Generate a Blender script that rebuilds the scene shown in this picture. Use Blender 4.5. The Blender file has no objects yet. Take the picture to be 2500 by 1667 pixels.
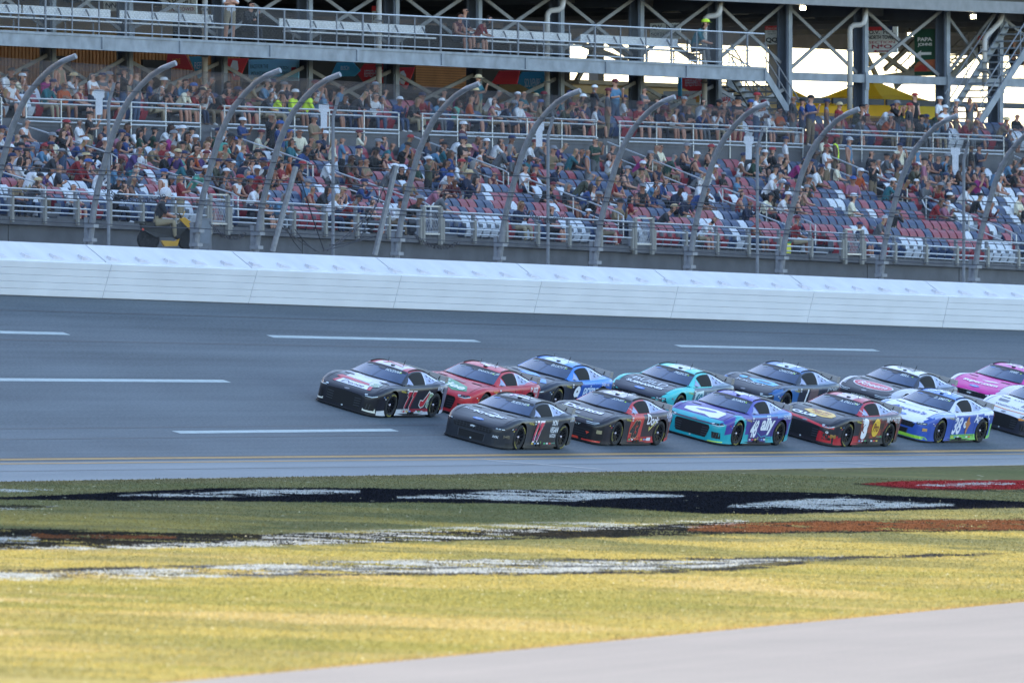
import bpy, bmesh, math, random
import numpy as np
from mathutils import Vector, Matrix
from mathutils.bvhtree import BVHTree

rad = math.radians
SC = bpy.context.scene
COL = SC.collection

# ------------------------------------------------------------------ camera
FPX = 36000.0            # focal length in photo pixels (photo is 2500 x 1667)
ZC = 8.0                 # eye height
HOR = 1025.0             # photo row of the horizon
cam_d = bpy.data.cameras.new('camera')
cam = bpy.data.objects.new('camera', cam_d); COL.objects.link(cam)
cam_d.sensor_width = 36.0
cam_d.lens = 36.0*FPX/2500.0
cam.location = (0, 0, ZC)
cam.rotation_euler = (rad(90)+math.atan((HOR-833.5)/FPX), 0, 0)
cam_d.clip_start = 1.0; cam_d.clip_end = 20000
cam_d.dof.use_dof = True; cam_d.dof.focus_distance = 412; cam_d.dof.aperture_fstop = 4.0
SC.camera = cam

# ------------------------------------------------------------------ sky, sun, exposure
SUN_EL = 22.0
SUN_AZ = -62.5+17.0      # compass-like: degrees from +Y towards +X, the side the sun stands on
world = bpy.data.worlds.new('World'); SC.world = world; world.use_nodes = True
nt = world.node_tree
sky = nt.nodes.new('ShaderNodeTexSky'); sky.sky_type = 'NISHITA'; sky.sun_disc = False
sky.sun_elevation = rad(SUN_EL); sky.sun_rotation = rad(SUN_AZ)
sky.altitude = 150; sky.air_density = 1.0; sky.dust_density = 1.2; sky.ozone_density = 1.2
nt.nodes['Background'].inputs[1].default_value = 0.15
nt.links.new(sky.outputs[0], nt.nodes['Background'].inputs[0])
sd = bpy.data.lights.new('sun', 'SUN'); sun = bpy.data.objects.new('sun', sd); COL.objects.link(sun)
sd.energy = 2.7; sd.angle = rad(0.5); sd.color = (1.0, 0.90, 0.76)
_az = rad(SUN_AZ); _el = rad(SUN_EL)
SUNV = Vector((math.sin(_az)*math.cos(_el), math.cos(_az)*math.cos(_el), math.sin(_el)))
sun.rotation_euler = (-SUNV).to_track_quat('-Z', 'Y').to_euler()
sun.location = (0, 300, 200)
SC.view_settings.view_transform = 'Standard'; SC.view_settings.look = 'None'
SC.view_settings.exposure = 2.08; SC.view_settings.gamma = 1.0
SC.cycles.max_bounces = 6; SC.cycles.transparent_max_bounces = 24
SC.cycles.use_denoising = True

# ------------------------------------------------------------------ helpers: colour, material
def lin(c):
    c = c/255.0
    return c/12.92 if c <= 0.04045 else ((c+0.055)/1.055)**2.4
def srgb(r, g, b): return (lin(r), lin(g), lin(b))
MATS = {}
def mat(name, col, rough=0.7, metal=0.0, var=0.12, scale=3.0, bump=0.0, coat=0.0, emit=None, spec=0.5, stretch=None):
    if name in MATS: return MATS[name]
    m = bpy.data.materials.new(name); m.use_nodes = True
    n = m.node_tree; b = n.nodes['Principled BSDF']
    b.inputs['Roughness'].default_value = rough; b.inputs['Metallic'].default_value = metal
    b.inputs['Specular IOR Level'].default_value = spec
    if coat: b.inputs['Coat Weight'].default_value = coat; b.inputs['Coat Roughness'].default_value = 0.12
    if var > 0 or bump > 0:
        tc = n.nodes.new('ShaderNodeTexCoord'); no = n.nodes.new('ShaderNodeTexNoise')
        no.inputs['Scale'].default_value = scale; no.inputs['Detail'].default_value = 5
        if stretch:
            mp = n.nodes.new('ShaderNodeMapping'); mp.inputs['Scale'].default_value = stretch
            n.links.new(tc.outputs['Object'], mp.inputs[0]); n.links.new(mp.outputs[0], no.inputs['Vector'])
        else:
            n.links.new(tc.outputs['Object'], no.inputs['Vector'])
        mx = n.nodes.new('ShaderNodeMix'); mx.data_type = 'RGBA'
        mx.inputs[6].default_value = (*[max(0, v*(1-var)) for v in col], 1)
        mx.inputs[7].default_value = (*[min(1, v*(1+var)) for v in col], 1)
        mr = n.nodes.new('ShaderNodeMapRange'); mr.inputs[1].default_value = 0.3; mr.inputs[2].default_value = 0.7
        n.links.new(no.outputs[0], mr.inputs[0]); n.links.new(mr.outputs[0], mx.inputs[0])
        n.links.new(mx.outputs[2], b.inputs['Base Color'])
        if bump > 0:
            bp = n.nodes.new('ShaderNodeBump'); bp.inputs['Strength'].default_value = bump
            n.links.new(no.outputs[0], bp.inputs['Height']); n.links.new(bp.outputs[0], b.inputs['Normal'])
    else:
        b.inputs['Base Color'].default_value = (*col, 1)
    if emit:
        b.inputs['Emission Color'].default_value = (*emit[0], 1); b.inputs['Emission Strength'].default_value = emit[1]
    MATS[name] = m
    return m
def attr_mat(name, rough=0.35, coat=0.0, spec=0.5, noise=0.0, nscale=20, transl=0.0):
    """material whose pigment comes from the mesh's colour attribute 'Col'"""
    m = bpy.data.materials.new(name); m.use_nodes = True; n = m.node_tree; b = n.nodes['Principled BSDF']
    a = n.nodes.new('ShaderNodeAttribute'); a.attribute_name = 'Col'
    src = a.outputs['Color']
    if noise > 0:
        tc = n.nodes.new('ShaderNodeTexCoord'); no = n.nodes.new('ShaderNodeTexNoise'); no.inputs['Scale'].default_value = nscale
        no.inputs['Detail'].default_value = 6
        n.links.new(tc.outputs['Object'], no.inputs['Vector'])
        mr = n.nodes.new('ShaderNodeMapRange'); mr.inputs[1].default_value = .3; mr.inputs[2].default_value = .7
        mr.inputs[3].default_value = 1-noise; mr.inputs[4].default_value = 1+noise
        n.links.new(no.outputs[0], mr.inputs[0])
        mx = n.nodes.new('ShaderNodeMix'); mx.data_type = 'RGBA'; mx.blend_type = 'MULTIPLY'; mx.inputs[0].default_value = 1
        n.links.new(src, mx.inputs[6]); n.links.new(mr.outputs[0], mx.inputs[7]); src = mx.outputs[2]
    n.links.new(src, b.inputs['Base Color'])
    b.inputs['Roughness'].default_value = rough; b.inputs['Specular IOR Level'].default_value = spec
    if coat: b.inputs['Coat Weight'].default_value = coat; b.inputs['Coat Roughness'].default_value = 0.1
    if transl > 0:
        t = n.nodes.new('ShaderNodeBsdfTranslucent'); ms = n.nodes.new('ShaderNodeMixShader'); ms.inputs[0].default_value = transl
        n.links.new(src, t.inputs[0]); n.links.new(b.outputs[0], ms.inputs[1]); n.links.new(t.outputs[0], ms.inputs[2])
        n.links.new(ms.outputs[0], n.nodes['Material Output'].inputs[0])
    MATS[name] = m
    return m

# ------------------------------------------------------------------ helpers: objects
def tag(o, label=None, cat=None, group=None, kind=None):
    if label: o['label'] = label
    if cat: o['category'] = cat
    if group: o['group'] = group
    if kind: o['kind'] = kind
    return o
def thing(name, label, cat, loc=(0, 0, 0), group=None):
    o = bpy.data.objects.new(name, None); COL.objects.link(o); o.location = loc; o.empty_display_size = 0.2
    return tag(o, label, cat, group)
def link(name, me, parent=None, m=None):
    o = bpy.data.objects.new(name, me); COL.objects.link(o)
    if m is not None:
        if me.materials: me.materials[0] = m
        else: me.materials.append(m)
    if parent is not None:
        o.parent = parent
        if parent.type == 'EMPTY' and getattr(parent, '_w', None) is None: pass
    return o
class MB:
    def __init__(s): s.v = []; s.f = []; s.mi = []
    def add(s, vs, fs, mi=0):
        b = len(s.v); s.v += [tuple(v) for v in vs]; s.f += [tuple(b+i for i in f) for f in fs]; s.mi += [mi]*len(fs); return s
    def box(s, c, h, ax=None, mi=0):
        c = Vector(c)
        if ax is None: ax = (Vector((1, 0, 0)), Vector((0, 1, 0)), Vector((0, 0, 1)))
        vs = [c+ax[0]*(h[0]*i)+ax[1]*(h[1]*j)+ax[2]*(h[2]*k) for i in (-1, 1) for j in (-1, 1) for k in (-1, 1)]
        return s.add(vs, [(0, 1, 3, 2), (4, 6, 7, 5), (0, 4, 5, 1), (2, 3, 7, 6), (0, 2, 6, 4), (1, 5, 7, 3)], mi)
    def bar(s, a, b, wd, ht, up=Vector((0, 0, 1)), mi=0):
        a = Vector(a); b = Vector(b); d = b-a; L = d.length; d.normalize()
        sx = d.cross(up)
        if sx.length < 1e-4: sx = d.cross(Vector((1, 0, 0)))
        sx.normalize(); u2 = sx.cross(d)
        return s.box((a+b)/2, (L/2, wd/2, ht/2), (d, sx, u2), mi)
    def tube(s, pts, r, n=8, mi=0, caps=True):
        pts = [Vector(p) for p in pts]; m = len(pts); rs = r if isinstance(r, (list, tuple)) else [r]*m
        vs = []; prev = None
        for i, p in enumerate(pts):
            d = (pts[min(i+1, m-1)]-pts[max(i-1, 0)]).normalized()
            if prev is None:
                q = d.cross(Vector((0, 0, 1)))
                if q.length < 1e-3: q = d.cross(Vector((1, 0, 0)))
            else: q = prev-d*prev.dot(d)
            q.normalize(); prev = q; w = d.cross(q)
            vs += [p+(q*math.cos(2*math.pi*k/n)+w*math.sin(2*math.pi*k/n))*rs[i] for k in range(n)]
        fs = [(i*n+k, i*n+(k+1) % n, (i+1)*n+(k+1) % n, (i+1)*n+k) for i in range(m-1) for k in range(n)]
        if caps: fs += [tuple(range(n-1, -1, -1)), tuple((m-1)*n+k for k in range(n))]
        return s.add(vs, fs, mi)
    def quad(s, a, b, c, d, mi=0): return s.add([a, b, c, d], [(0, 1, 2, 3)], mi)
    def mesh(s, name='m', mats=(), smooth=False):
        me = bpy.data.meshes.new(name); me.from_pydata(s.v, [], s.f)
        for m in mats: me.materials.append(m)
        if len(mats) > 1: me.polygons.foreach_set('material_index', s.mi)
        if smooth: me.polygons.foreach_set('use_smooth', [True]*len(s.f))
        me.update(); return me
    def build(s, name, m, parent=None, smooth=False):
        ms = m if isinstance(m, (list, tuple)) else [m]
        me = s.mesh(name, ms, smooth)
        o = bpy.data.objects.new(name, me); COL.objects.link(o)
        if parent is not None:
            o.parent = parent
            o.matrix_parent_inverse = parent.matrix_basis.inverted()   # points given in world space
        return o

# ------------------------------------------------------------------ the place: an arc of track seen from the infield
R0 = 733.0; TH0 = rad(27.5); P0 = Vector((0.307, 441.7)); 
CEN = P0 + R0*Vector((math.cos(TH0), -math.sin(TH0)))
def frame(t):
    th = TH0+t/R0
    return Vector((math.sin(th), math.cos(th), 0)), Vector((math.cos(th), -math.sin(th), 0))   # along (away), infield
def XY(t, w):
    th = TH0+t/R0
    return CEN.x-(R0-w)*math.cos(th), CEN.y+(R0-w)*math.sin(th)
def TW(x, y):
    dx, dy = CEN.x-x, CEN.y-y; r = math.hypot(dx, dy)
    return (math.atan2(-dy, dx)-TH0)*R0, R0-r
def pix(x, y, z): return 1250+x*FPX/y, HOR-(z-ZC)*FPX/y
def zrow(y, py): return ZC+(HOR-py)*y/FPX
def zl(t, w, ln):
    x, y = XY(t, w); px = 1250+x*FPX/y
    return zrow(y, ln[0]+(ln[1]-ln[0])*px/2500.0)
def t_at(px, w):
    a, b = -330.0, 220.0
    for _ in range(50):
        m = (a+b)/2; x, y = XY(m, w)
        if 1250+x*FPX/y < px: a = m
        else: b = m
    return (a+b)/2
def P3(t, w, z): x, y = XY(t, w); return Vector((x, y, z))
# photo rows (at the left and right edge of the picture) of the lines that run along the track
TRACK = [(0.0, (721, 808)), (3.3, (809, 863)), (7.6, (926, 943)), (12.5, (1060, 1034)), (15.6, (1126.5, 1104.5)), (19.2, (1175, 1134.5))]
L_SLAB = (527, 646); L_SLABLOW = (546, 660); L_RAIL = (458, 594); L_LANE = (597, 707); L_CTOP = (589, 699)
L_CROSS = (288, 374); L_CRAIL = (238, 335)
WE = 19.2; GSL = 0.035
def z_track(t, w):
    if w <= WE:
        for i in range(len(TRACK)-1):
            if w <= TRACK[i+1][0] or i == len(TRACK)-2:
                a, b = TRACK[i], TRACK[i+1]; k = (w-a[0])/(b[0]-a[0])
                return zl(t, a[0], a[1])*(1-k)+zl(t, b[0], b[1])*k
    ze = zl(t, WE, TRACK[-1][1])
    d = w-WE
    return ze-GSL*min(d, 110)-0.01*max(0, min(d-110, 60))
def ground_at(px, py, w0=None):
    """(t, w) of the point of the track or infield surface seen at photo pixel (px, py)"""
    a, b = 0.0, 150.0
    for _ in range(50):
        w = (a+b)/2; t = t_at(px, w); x, y = XY(t, w)
        if pix(x, y, z_track(t, w))[1] < py: a = w
        else: b = w
    w = (a+b)/2
    return t_at(px, w), w
def sweep(mb, poly, t0, t1, zf, dt=3.0, mi=0, caps=True):
    """sweep a closed (w, dz) section along the track direction; zf(t) is the base height"""
    n = max(1, int(math.ceil((t1-t0)/dt))); k = len(poly); vs = []
    for i in range(n+1):
        t = t0+(t1-t0)*i/n; zb = zf(t)
        vs += [P3(t, w, zb+dz) for w, dz in poly]
    fs = [(i*k+j, i*k+(j+1) % k, (i+1)*k+(j+1) % k, (i+1)*k+j) for i in range(n) for j in range(k)]
    if caps: fs += [tuple(range(k-1, -1, -1)), tuple(n*k+j for j in range(k))]
    mb.add(vs, fs, mi)
def rect(w0, w1, z0, z1): return [(w0, z0), (w1, z0), (w1, z1), (w0, z1)]
def oct_(w, z, r): return [(w+r*math.cos(a*math.pi/4), z+r*math.sin(a*math.pi/4)) for a in range(8)]

# ------------------------------------------------------------------ flat lettering
_TC = {}
def text2d(s, bold=0.0, shear=0.0):
    key = (s, bold, shear)
    if key in _TC: return _TC[key]
    cu = bpy.data.curves.new('txt', 'FONT'); cu.body = s; cu.size = 1.0; cu.offset = bold; cu.shear = shear
    cu.resolution_u = 3; cu.fill_mode = 'FRONT'; cu.space_character = 0.95
    o = bpy.data.objects.new('txt', cu); me = o.to_mesh()
    v = [(p.co.x, p.co.y) for p in me.vertices]; f = [tuple(p.vertices) for p in me.polygons]
    o.to_mesh_clear(); bpy.data.objects.remove(o); bpy.data.curves.remove(cu)
    xs = [p[0] for p in v]; ys = [p[1] for p in v]; x0, x1, y0, y1 = min(xs), max(xs), min(ys), max(ys)
    v = [((p[0]-x0)/(x1-x0)-0.5, (p[1]-y0)/(y1-y0)-0.5) for p in v]
    _TC[key] = (v, f); return _TC[key]
def sign_text(name, s, org, ux, uy, w, h, m, parent, bold=0.0, shear=0.0, lift=0.012):
    v, f = text2d(s, bold, shear); nrm = ux.cross(uy).normalized()
    mb = MB(); mb.add([Vector(org)+ux*(a*w)+uy*(b*h)+nrm*lift for a, b in v], f); return mb.build(name, m, parent)
# ================================================================== ground, track, infield
rng = np.random.default_rng(7)
def nz1(n, seed):  # value-noise table
    return np.random.default_rng(seed).random((n, n))
_NT = nz1(256, 3)
def vnoise(x, y):
    xi = np.floor(x).astype(int); yi = np.floor(y).astype(int); fx = x-xi; fy = y-yi
    fx = fx*fx*(3-2*fx); fy = fy*fy*(3-2*fy)
    g = lambda a, b: _NT[a % 256, b % 256]
    return (g(xi, yi)*(1-fx)+g(xi+1, yi)*fx)*(1-fy)+(g(xi, yi+1)*(1-fx)+g(xi+1, yi+1)*fx)*fy
def fbm(x, y): return 0.5*vnoise(x, y)+0.3*vnoise(2.1*x+17, 2.1*y+5)+0.2*vnoise(4.3*x+3, 4.3*y+31)

def XYa(t, w):
    th = TH0+t/R0; return CEN.x-(R0-w)*np.cos(th), CEN.y+(R0-w)*np.sin(th)
def zla(t, w, ln):
    x, y = XYa(t, w); px = 1250+x*FPX/y
    return ZC+(HOR-(ln[0]+(ln[1]-ln[0])*px/2500.0))*y/FPX
def z_track_a(t, w):
    z = np.zeros_like(w); 
    for i in range(len(TRACK)-1):
        a, b = TRACK[i], TRACK[i+1]; m = (w >= a[0]) & (w <= b[0]) if i == 0 else (w > a[0]) & (w <= b[0])
        if m.any():
            k = (w[m]-a[0])/(b[0]-a[0])
            z[m] = zla(t[m], a[0]+0*w[m], a[1])*(1-k)+zla(t[m], b[0]+0*w[m], b[1])*k
    m = w < 0
    if m.any(): z[m] = zla(t[m], 0*w[m], TRACK[0][1])
    m = w > WE
    if m.any():
        d = w[m]-WE
        z[m] = zla(t[m], WE+0*w[m], TRACK[-1][1])-GSL*np.minimum(d, 110)-0.01*np.clip(d-110, 0, 60)
    return z
def TWa(x, y):
    dx, dy = CEN.x-x, CEN.y-y; r = np.hypot(dx, dy)
    return (np.arctan2(-dy, dx)-TH0)*R0, R0-r

# far terrain: one sheet to the horizon, below everything
tm = mat('terrain_dry', (0.10, 0.11, 0.045), 0.95, var=0.3, scale=0.02)
mb = MB(); S = 9000
mb.quad((-S, -S, -1.2), (S, -S, -1.2), (S, S, -1.2), (-S, S, -1.2))
o = mb.build('terrain', tm); tag(o, kind='structure')

# asphalt of the banked track: streaked along the racing direction
def asphalt(name, c0, c1, along):
    m = bpy.data.materials.new(name); m.use_nodes = True; n = m.node_tree; b = n.nodes['Principled BSDF']
    uv = n.nodes.new('ShaderNodeUVMap'); uv.uv_map = 'UVMap'
    def noise(sx, sy, det, scale=1.0):
        mp = n.nodes.new('ShaderNodeMapping'); mp.inputs['Scale'].default_value = (sx, sy, 1)
        no = n.nodes.new('ShaderNodeTexNoise'); no.inputs['Scale'].default_value = scale; no.inputs['Detail'].default_value = det
        n.links.new(uv.outputs[0], mp.inputs[0]); n.links.new(mp.outputs[0], no.inputs['Vector']); return no
    a = noise(0.025, 0.8, 6); c = noise(0.10, 0.35, 8); d = noise(9, 14, 6); e = noise(0.010, 3.2, 6)
    def math_(op, x, y):
        q = n.nodes.new('ShaderNodeMath'); q.operation = op
        for i, s in enumerate((x, y)):
            if isinstance(s, (int, float)): q.inputs[i].default_value = s
            else: n.links.new(s, q.inputs[i])
        return q.outputs[0]
    v = math_('ADD', math_('MULTIPLY', a.outputs[0], 0.26), math_('MULTIPLY', c.outputs[0], 0.26))
    v = math_('ADD', v, math_('MULTIPLY', d.outputs[0], 0.34)); v = math_('ADD', v, math_('MULTIPLY', e.outputs[0], 0.14))
    mr = n.nodes.new('ShaderNodeMapRange'); mr.inputs[1].default_value = 0.36; mr.inputs[2].default_value = 0.64
    n.links.new(v, mr.inputs[0])
    mx = n.nodes.new('ShaderNodeMix'); mx.data_type = 'RGBA'; mx.inputs[6].default_value = (*c0, 1); mx.inputs[7].default_value = (*c1, 1)
    n.links.new(mr.outputs[0], mx.inputs[0]); n.links.new(mx.outputs[2], b.inputs['Base Color'])
    b.inputs['Roughness'].default_value = 0.8; b.inputs['Specular IOR Level'].default_value = 0.3
    bp = n.nodes.new('ShaderNodeBump'); bp.inputs['Strength'].default_value = 0.25; bp.inputs['Distance'].default_value = 0.01
    n.links.new(d.outputs[0], bp.inputs['Height']); n.links.new(bp.outputs[0], b.inputs['Normal'])
    return m
def ribbon(name, ts, ws, m, lift=0.0, parent=None):
    T, Wg = np.meshgrid(ts, ws, indexing='ij'); tf, wf = T.ravel().astype(float), Wg.ravel().astype(float)
    x, y = XYa(tf, wf); z = z_track_a(tf, wf)+lift
    nT, nW = len(ts), len(ws)
    v = np.stack([x, y, z], 1)
    f = [(i*nW+j, (i+1)*nW+j, (i+1)*nW+j+1, i*nW+j+1) for i in range(nT-1) for j in range(nW-1)]
    me = bpy.data.meshes.new(name); me.from_pydata(v.tolist(), [], f); me.materials.append(m)
    ul = me.uv_layers.new(name='UVMap'); idx = np.empty(len(me.loops), int); me.loops.foreach_get('vertex_index', idx)
    ul.data.foreach_set('uv', np.stack([tf[idx], wf[idx]], 1).ravel())
    me.polygons.foreach_set('use_smooth', [True]*len(f)); me.update()
    # faces up
    if me.polygons[0].normal.z < 0: me.flip_normals()
    o = bpy.data.objects.new(name, me); COL.objects.link(o)
    if parent: o.parent = parent
    return o
M_ASP = asphalt('asphalt_track', srgb(60, 67, 73), srgb(102, 110, 116), True)
M_APR = asphalt('asphalt_apron', srgb(106, 112, 116), srgb(134, 139, 142), True)
M_PIT = asphalt('pit_concrete', srgb(104, 96, 91), srgb(127, 118, 111), True)
wn = [0, 1.1, 2.2, 3.3, 4.7, 6.1, 7.6, 9.2, 10.9, 12.5, 14.0, 15.6]
track = tag(ribbon('race_track', np.arange(-90, 121, 2.0), wn, M_ASP), kind='structure')
apron = tag(ribbon('track_apron', np.arange(-90, 121, 2.0), [15.6, 16.8, 18.0, 19.2], M_APR, 0.0), kind='structure')
M_WHITE = mat('road_paint_white', srgb(162, 172, 172), 0.7, var=0.12, scale=4)
M_YEL = mat('road_paint_yellow', srgb(160, 124, 66), 0.7, var=0.15, scale=4)
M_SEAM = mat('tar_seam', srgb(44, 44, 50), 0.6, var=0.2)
def dash(name, p0, p1, m, wd, parent):
    (ta, wa), (tb, wb) = ground_at(*p0), ground_at(*p1)
    ts = np.linspace(ta, tb, 14); wc = (wa+wb)/2
    # a dash keeps to one lane line
    return ribbon(name, ts, [wc-wd/2, wc+wd/2], m, 0.006, parent)
for p0, p1 in [((-380, 806), (155, 812)), ((655, 820), (1170, 834)), ((1648, 843), (2146, 857)),
               ((-10, 927), (554, 930.5)), ((428, 1055), (966, 1050.5))]:
    dash('lane_dash', p0, p1, M_WHITE, 0.24 if p0[1] < 900 else 0.26, track)
T_ALL = np.arange(-90, 121, 3.0)
ribbon('yellow_line', T_ALL, [15.28, 15.48], M_YEL, 0.006, track)
ribbon('yellow_line', T_ALL, [15.94, 16.15], M_YEL, 0.006, apron)
ribbon('tar_seam', T_ALL, [15.18, 15.22], M_SEAM, 0.005, track)
ribbon('tar_seam', T_ALL, [15.62, 15.68], M_SEAM, 0.005, apron)
for w_, tt in ((4.05, (-90, 120)), (13.05, (-90, 120)), (1.35, (-70, 20)), (17.4, (-90, 120)), (12.0, (-60, -10)), (4.3, (-60, -40))):
    ribbon('tar_seam', np.arange(tt[0], tt[1]+1, 3.0), [w_, w_+0.07], M_SEAM, 0.0055, track if w_ < 15.6 else apron)
# two oblique seams and the pale streaks that cross the apron
def oblique(name, a, b, m, wd, parent):
    (ta, wa), (tb, wb) = ground_at(*a), ground_at(*b); n = 16; vs = []; 
    for i in range(n+1):
        k = i/n; t = ta+(tb-ta)*k; w = wa+(wb-wa)*k
        vs += [P3(t, w-wd/2, z_track(t, w-wd/2)+0.007), P3(t, w+wd/2, z_track(t, w+wd/2)+0.007)]
    mb = MB(); mb.add(vs, [(2*i, 2*i+2, 2*i+3, 2*i+1) for i in range(n)]); return mb.build(name, m, parent)
oblique('tar_seam', (1125, 765), (1330, 838), M_SEAM, 0.05, track)
M_STREAK = mat('tyre_chalk_streak', srgb(160, 158, 155), 0.8, var=0.1)
oblique('paint_streak', (1180, 1122), (1470, 1145), M_STREAK, 0.5, apron)
oblique('paint_streak', (2020, 1126), (2160, 1136), M_STREAK, 0.35, apron)

# ---- infield: ground sheet and grass, with the logo sprayed on the turf
PIT_A, PIT_B = (420.0, 1667.0), (2500.0, 1470.0)
def pit_row(px): return PIT_A[1]+(px-PIT_A[0])*(PIT_B[1]-PIT_A[1])/(PIT_B[0]-PIT_A[0])
def band(px, py, pts, soft, jag):
    """1 inside the band given as [(px, top, bottom)...]"""
    xs = [p[0] for p in pts]; top = np.interp(px, xs, [p[1] for p in pts]); bot = np.interp(px, xs, [p[2] for p in pts])
    ins = (px >= xs[0]) & (px <= xs[-1])
    return np.clip(np.minimum(py+jag-top, bot-py-jag)/soft+0.5, 0, 1)*ins
def turf_colour(x, y, px, py):
    n = len(px); g1 = fbm(x*0.12, y*0.20); g2 = fbm(x*0.9+9, y*0.6); g3 = rng.random(n); g4 = fbm(x*0.28+40, y*0.26+7)
    g5 = fbm(x*7+3, y*1.2)
    green = np.array([0.180, 0.166, 0.086]); dark = np.array([0.104, 0.118, 0.056]); dry = np.array([0.335, 0.270, 0.088]); straw = np.array([0.42, 0.315, 0.135])
    c = green*(1-g1[:, None])+dark*g1[:, None]
    dryness = np.clip((g4-0.42)*3.5, 0, 1)*np.clip((py-1225)/70, 0.10, 1)
    near = np.clip((py-1300)/110, 0, 1)
    dryness = np.clip(dryness+0.66*near+0.35*(g2-0.5), 0, 1)
    c = c*(1-dryness[:, None])+dry*dryness[:, None]
    st = np.clip((fbm(x*0.22+70, y*0.20+3)-0.54)*6.0, 0, 1)*near*0.75
    c = c*(1-st[:, None])+straw*st[:, None]
    gb = np.clip((fbm(x*0.08+5, y*0.13+11)-0.50)*7, 0, 1)*near*0.55
    c = c*(1-gb[:, None])+np.array([0.215, 0.205, 0.058])*gb[:, None]
    c *= (0.93+0.14*g3)[:, None]
    edge = np.clip(1-(py-np.interp(px, [0, 2500], [1175, 1134.5]))/14, 0, 1)*0.7
    c = c*(1-edge[:, None])+np.array([0.145, 0.118, 0.075])*edge[:, None]*(0.8+0.4*g3)[:, None]
    pe = np.clip(1-(pit_row(px)-py)/12, 0, 1)*0.7
    c = c*(1-pe[:, None])+np.array([0.36, 0.22, 0.085])*pe[:, None]
    j = (fbm(x*2.2+3, y*0.8)-0.5)*6+(g3-0.5)*1.0
    black = np.array([0.012, 0.013, 0.017]); white = np.array([0.41, 0.42, 0.40]); red = np.array([0.24, 0.030, 0.030]); brown = np.array([0.15, 0.062, 0.030])
    def put(mask, col, am=1.0):
        nonlocal c
        k = (mask*am)[:, None]; c = c*(1-k)+col*(0.8+0.4*g3)[:, None]*k
    _rg = fbm(x*0.9+21, y*0.95+3)+0.10*(g3-0.5)
    rag = lambda th: np.clip((_rg-th)/0.05+0.5, 0, 1)
    # far word of the logo
    put(band(px, py, [(-900, 1200, 1240), (0, 1213, 1219), (250, 1203, 1222), (520, 1191, 1223), (780, 1190, 1226), (1250, 1195, 1229), (1480, 1196, 1240), (1720, 1198, 1254), (1900, 1200, 1256), (2080, 1205, 1250), (2300, 1215, 1243), (2500, 1224, 1240), (3400, 1224, 1250)], 2, j*0.6), black)
    for pts in ([(290, 1208, 1210), (480, 1203, 1213), (640, 1195, 1211), (720, 1195, 1207), (880, 1198, 1203)],
                [(970, 1213, 1216), (1100, 1207, 1216), (1240, 1196, 1221), (1400, 1198, 1223), (1540, 1203, 1214), (1670, 1209, 1213)],
                [(1780, 1234, 1240), (1920, 1221, 1244), (2050, 1214, 1244), (2180, 1224, 1240), (2330, 1231, 1234)],
                [(-300, 1192, 1200), (60, 1193, 1200), (130, 1195, 1198)]):
        put(band(px, py, pts, 3, j*0.7), white, 0.9*rag(0.42))
    put(band(px, py, [(2100, 1180, 1181), (2200, 1174, 1192), (2300, 1172, 1196), (2500, 1171, 1194), (3200, 1168, 1190)], 2, j*0.5), red)
    put(band(px, py, [(2240, 1184, 1186), (2340, 1179, 1188), (2420, 1177, 1186), (2480, 1179, 1182)], 2, j*0.5), white, 0.8*rag(0.40))
    put(band(px, py, [(2085, 1179, 1183), (2250, 1191, 1197), (2500, 1195, 1201), (3200, 1192, 1199)], 2, j*0.5), black, 0.55*rag(0.35))
    # middle word, crossed by the edge of the shade
    put(band(px, py, [(-700, 1225, 1260), (0, 1233, 1243), (130, 1235, 1238)], 2, j), black, 0.8)
    put(band(px, py, [(0, 1240, 1246), (140, 1234, 1239)], 2, j), white, 0.5*rag(0.45))
    put(band(px, py, [(-900, 1285, 1335), (0, 1290, 1342), (230, 1293, 1338), (400, 1300, 1336), (640, 1303, 1332), (900, 1300, 1326), (1250, 1290, 1317), (1500, 1286, 1312), (1750, 1275, 1305), (1900, 1272, 1302), (2500, 1267, 1296), (3400, 1250, 1280)], 3, j), black, 0.95*np.clip(rag(0.33)+0.25, 0, 1))
    put(band(px, py, [(1680, 1284, 1296), (1850, 1275, 1298), (2100, 1271, 1296), (2500, 1267, 1293), (3400, 1250, 1278)], 3, j), brown, 0.9*rag(0.40))
    put(band(px, py, [(80, 1303, 1314), (300, 1307, 1315), (430, 1308, 1314)], 2, j), brown, 0.8*rag(0.42))
    put(band(px, py, [(-700, 1303, 1327), (0, 1310, 1322), (85, 1312, 1326), (100, 1318, 1320)], 3, j), white, 0.85*rag(0.42))
    put(band(px, py, [(0, 1336, 1342), (350, 1329, 1340), (700, 1318, 1332), (1000, 1306, 1323), (1250, 1302, 1313)], 3, j), white, 0.75*rag(0.54))
    put(band(px, py, [(640, 1304, 1318), (1000, 1292, 1308), (1250, 1277, 1300), (1500, 1272, 1292), (1750, 1268, 1284), (1830, 1266, 1276)], 3, j), white, 0.6*rag(0.55))
    # near stripe
    put(band(px, py, [(-700, 1397, 1412), (0, 1394, 1406), (160, 1387, 1410), (480, 1379, 1409), (760, 1370, 1406), (1250, 1364, 1404), (1560, 1364, 1401), (1780, 1361, 1393), (1900, 1358, 1380), (2100, 1357, 1365), (2380, 1350, 1356), (2480, 1350, 1351)], 4, j*1.6), black*2.5, 0.75*rag(0.36))
    put(band(px, py, [(-700, 1400, 1414), (0, 1398, 1416), (300, 1391, 1412), (480, 1382, 1410), (640, 1375, 1406), (1000, 1367, 1398), (1250, 1366, 1402), (1420, 1368, 1395), (1560, 1370, 1391), (1750, 1366, 1385), (1900, 1362, 1370), (2060, 1356, 1359)], 4, j*1.6), white, 0.80*rag(0.47))
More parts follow.
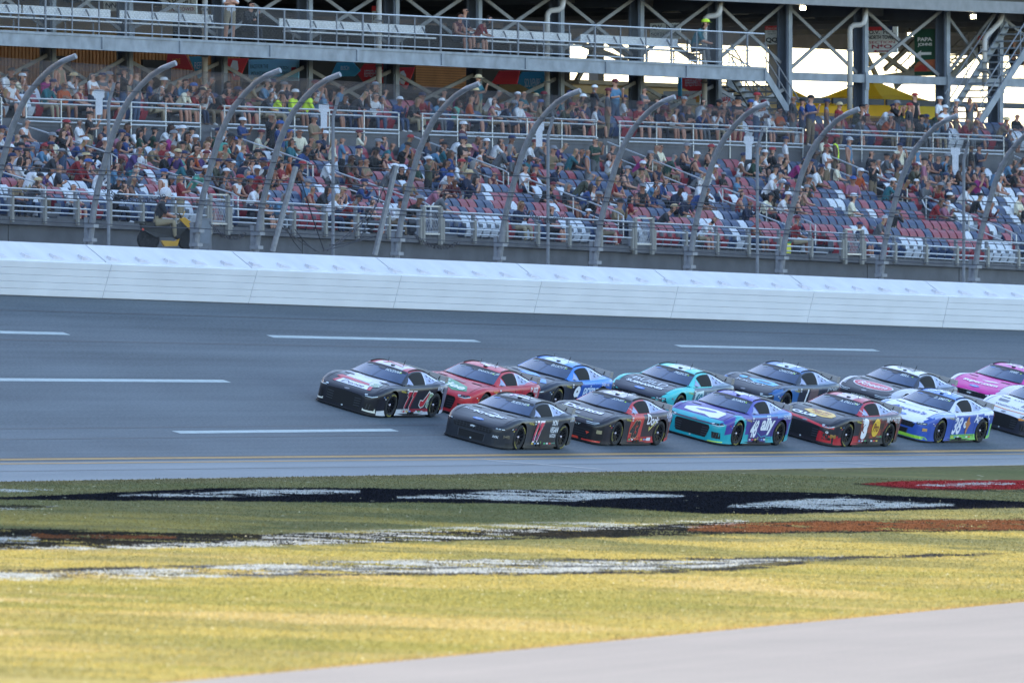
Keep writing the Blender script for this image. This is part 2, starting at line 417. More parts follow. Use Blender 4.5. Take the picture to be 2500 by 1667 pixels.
    for pts in ([(560, 1401, 1406), (900, 1399, 1405), (1250, 1399, 1404), (1500, 1396, 1401), (1700, 1391, 1396), (1860, 1383, 1388), (1960, 1370, 1376)], [(640, 1388, 1391), (1000, 1386, 1391), (1250, 1379, 1384), (1500, 1381, 1385), (1750, 1374, 1378), (1900, 1366, 1370)], [(-300, 1392, 1398), (100, 1391, 1396), (380, 1384, 1389), (520, 1381, 1384)], [(1320, 1367, 1371), (1600, 1364, 1368), (1850, 1361, 1365), (2100, 1357, 1362), (2380, 1351, 1355)]):
        put(band(px, py, pts, 3, j*0.9), black*2.2, 0.85*rag(0.38))
    glint = (g3 > 0.994)*near+(g3 > 0.998)  # scattered sun glints painted into the turf colour
    put(np.clip(glint, 0, 1)*1.0, np.array([0.50, 0.47, 0.33]), 0.7)
    return np.clip(c, 0, 1)

M_TURF = attr_mat('turf_soil', 0.95, spec=0.0, noise=0.15, nscale=9)
M_BLADE = attr_mat('turf_blades', 0.9, spec=0.0, transl=0.45)
def set_cols(me, cols, per):
    ca = me.color_attributes.new('Col', 'FLOAT_COLOR', per)
    a = np.ones((len(cols), 4), np.float32); a[:, :3] = cols; ca.data.foreach_set('color', a.ravel())
# rows of the sheet: fine where the photograph looks, coarse elsewhere
gx = np.concatenate([np.linspace(-0.30, -0.05, 26)[:-1], np.linspace(-0.05, 0.06, 560), np.linspace(0.06, 0.40, 30)[1:]])
gy = np.concatenate([np.linspace(8, 190, 40)[:-1], np.linspace(190, 440, 640)])
GX, GY = np.meshgrid(gx, gy, indexing='ij'); yy = GY.ravel(); xx = GX.ravel()*yy
tt, ww = TWa(xx, yy)
# pull the far rows onto the edge of the apron
keep = ww >= WE-0.9
wc_ = np.maximum(ww, WE-0.3)
zz = z_track_a(tt, np.maximum(wc_, WE+1e-3))
zz = zz-np.where(ww < WE, 0.03, 0.0)
pxx = 1250+xx*FPX/yy; pyy = HOR-(zz-ZC)*FPX/yy
nX, nY = len(gx), len(gy)
kk = keep.reshape(nX, nY)
I, J = np.meshgrid(np.arange(nX-1), np.arange(nY-1), indexing='ij')
ok = kk[:-1, :-1] & kk[1:, :-1] & kk[:-1, 1:] & kk[1:, 1:]
I, J = I[ok], J[ok]
faces = np.stack([I*nY+J, (I+1)*nY+J, (I+1)*nY+J+1, I*nY+J+1], 1)
used = np.unique(faces); remap = -np.ones(nX*nY, int); remap[used] = np.arange(len(used))
me = bpy.data.meshes.new('infield')
nv = len(used); nf = len(faces)
me.vertices.add(nv); me.vertices.foreach_set('co', np.stack([xx, yy, zz], 1)[used].astype(np.float32).ravel())
me.loops.add(nf*4); me.loops.foreach_set('vertex_index', remap[faces].ravel().astype(np.int32))
me.polygons.add(nf); me.polygons.foreach_set('loop_start', (np.arange(nf)*4).astype(np.int32))
me.update(calc_edges=True)
cols = turf_colour(xx[used], yy[used], pxx[used], pyy[used])
set_cols(me, cols, 'POINT'); me.materials.append(M_TURF); me.polygons.foreach_set('use_smooth', [True]*nf)
o = bpy.data.objects.new('infield', me); COL.objects.link(o); tag(o, kind='structure')
# grass blades
NB = 210000
bx_ = rng.uniform(-0.042, 0.042, NB); 
by_ = 195+(405-195)*rng.random(NB)**0.85
bX = bx_*by_; bt, bw = TWa(bX, by_); bz = z_track_a(bt, np.maximum(bw, WE+1e-3))
bpx = 1250+bX*FPX/by_; bpy_ = HOR-(bz-ZC)*FPX/by_
m = (bw > WE+0.05) & (bpy_ < pit_row(bpx)-1.5+2*rng.random(NB)) & (bpy_ < 1740)
bX, by_, bz, bpx, bpy_ = bX[m], by_[m], bz[m], bpx[m], bpy_[m]; n = len(bX)
bc = turf_colour(bX, by_, bpx, bpy_)*rng.uniform(0.92, 1.08, n)[:, None]
h = rng.uniform(0.014, 0.040, n)*np.where(rng.random(n) > 0.97, 1.7, 1.0); wdt = rng.uniform(0.012, 0.03, n); la = rng.uniform(-0.035, 0.035, n); lb = rng.uniform(-0.03, 0.03, n)
ang = rng.uniform(-0.9, 0.9, n)
vv = np.empty((n, 3, 3), np.float32)
vv[:, 0] = np.stack([bX-wdt*np.cos(ang), by_-wdt*np.sin(ang), bz-0.004], 1)
vv[:, 1] = np.stack([bX+wdt*np.cos(ang), by_+wdt*np.sin(ang), bz-0.004], 1)
vv[:, 2] = np.stack([bX+la, by_+lb, bz+h], 1)
me = bpy.data.meshes.new('grass'); me.vertices.add(n*3); me.vertices.foreach_set('co', vv.ravel())
me.loops.add(n*3); me.loops.foreach_set('vertex_index', np.arange(n*3, dtype=np.int32))
me.polygons.add(n); me.polygons.foreach_set('loop_start', (np.arange(n)*3).astype(np.int32)); me.update(calc_edges=True)
set_cols(me, np.repeat(np.clip(bc, 0, 1), 3, 0), 'POINT'); me.materials.append(M_BLADE)
o = bpy.data.objects.new('grass', me); COL.objects.link(o)
tag(o, 'short mown infield grass with sprayed black and white paint', 'grass', kind='stuff')

# pit road in the right foreground
def ground_z(x, y):
    t, w = TW(x, y); return z_track(t, max(w, WE+1e-3))
e = []
for px in np.linspace(-2600, 5000, 70):
    py = pit_row(px)
    if py > 4200: continue
    t, w = ground_at(px, py); x, y = XY(t, w); e.append((x, y))
e = np.array(e); d = (e[-1]-e[0]); d /= np.hypot(*d); nn = np.array([d[1], -d[0]])
vs = []; ks = [0, 0.35, 3, 6, 9, 12, 15, 19, 24, 30]
uvs = []
for i, p in enumerate(e):
    for k in ks:
        q = p+nn*k; vs.append((q[0], q[1], ground_z(q[0], q[1])+0.012)); uvs.append((float(np.dot(p-e[0], d)), float(k)))
nk = len(ks)
fs = [(i*nk+j, i*nk+j+1, (i+1)*nk+j+1, (i+1)*nk+j) for i in range(len(e)-1) for j in range(nk-1)]
me = bpy.data.meshes.new('pit_road'); me.from_pydata(vs, [], fs); me.materials.append(M_PIT)
ul = me.uv_layers.new(name='UVMap')
for lp in me.loops: ul.data[lp.index].uv = uvs[lp.vertex_index]
me.update()
if me.polygons[0].normal.z < 0: me.flip_normals()
o = bpy.data.objects.new('pit_road', me); COL.objects.link(o); tag(o, kind='structure')

# joints and patches of the pit road
M_PJ = mat('pit_joint', srgb(92, 88, 90), 0.8, var=0.2); pit = o
def pit_strip(k0, k1, a, b, m, name, lift=0.02):
    n = 40; vs = []
    for i in range(n+1):
        q = e[0]+(e[-1]-e[0])*(a+(b-a)*i/n)
        for k in (k0, k1): r = q+nn*k; vs.append((r[0], r[1], ground_z(r[0], r[1])+lift))
    MB().add(vs, [(2*i, 2*i+1, 2*i+3, 2*i+2) for i in range(n)]).build(name, m, pit)
L_ = float(np.hypot(*(e[-1]-e[0])))
for k_ in (3.7, 7.4, 11.1): pit_strip(k_, k_+0.06, 0, 1, M_PJ, 'paving_joint')
M_PP = mat('pit_patch', srgb(122, 115, 114), 0.85, var=0.1, scale=0.7)
for i in range(14):
    a = (i*0.137+0.03) % 0.9; k_ = (i*2.9+1.0) % 12; pit_strip(k_, k_+0.5+0.3*(i % 3), a, a+0.05+0.03*(i % 2), M_PP, 'paving_patch', 0.016)
# ================================================================== outside wall: soft barrier, concrete wall, catch fence
def surf_n(t):
    """unit normal of the banked surface at the wall, and its lean towards the infield"""
    z0, z1 = z_track(t, 0.0), z_track(t, 3.3)
    _, n = frame(t); d = (n*3.3+Vector((0, 0, z1-z0))).normalized(); u, _ = frame(t)
    q = u.cross(d); 
    if q.z < 0: q = -q
    return q, d
M_SAFER = mat('barrier_white', srgb(218, 218, 222), 0.45, var=0.05, scale=0.6, spec=0.4, stretch=(1, 1, 3))
M_SAFER2 = mat('barrier_grey_joint', srgb(150, 152, 160), 0.8, var=0.1)
M_WALLW = mat('wall_white', srgb(212, 211, 215), 0.7, var=0.07, scale=1.2)
M_FOAM = mat('foam_block', srgb(204, 202, 210), 0.9, var=0.08, scale=3)
SEAMS = [t_at(px, 0.0) for px in (-110, 249, 606, 959, 1303, 1637, 1970, 2300, 2625)]
# positions of seams measured at the top edge: shift by the lean
barrier = thing('soft_crash_barrier', 'white steel tube crash barrier running along the outer edge of the track', 'barrier', P3(-30, 0, z_track(-30, 0)))
TUBE = 0.203; NT = 5
def at_wall(t, s, out):
    """point at height s up the leaning wall, 'out' metres behind the barrier face"""
    q, d = surf_n(t); b = P3(t, 0, z_track(t, 0)); return b+q*s-d*out
for a, b in zip(SEAMS[:-1], SEAMS[1:]):
    g = 0.018
    ts = [a+g+(b-a-2*g)*i/4 for i in range(5)]
    for k in range(NT):
        z0, z1 = 0.02+k*TUBE, 0.02+(k+1)*TUBE-0.007
        prof = [(z0, 0.012), (z0+0.008, 0.0), (z1-0.008, 0.0), (z1, 0.012), (z1, 0.19), (z0, 0.19)]
        vs = []
        for t in ts: vs += [at_wall(t, s, o_) for s, o_ in prof]
        n = len(prof); fs = [(i*n+j, i*n+(j+1) % n, (i+1)*n+(j+1) % n, (i+1)*n+j) for i in range(4) for j in range(n)]
        fs += [tuple(range(n-1, -1, -1)), tuple(4*n+j for j in range(n))]
        MB().add(vs, fs).build('barrier_tube', M_SAFER, barrier)
    # backing plate that closes the joints
mb = MB()
ts = np.linspace(SEAMS[0], SEAMS[-1], 40)
vs = []
for t in ts: vs += [at_wall(t, 0.0, 0.03), at_wall(t, 1.0, 0.03)]
mb.add(vs, [(2*i, 2*i+2, 2*i+3, 2*i+1) for i in range(39)]); mb.build('joint_shadow_plate', M_SAFER2, barrier)
# tapered foam blocks between the tubes and the wall
GAP = 1.0
tb = SEAMS[0]+0.5
while tb < SEAMS[-1]-1:
    mb = MB(); u, _ = frame(tb)
    A = [at_wall(tb, 0.80, 0.24), at_wall(tb+0.85, 0.80, 0.24), at_wall(tb+0.85, 0.80, 0.40), at_wall(tb, 0.80, 0.40)]
    B = [at_wall(tb, 1.15, 0.24), at_wall(tb+0.9, 1.03, 0.24), at_wall(tb+0.9, 1.08, 0.40), at_wall(tb, 1.17, 0.40)]
    mb.add(A+B, [(3, 2, 1, 0), (4, 5, 6, 7), (0, 1, 5, 4), (1, 2, 6, 5), (2, 3, 7, 6), (3, 0, 4, 7)]); mb.build('foam_block', M_FOAM, barrier)
    tb += 1.79
# sloping cover plates over the gap
for a, b in zip(SEAMS[:-1], SEAMS[1:]):
    vs = []; ts_ = [a+0.02+(b-a-0.04)*i/4 for i in range(5)]
    for t in ts_: vs += [at_wall(t, 0.985, 0.19), at_wall(t, 1.04, 0.21), at_wall(t, 1.30, GAP-0.02), at_wall(t, 0.9, GAP-0.02)]
    MB().add(vs, [(i*4+j, i*4+(j+1) % 4, i*4+4+(j+1) % 4, i*4+4+j) for i in range(4) for j in range(4)]).build('cover_plate', M_WALLW, barrier)
# concrete wall: white face leaning with the bank, its top on the photographed line
WWALL = -GAP
wall = thing('concrete_track_wall', 'white painted concrete wall standing behind the crash barrier', 'wall', P3(-30, WWALL, 5))
mb = MB(); ts = np.arange(-70, 100, 3.0); vs = []
for t in ts:
    z0 = z_track(t, 0.0)-0.05; zt = zl(t, WWALL-0.25, L_CTOP)
    vs += [P3(t, WWALL-0.15, z0-0.4), P3(t, WWALL+0.0, zt-0.05), P3(t, WWALL-0.05, zt), P3(t, WWALL-0.42, zt), P3(t, WWALL-0.45, z0-0.6)]
n = 5
mb.add(vs, [(i*n+j, i*n+(j+1) % n, (i+1)*n+(j+1) % n, (i+1)*n+j) for i in range(len(ts)-1) for j in range(n)])
mb.build('wall_face', M_WALLW, wall)
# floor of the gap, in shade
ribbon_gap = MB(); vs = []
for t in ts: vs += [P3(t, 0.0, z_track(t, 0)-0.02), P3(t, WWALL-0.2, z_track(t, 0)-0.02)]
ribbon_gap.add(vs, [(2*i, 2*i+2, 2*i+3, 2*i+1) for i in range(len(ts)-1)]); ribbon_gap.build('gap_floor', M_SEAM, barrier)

# ---- catch fence
M_GALV = mat('galvanised_steel', srgb(126, 128, 134), 0.5, metal=0.1, var=0.18, scale=8)
M_GALVD = mat('galvanised_dull', srgb(128, 130, 136), 0.65, metal=0.1, var=0.15, scale=5)
M_WIRE = mat('fence_wire', srgb(98, 100, 106), 0.5, metal=0.2, var=0.1)
M_CABLE = mat('fence_cable', srgb(62, 62, 70), 0.55, metal=0.4, var=0.1)
PROF = [(0, 0), (.155, 1.1), (.28, 1.64), (.535, 2.49), (.76, 3.18), (1.01, 3.71), (1.27, 4.13), (1.62, 4.51), (1.96, 4.80), (2.35, 5.02), (2.76, 5.16)]
def prof_at(s):  # s in metres of height
    hs = [p[1] for p in PROF]; return float(np.interp(s, hs, [p[0] for p in PROF]))
def fence_pt(t, w_off, h, k=0.0):
    _, n = frame(t); zt = zl(t, WWALL-0.25, L_CTOP)
    return P3(t, WWALL-0.25, zt)+n*(w_off+k)+Vector((0, 0, h))
fence = thing('catch_fence', 'tall chain link catch fence with steel posts curving over the track', 'fence', P3(-30, WWALL-0.2, 6))
# base pixel of each post = tip pixel minus the measured overhang
TIPS = [-35, 193, 437, 692, 838, 1177, 1424, 1655, 1883, 2104, 2345, 2570]
POST_T = []
for px in TIPS:
    # t such that the tip lands on that column
    a, b = -90.0, 110.0
    for _ in range(40):
        m_ = (a+b)/2; p = fence_pt(m_, PROF[-1][0], PROF[-1][1]); 
        if pix(*p)[0] < px: a = m_
        else: b = m_
    POST_T.append((a+b)/2)
hh = [0, .5, 1.1, 1.64, 2.1, 2.49, 2.85, 3.18, 3.46, 3.71, 3.93, 4.13, 4.33, 4.51, 4.67, 4.80, 4.92, 5.02, 5.10, 5.16]
for t in POST_T:
    mb = MB(); mb.tube([fence_pt(t, prof_at(h)-0.0, h, -0.10) for h in hh], [0.098]*2+[0.090]*10+[0.082]*8, 10)
    p = mb.build('fence_post', M_GALV, fence, smooth=False)
    u, n = frame(t)
    mb = MB()
    for h in (0.15, 0.55): mb.box(fence_pt(t, prof_at(h), h, -0.1), (0.16, 0.14, 0.05), (u, n, Vector((0, 0, 1))))
    mb.box(fence_pt(t, prof_at(.35), .35, -0.24), (0.05, 0.06, 0.45), (u, n, Vector((0, 0, 1))))
    mb.build('post_bracket', M_GALVD, fence)
TA, TB = POST_T[0]-6, POST_T[-1]+6
def sag(t):  # cables hang a little between posts
    for a, b in zip(POST_T[:-1], POST_T[1:]):
        if a <= t <= b: k = (t-a)/(b-a); return 4*k*(1-k)
    return 0.0
for h in (0.62, 1.30, 1.42, 2.00, 2.12, 2.62, 4.35):
    mb = MB(); n_ = 90
    r_ = 0.014 if h < 3 else 0.009
    mb.tube([fence_pt(TA+(TB-TA)*i/n_, prof_at(h), h-0.03*sag(TA+(TB-TA)*i/n_)*(1+0.5*math.sin(h*9)), 0.03) for i in range(n_+1)], r_, 4)
    mb.build('fence_cable', M_CABLE, fence)
# wire mesh: two families of real diagonal wires on the curved surface
arc_h = np.array([p[1] for p in PROF]); arc_o = np.array([p[0] for p in PROF])
arc_s = np.concatenate([[0], np.cumsum(np.hypot(np.diff(arc_h), np.diff(arc_o)))])
S_TOP = arc_s[-2]-0.05
def mesh_pt(t, s):
    h = float(np.interp(s, arc_s, arc_h)); o_ = float(np.interp(s, arc_s, arc_o)); 
    return fence_pt(t, o_, h, 0.02)
GT = np.linspace(TA, TB, 240); GS = np.linspace(0, S_TOP, 15)
GRID = np.array([[tuple(mesh_pt(t, s)) for s in GS] for t in GT])
def gridpt(t, s):
    a = (t-TA)/(TB-TA)*(len(GT)-1); i = np.clip(a.astype(int), 0, len(GT)-2); fa = (a-i)[:, None]
    b = s/S_TOP*(len(GS)-1); j = np.clip(b.astype(int), 0, len(GS)-2); fb = (b-j)[:, None]
    return (GRID[i, j]*(1-fa)+GRID[i+1, j]*fa)*(1-fb)+(GRID[i, j+1]*(1-fa)+GRID[i+1, j+1]*fa)*fb
PITCH = 0.070; WR = 0.0042
vs_all = []; 
nseg = 14; sl = 1.05
K = np.arange(0, int((TB-TA+S_TOP/sl)/PITCH))
ss = np.linspace(0, S_TOP, nseg+1)
P_all = []; 
for fam in (0, 1):
    for k in K:
        tt0 = (TA-S_TOP/sl+k*PITCH) if fam == 0 else (TA+k*PITCH)
        t_ = tt0+ss/sl if fam == 0 else tt0-ss/sl
        m_ = (t_ >= TA) & (t_ <= TB)
        if m_.sum() >= 2: P_all.append((fam, gridpt(t_[m_], ss[m_])))
verts = []; tris = []; base = 0
for fam, P in P_all:
    n_ = len(P)
    up = np.array([0.30, -0.36, 0.88])*WR if fam == 0 else np.array([0.30, 0.36, -0.88])*WR
    sd_ = np.array([0.0, 1.0, 0.25])*WR
    ring = np.stack([P-up, P+up, P+sd_], 1).reshape(-1, 3); verts.append(ring)
    i = np.arange(n_-1)*3+base
    for a_, b_ in ((0, 1), (1, 2), (2, 0)):
        tris.append(np.stack([i+a_, i+b_, i+3+b_, i+3+a_], 1))
    base += n_*3
verts = np.concatenate(verts).astype(np.float32); quads = np.concatenate(tris).astype(np.int32)
me = bpy.data.meshes.new('wire_mesh'); me.vertices.add(len(verts)); me.vertices.foreach_set('co', verts.ravel())
me.loops.add(quads.size); me.loops.foreach_set('vertex_index', quads.ravel())
me.polygons.add(len(quads)); me.polygons.foreach_set('loop_start', (np.arange(len(quads))*4).astype(np.int32)); me.update(calc_edges=True)
me.materials.append(M_WIRE)
o = bpy.data.objects.new('wire_mesh', me); COL.objects.link(o); o.parent = fence; o.matrix_parent_inverse = fence.matrix_basis.inverted(); o['kind'] = 'stuff'
# tangle of spare cable lashed between two posts, and the coiled ends
def coil(pa, pb, turns, r, m, parent, name):
    mb = MB(); pa = Vector(pa); pb = Vector(pb); d = (pb-pa); q = Vector((0, 0, 1)); n_ = int(turns*7)
    pts = []
    for i in range(n_+1):
        k = i/n_; a = 2*math.pi*turns*k
        pts.append(pa+d*k+Vector((0, 0, -0.25*4*k*(1-k)))+Vector((0.03*math.cos(a*1.3), 0.06*math.cos(a), 0.06*math.sin(a))))
    mb.tube(pts, r, 4); return mb.build(name, m, parent)
def fpx(px, py, k=0.05):
    """point on the fence surface at a pixel"""
    a, b = TA, TB
    best = None
    for h in np.linspace(0.05, 5.1, 160):
        lo, hi = -90.0, 110.0
        for _ in range(26):
            m_ = (lo+hi)/2
            if pix(*fence_pt(m_, prof_at(h), h, k))[0] < px: lo = m_
            else: hi = m_
        p = fence_pt(lo, prof_at(h), h, k); e_ = abs(pix(*p)[1]-py)
        if best is None or e_ < best[0]: best = (e_, p)
    return best[1]
for a, b, tn in (((250, 458), (405, 478), 22), ((512, 545), (600, 570), 16), ((1012, 575), (1120, 592), 20), ((1280, 512), (1385, 522), 16), ((1525, 455), (1625, 472), 14)):
    coil(fpx(*a), fpx(*b), tn, 0.010, M_CABLE, fence, 'coiled_cable')
for a, b in (((690, 555), (780, 615)), ((735, 440), (790, 610)), ((720, 560), (770, 612)), ((800, 612), (920, 500)), ((805, 600), (940, 570)), ((790, 612), (890, 580)), ((850, 560), (930, 555)), ((700, 560), (735, 612)), ((880, 580), (960, 405)), ((820, 600), (900, 530))):
    pa, pb = fpx(*a), fpx(*b); MB().tube([pa, (pa+pb)/2+Vector((0, 0, -0.06)), pb], 0.016, 5).build('guy_cable', M_CABLE, fence)
# the two short straight gate posts of the fence opening
for (a, b) in (((665, 615), (722, 408)), ((915, 622), (967, 405))):
    pa, pb = fpx(*a, 0.1), fpx(*b, 0.1); MB().tube([pa, pb], 0.085, 8).build('gate_post', M_GALV, fence)

# ---- white loudspeaker poles behind the fence
M_SPK = mat('speaker_white', srgb(214, 214, 220), 0.5, var=0.05)
ordn = ['first', 'second', 'third', 'fourth', 'fifth']
LANE_W = -3.2
for i, (px, pyb, pyt) in enumerate(((265, 585, 203), (813, 580, 238), (1338, 632, 285), (1849, 650, 318), (2353, 678, 346))):
    t = t_at(px, LANE_W); x, y = XY(t, LANE_W); z0 = zl(t, LANE_W, L_LANE); zt = zrow(y, pyt); u, n = frame(t)
    po = thing('speaker_pole', f'slim grey pole with white loudspeaker behind the catch fence, {ordn[i]} from the left', 'speaker pole', (x, y, z0), 'loudspeaker poles behind the fence')
    b = Vector((x, y, z0))
    MB().tube([b, b+Vector((0, 0, (zt-z0)*0.87)), b+Vector((0.06, 0, (zt-z0)*0.92)), b+Vector((0.16, -0.05, zt-z0))], 0.05, 8).build('pole', M_GALVD, po)
    MB().box(b+Vector((0, 0, 0.03)), (0.16, 0.16, 0.03)).build('base_plate', M_GALVD, po)
    zs = zt-0.56
    mb = MB(); c = b+Vector((-0.27, -0.05, 0)); c.z = zs
    mb.add([c+Vector((dx, dy, dz)) for dz, s_ in ((-0.36, 0.72), (0.12, 0.76), (0.14, 1.15), (0.36, 1.15)) for dx, dy in ((-0.13*s_, -0.10), (0.13*s_, -0.10), (0.13*s_, 0.10), (-0.13*s_, 0.10))],
           [(i_*4+j, i_*4+(j+1) % 4, i_*4+4+(j+1) % 4, i_*4+4+j) for i_ in range(3) for j in range(4)]+[(3, 2, 1, 0), (12, 13, 14, 15)])
    mb.build('loudspeaker', M_SPK, po)
    MB().bar(c+Vector((0.1, 0, 0.3)), Vector((b.x, b.y, c.z+0.3)), 0.04, 0.04).build('bracket', M_GALVD, po)
# ================================================================== lower grandstand
M_CONC = mat('stand_concrete', srgb(92, 92, 96), 0.9, var=0.2, scale=1.3, bump=0.1)
M_CONC2 = mat('stand_concrete_dark', srgb(92, 92, 95), 0.9, var=0.18, scale=0.8)
M_ALU = mat('aluminium_rail', srgb(196, 198, 200), 0.35, metal=0.5, var=0.06)
M_POSTT = mat('rail_post_tan', srgb(138, 135, 130), 0.6, metal=0.1, var=0.10, scale=4)
W_SLAB = -5.6; W_R0 = -7.3; RD = 0.90; NR = 9; W_CR = W_R0-RD*NR     # cross aisle edge
T0, T1 = -52.0, 72.0
zf_slab = lambda t: zl(t, W_SLAB, L_SLAB)
zf_cross = lambda t: zl(t, W_CR, L_CROSS)
def row_z(t, i): return zf_slab(t)+(zf_cross(t)-1.05-zf_slab(t))*(i/NR)
stand = thing('lower_grandstand', 'stepped concrete lower grandstand behind the catch fence', 'grandstand', P3(-30, W_SLAB, 8))
lane = MB(); vs = []; ts = np.arange(-70, 101, 3.0)
for t in ts: vs += [P3(t, WWALL-0.45, zl(t, LANE_W, L_LANE)), P3(t, W_SLAB-0.3, zl(t, LANE_W, L_LANE))]
lane.add(vs, [(2*i, 2*i+2, 2*i+3, 2*i+1) for i in range(len(ts)-1)]); o = lane.build('service_lane', M_APR); tag(o, kind='structure')
me = o.data; me.uv_layers.new(name='UVMap')
# front retaining wall and slab
mb = MB(); vs = []
for t in ts:
    zt = zf_slab(t); zlow = zl(t, W_SLAB, L_SLABLOW); zb = zl(t, LANE_W, L_LANE)-0.3
    vs += [P3(t, W_R0-0.3, zt), P3(t, W_SLAB, zt), P3(t, W_SLAB, zlow), P3(t, W_SLAB-0.16, zlow-0.02), P3(t, W_SLAB-0.16, zb)]
n = 5; mb.add(vs, [(i*n+j, i*n+j+1, (i+1)*n+j+1, (i+1)*n+j) for i in range(len(ts)-1) for j in range(n-1)])
mb.build('front_slab', M_CONC, stand)
for t in np.arange(T0, T1, 6.1):   # expansion joints and conduit boxes on the retaining wall
    u, n_ = frame(t); MB().box(P3(t, W_SLAB-0.15, zl(t, LANE_W, L_LANE)+0.35), (0.012, 0.02, 0.45), (u, n_, Vector((0, 0, 1)))).build('wall_joint', M_CONC2, stand)
for i in range(NR):
    mb = MB(); vs = []
    for t in ts:
        z0, z1 = row_z(t, i), (row_z(t, i+1) if i < NR-1 else zf_cross(t)-0.1); wa = W_R0-RD*i
        vs += [P3(t, wa, z0), P3(t, wa-RD, z0), P3(t, wa-RD, z1)]
    mb.add(vs, [(k*3+j, k*3+j+1, (k+1)*3+j+1, (k+1)*3+j) for k in range(len(ts)-1) for j in range(2)])
    mb.build('seating_step', M_CONC, stand)
# cross aisle and the three rows behind it
UR = 2; URISE = 0.30; W_U0 = W_CR-1.35
def up_z(t, i): return zf_cross(t)+URISE*i
mb = MB(); sweep(mb, [(W_CR+0.02, -0.22), (W_CR+0.02, 0), (W_U0, 0), (W_U0, -0.22)], -70, 100, zf_cross); mb.build('cross_aisle_slab', M_CONC, stand)
for i in range(UR):
    mb = MB(); sweep(mb, [(W_U0-RD*i, -0.3), (W_U0-RD*i, URISE*i+0.001*i), (W_U0-RD*(i+1), URISE*i+0.001*i), (W_U0-RD*(i+1), -0.3)], -70, 100, zf_cross); mb.build('seating_step', M_CONC, stand)
W_CON = W_U0-RD*UR
mb = MB(); sweep(mb, [(W_CON, -0.3), (W_CON, URISE*UR), (W_CON-26, URISE*UR), (W_CON-26, -0.3)], -90, 130, zf_cross); o = mb.build('concourse', M_CONC2); tag(o, kind='structure')

# ---- rails
AISLE_T = [t_at(px, W_CR) for px in (-455, 30, 515, 999, 1481, 1985, 2475)]
AISN = ('outermost', 'leftmost', 'second', 'third', 'fourth', 'fifth', 'rightmost')
def rail_line(parent, w, zf, hs, segs, r=0.026, name='rail', m=None):
    for (a, b) in segs:
        for h in hs:
            n = max(1, int((b-a)/4)); mb = MB()
            mb.tube([P3(a+(b-a)*i/n, w, zf(a+(b-a)*i/n)+h) for i in range(n+1)], r, 6); mb.build(name, m or M_ALU, parent)
frail = thing('front_railing', 'galvanised guard rail along the front edge of the grandstand slab', 'railing', P3(-30, W_SLAB+0.05, 8))
zf_rail = lambda t: zl(t, W_SLAB+0.06, L_RAIL)
gates = [t_at(px, W_SLAB) for px in (530, 1050, 1567, 2080)]
segs = []; prev = T0
for g_ in gates: segs.append((prev, g_-0.62)); prev = g_+0.62
segs.append((prev, T1))
rail_line(frail, W_SLAB+0.06, zf_rail, (0.0, -0.26, -0.50), segs)
rail_line(frail, W_SLAB-0.55, zf_rail, (0.03, -0.22, -0.62), segs, r=0.024)
for a, b in segs:
    k = max(2, int(round((b-a)/2.05)))
    for i in range(k+1):
        t = a+0.1+(b-a-0.2)*i/k; u, n_ = frame(t)
        zt = zf_rail(t)-0.20; zb = zl(t, W_SLAB, L_SLABLOW)+0.06
        MB().box(P3(t, W_SLAB+0.06, (zt+zb)/2), (0.06, 0.04, (zt-zb)/2), (u, n_, Vector((0, 0, 1)))).build('rail_post', M_POSTT, frail)
        t2 = t+1.0
        zt = zf_rail(t2)+0.03; zb = zf_slab(t2)
        MB().box(P3(t2, W_SLAB-0.55, (zt+zb)/2), (0.06, 0.04, (zt-zb)/2), (u, n_, Vector((0, 0, 1)))).build('inner_post', M_GALVD, frail)
M_EXP = mat('expanded_metal', srgb(150, 152, 158), 0.5, metal=0.1)
for gi, t in enumerate(gates):
    u, n_ = frame(t); zb = zf_slab(t)-0.05; zt = zf_rail(t)+0.14
    gt = thing('fence_gate', f'narrow metal access gate in the front railing, {ordn[gi]} from the left', 'gate', P3(t, W_SLAB+0.06, zb), 'access gates in the front railing')
    for s in (-1, 1):
        MB().box(P3(t+s*0.56, W_SLAB+0.06, (zt+zb-0.2)/2), (0.07, 0.05, (zt-zb+0.2)/2), (u, n_, Vector((0, 0, 1)))).build('gate_post', M_POSTT, gt)
    MB().bar(P3(t-0.56, W_SLAB+0.06, zt), P3(t+0.56, W_SLAB+0.06, zt), 0.05, 0.05).build('top_bar', M_ALU, gt)
    MB().bar(P3(t-0.5, W_SLAB+0.06, zb+0.12), P3(t+0.5, W_SLAB+0.06, zb+0.12), 0.05, 0.05).build('bottom_bar', M_ALU, gt)
    mb = MB(); hgt = zt-zb-0.3
    for s in (-1, 1):
        for k in range(-5, 9):
            x0 = -0.42+k*0.10; x1 = x0+s*hgt*0.5
            p = [max(-.42, min(.42, x0)), max(-.42, min(.42, x1))]
            if abs(p[0]-p[1]) < .02: continue
            mb.bar(P3(t+p[0], W_SLAB+0.06, zb+0.15), P3(t+p[1], W_SLAB+0.06, zb+0.15+hgt*abs(p[1]-p[0])/(hgt*0.5)), 0.008, 0.014)
    mb.build('mesh_panel', M_EXP, gt)
crail = thing('cross_aisle_railing', 'white pipe railing along the cross aisle, halfway up the grandstand', 'railing', P3(-30, W_CR, 12))
zf_cr = lambda t: zl(t, W_CR, L_CRAIL)
segs = []; prev = T0
for a_ in AISLE_T: segs.append((prev, a_-0.75)); prev = a_+0.75
segs.append((prev, T1)); segs = [s for s in segs if s[1]-s[0] > 1]
rail_line(crail, W_CR, zf_cr, (0.0, -0.14), segs, r=0.028)
rail_line(crail, W_CR+0.05, zf_cross, (0.04, -0.08), segs, r=0.03)
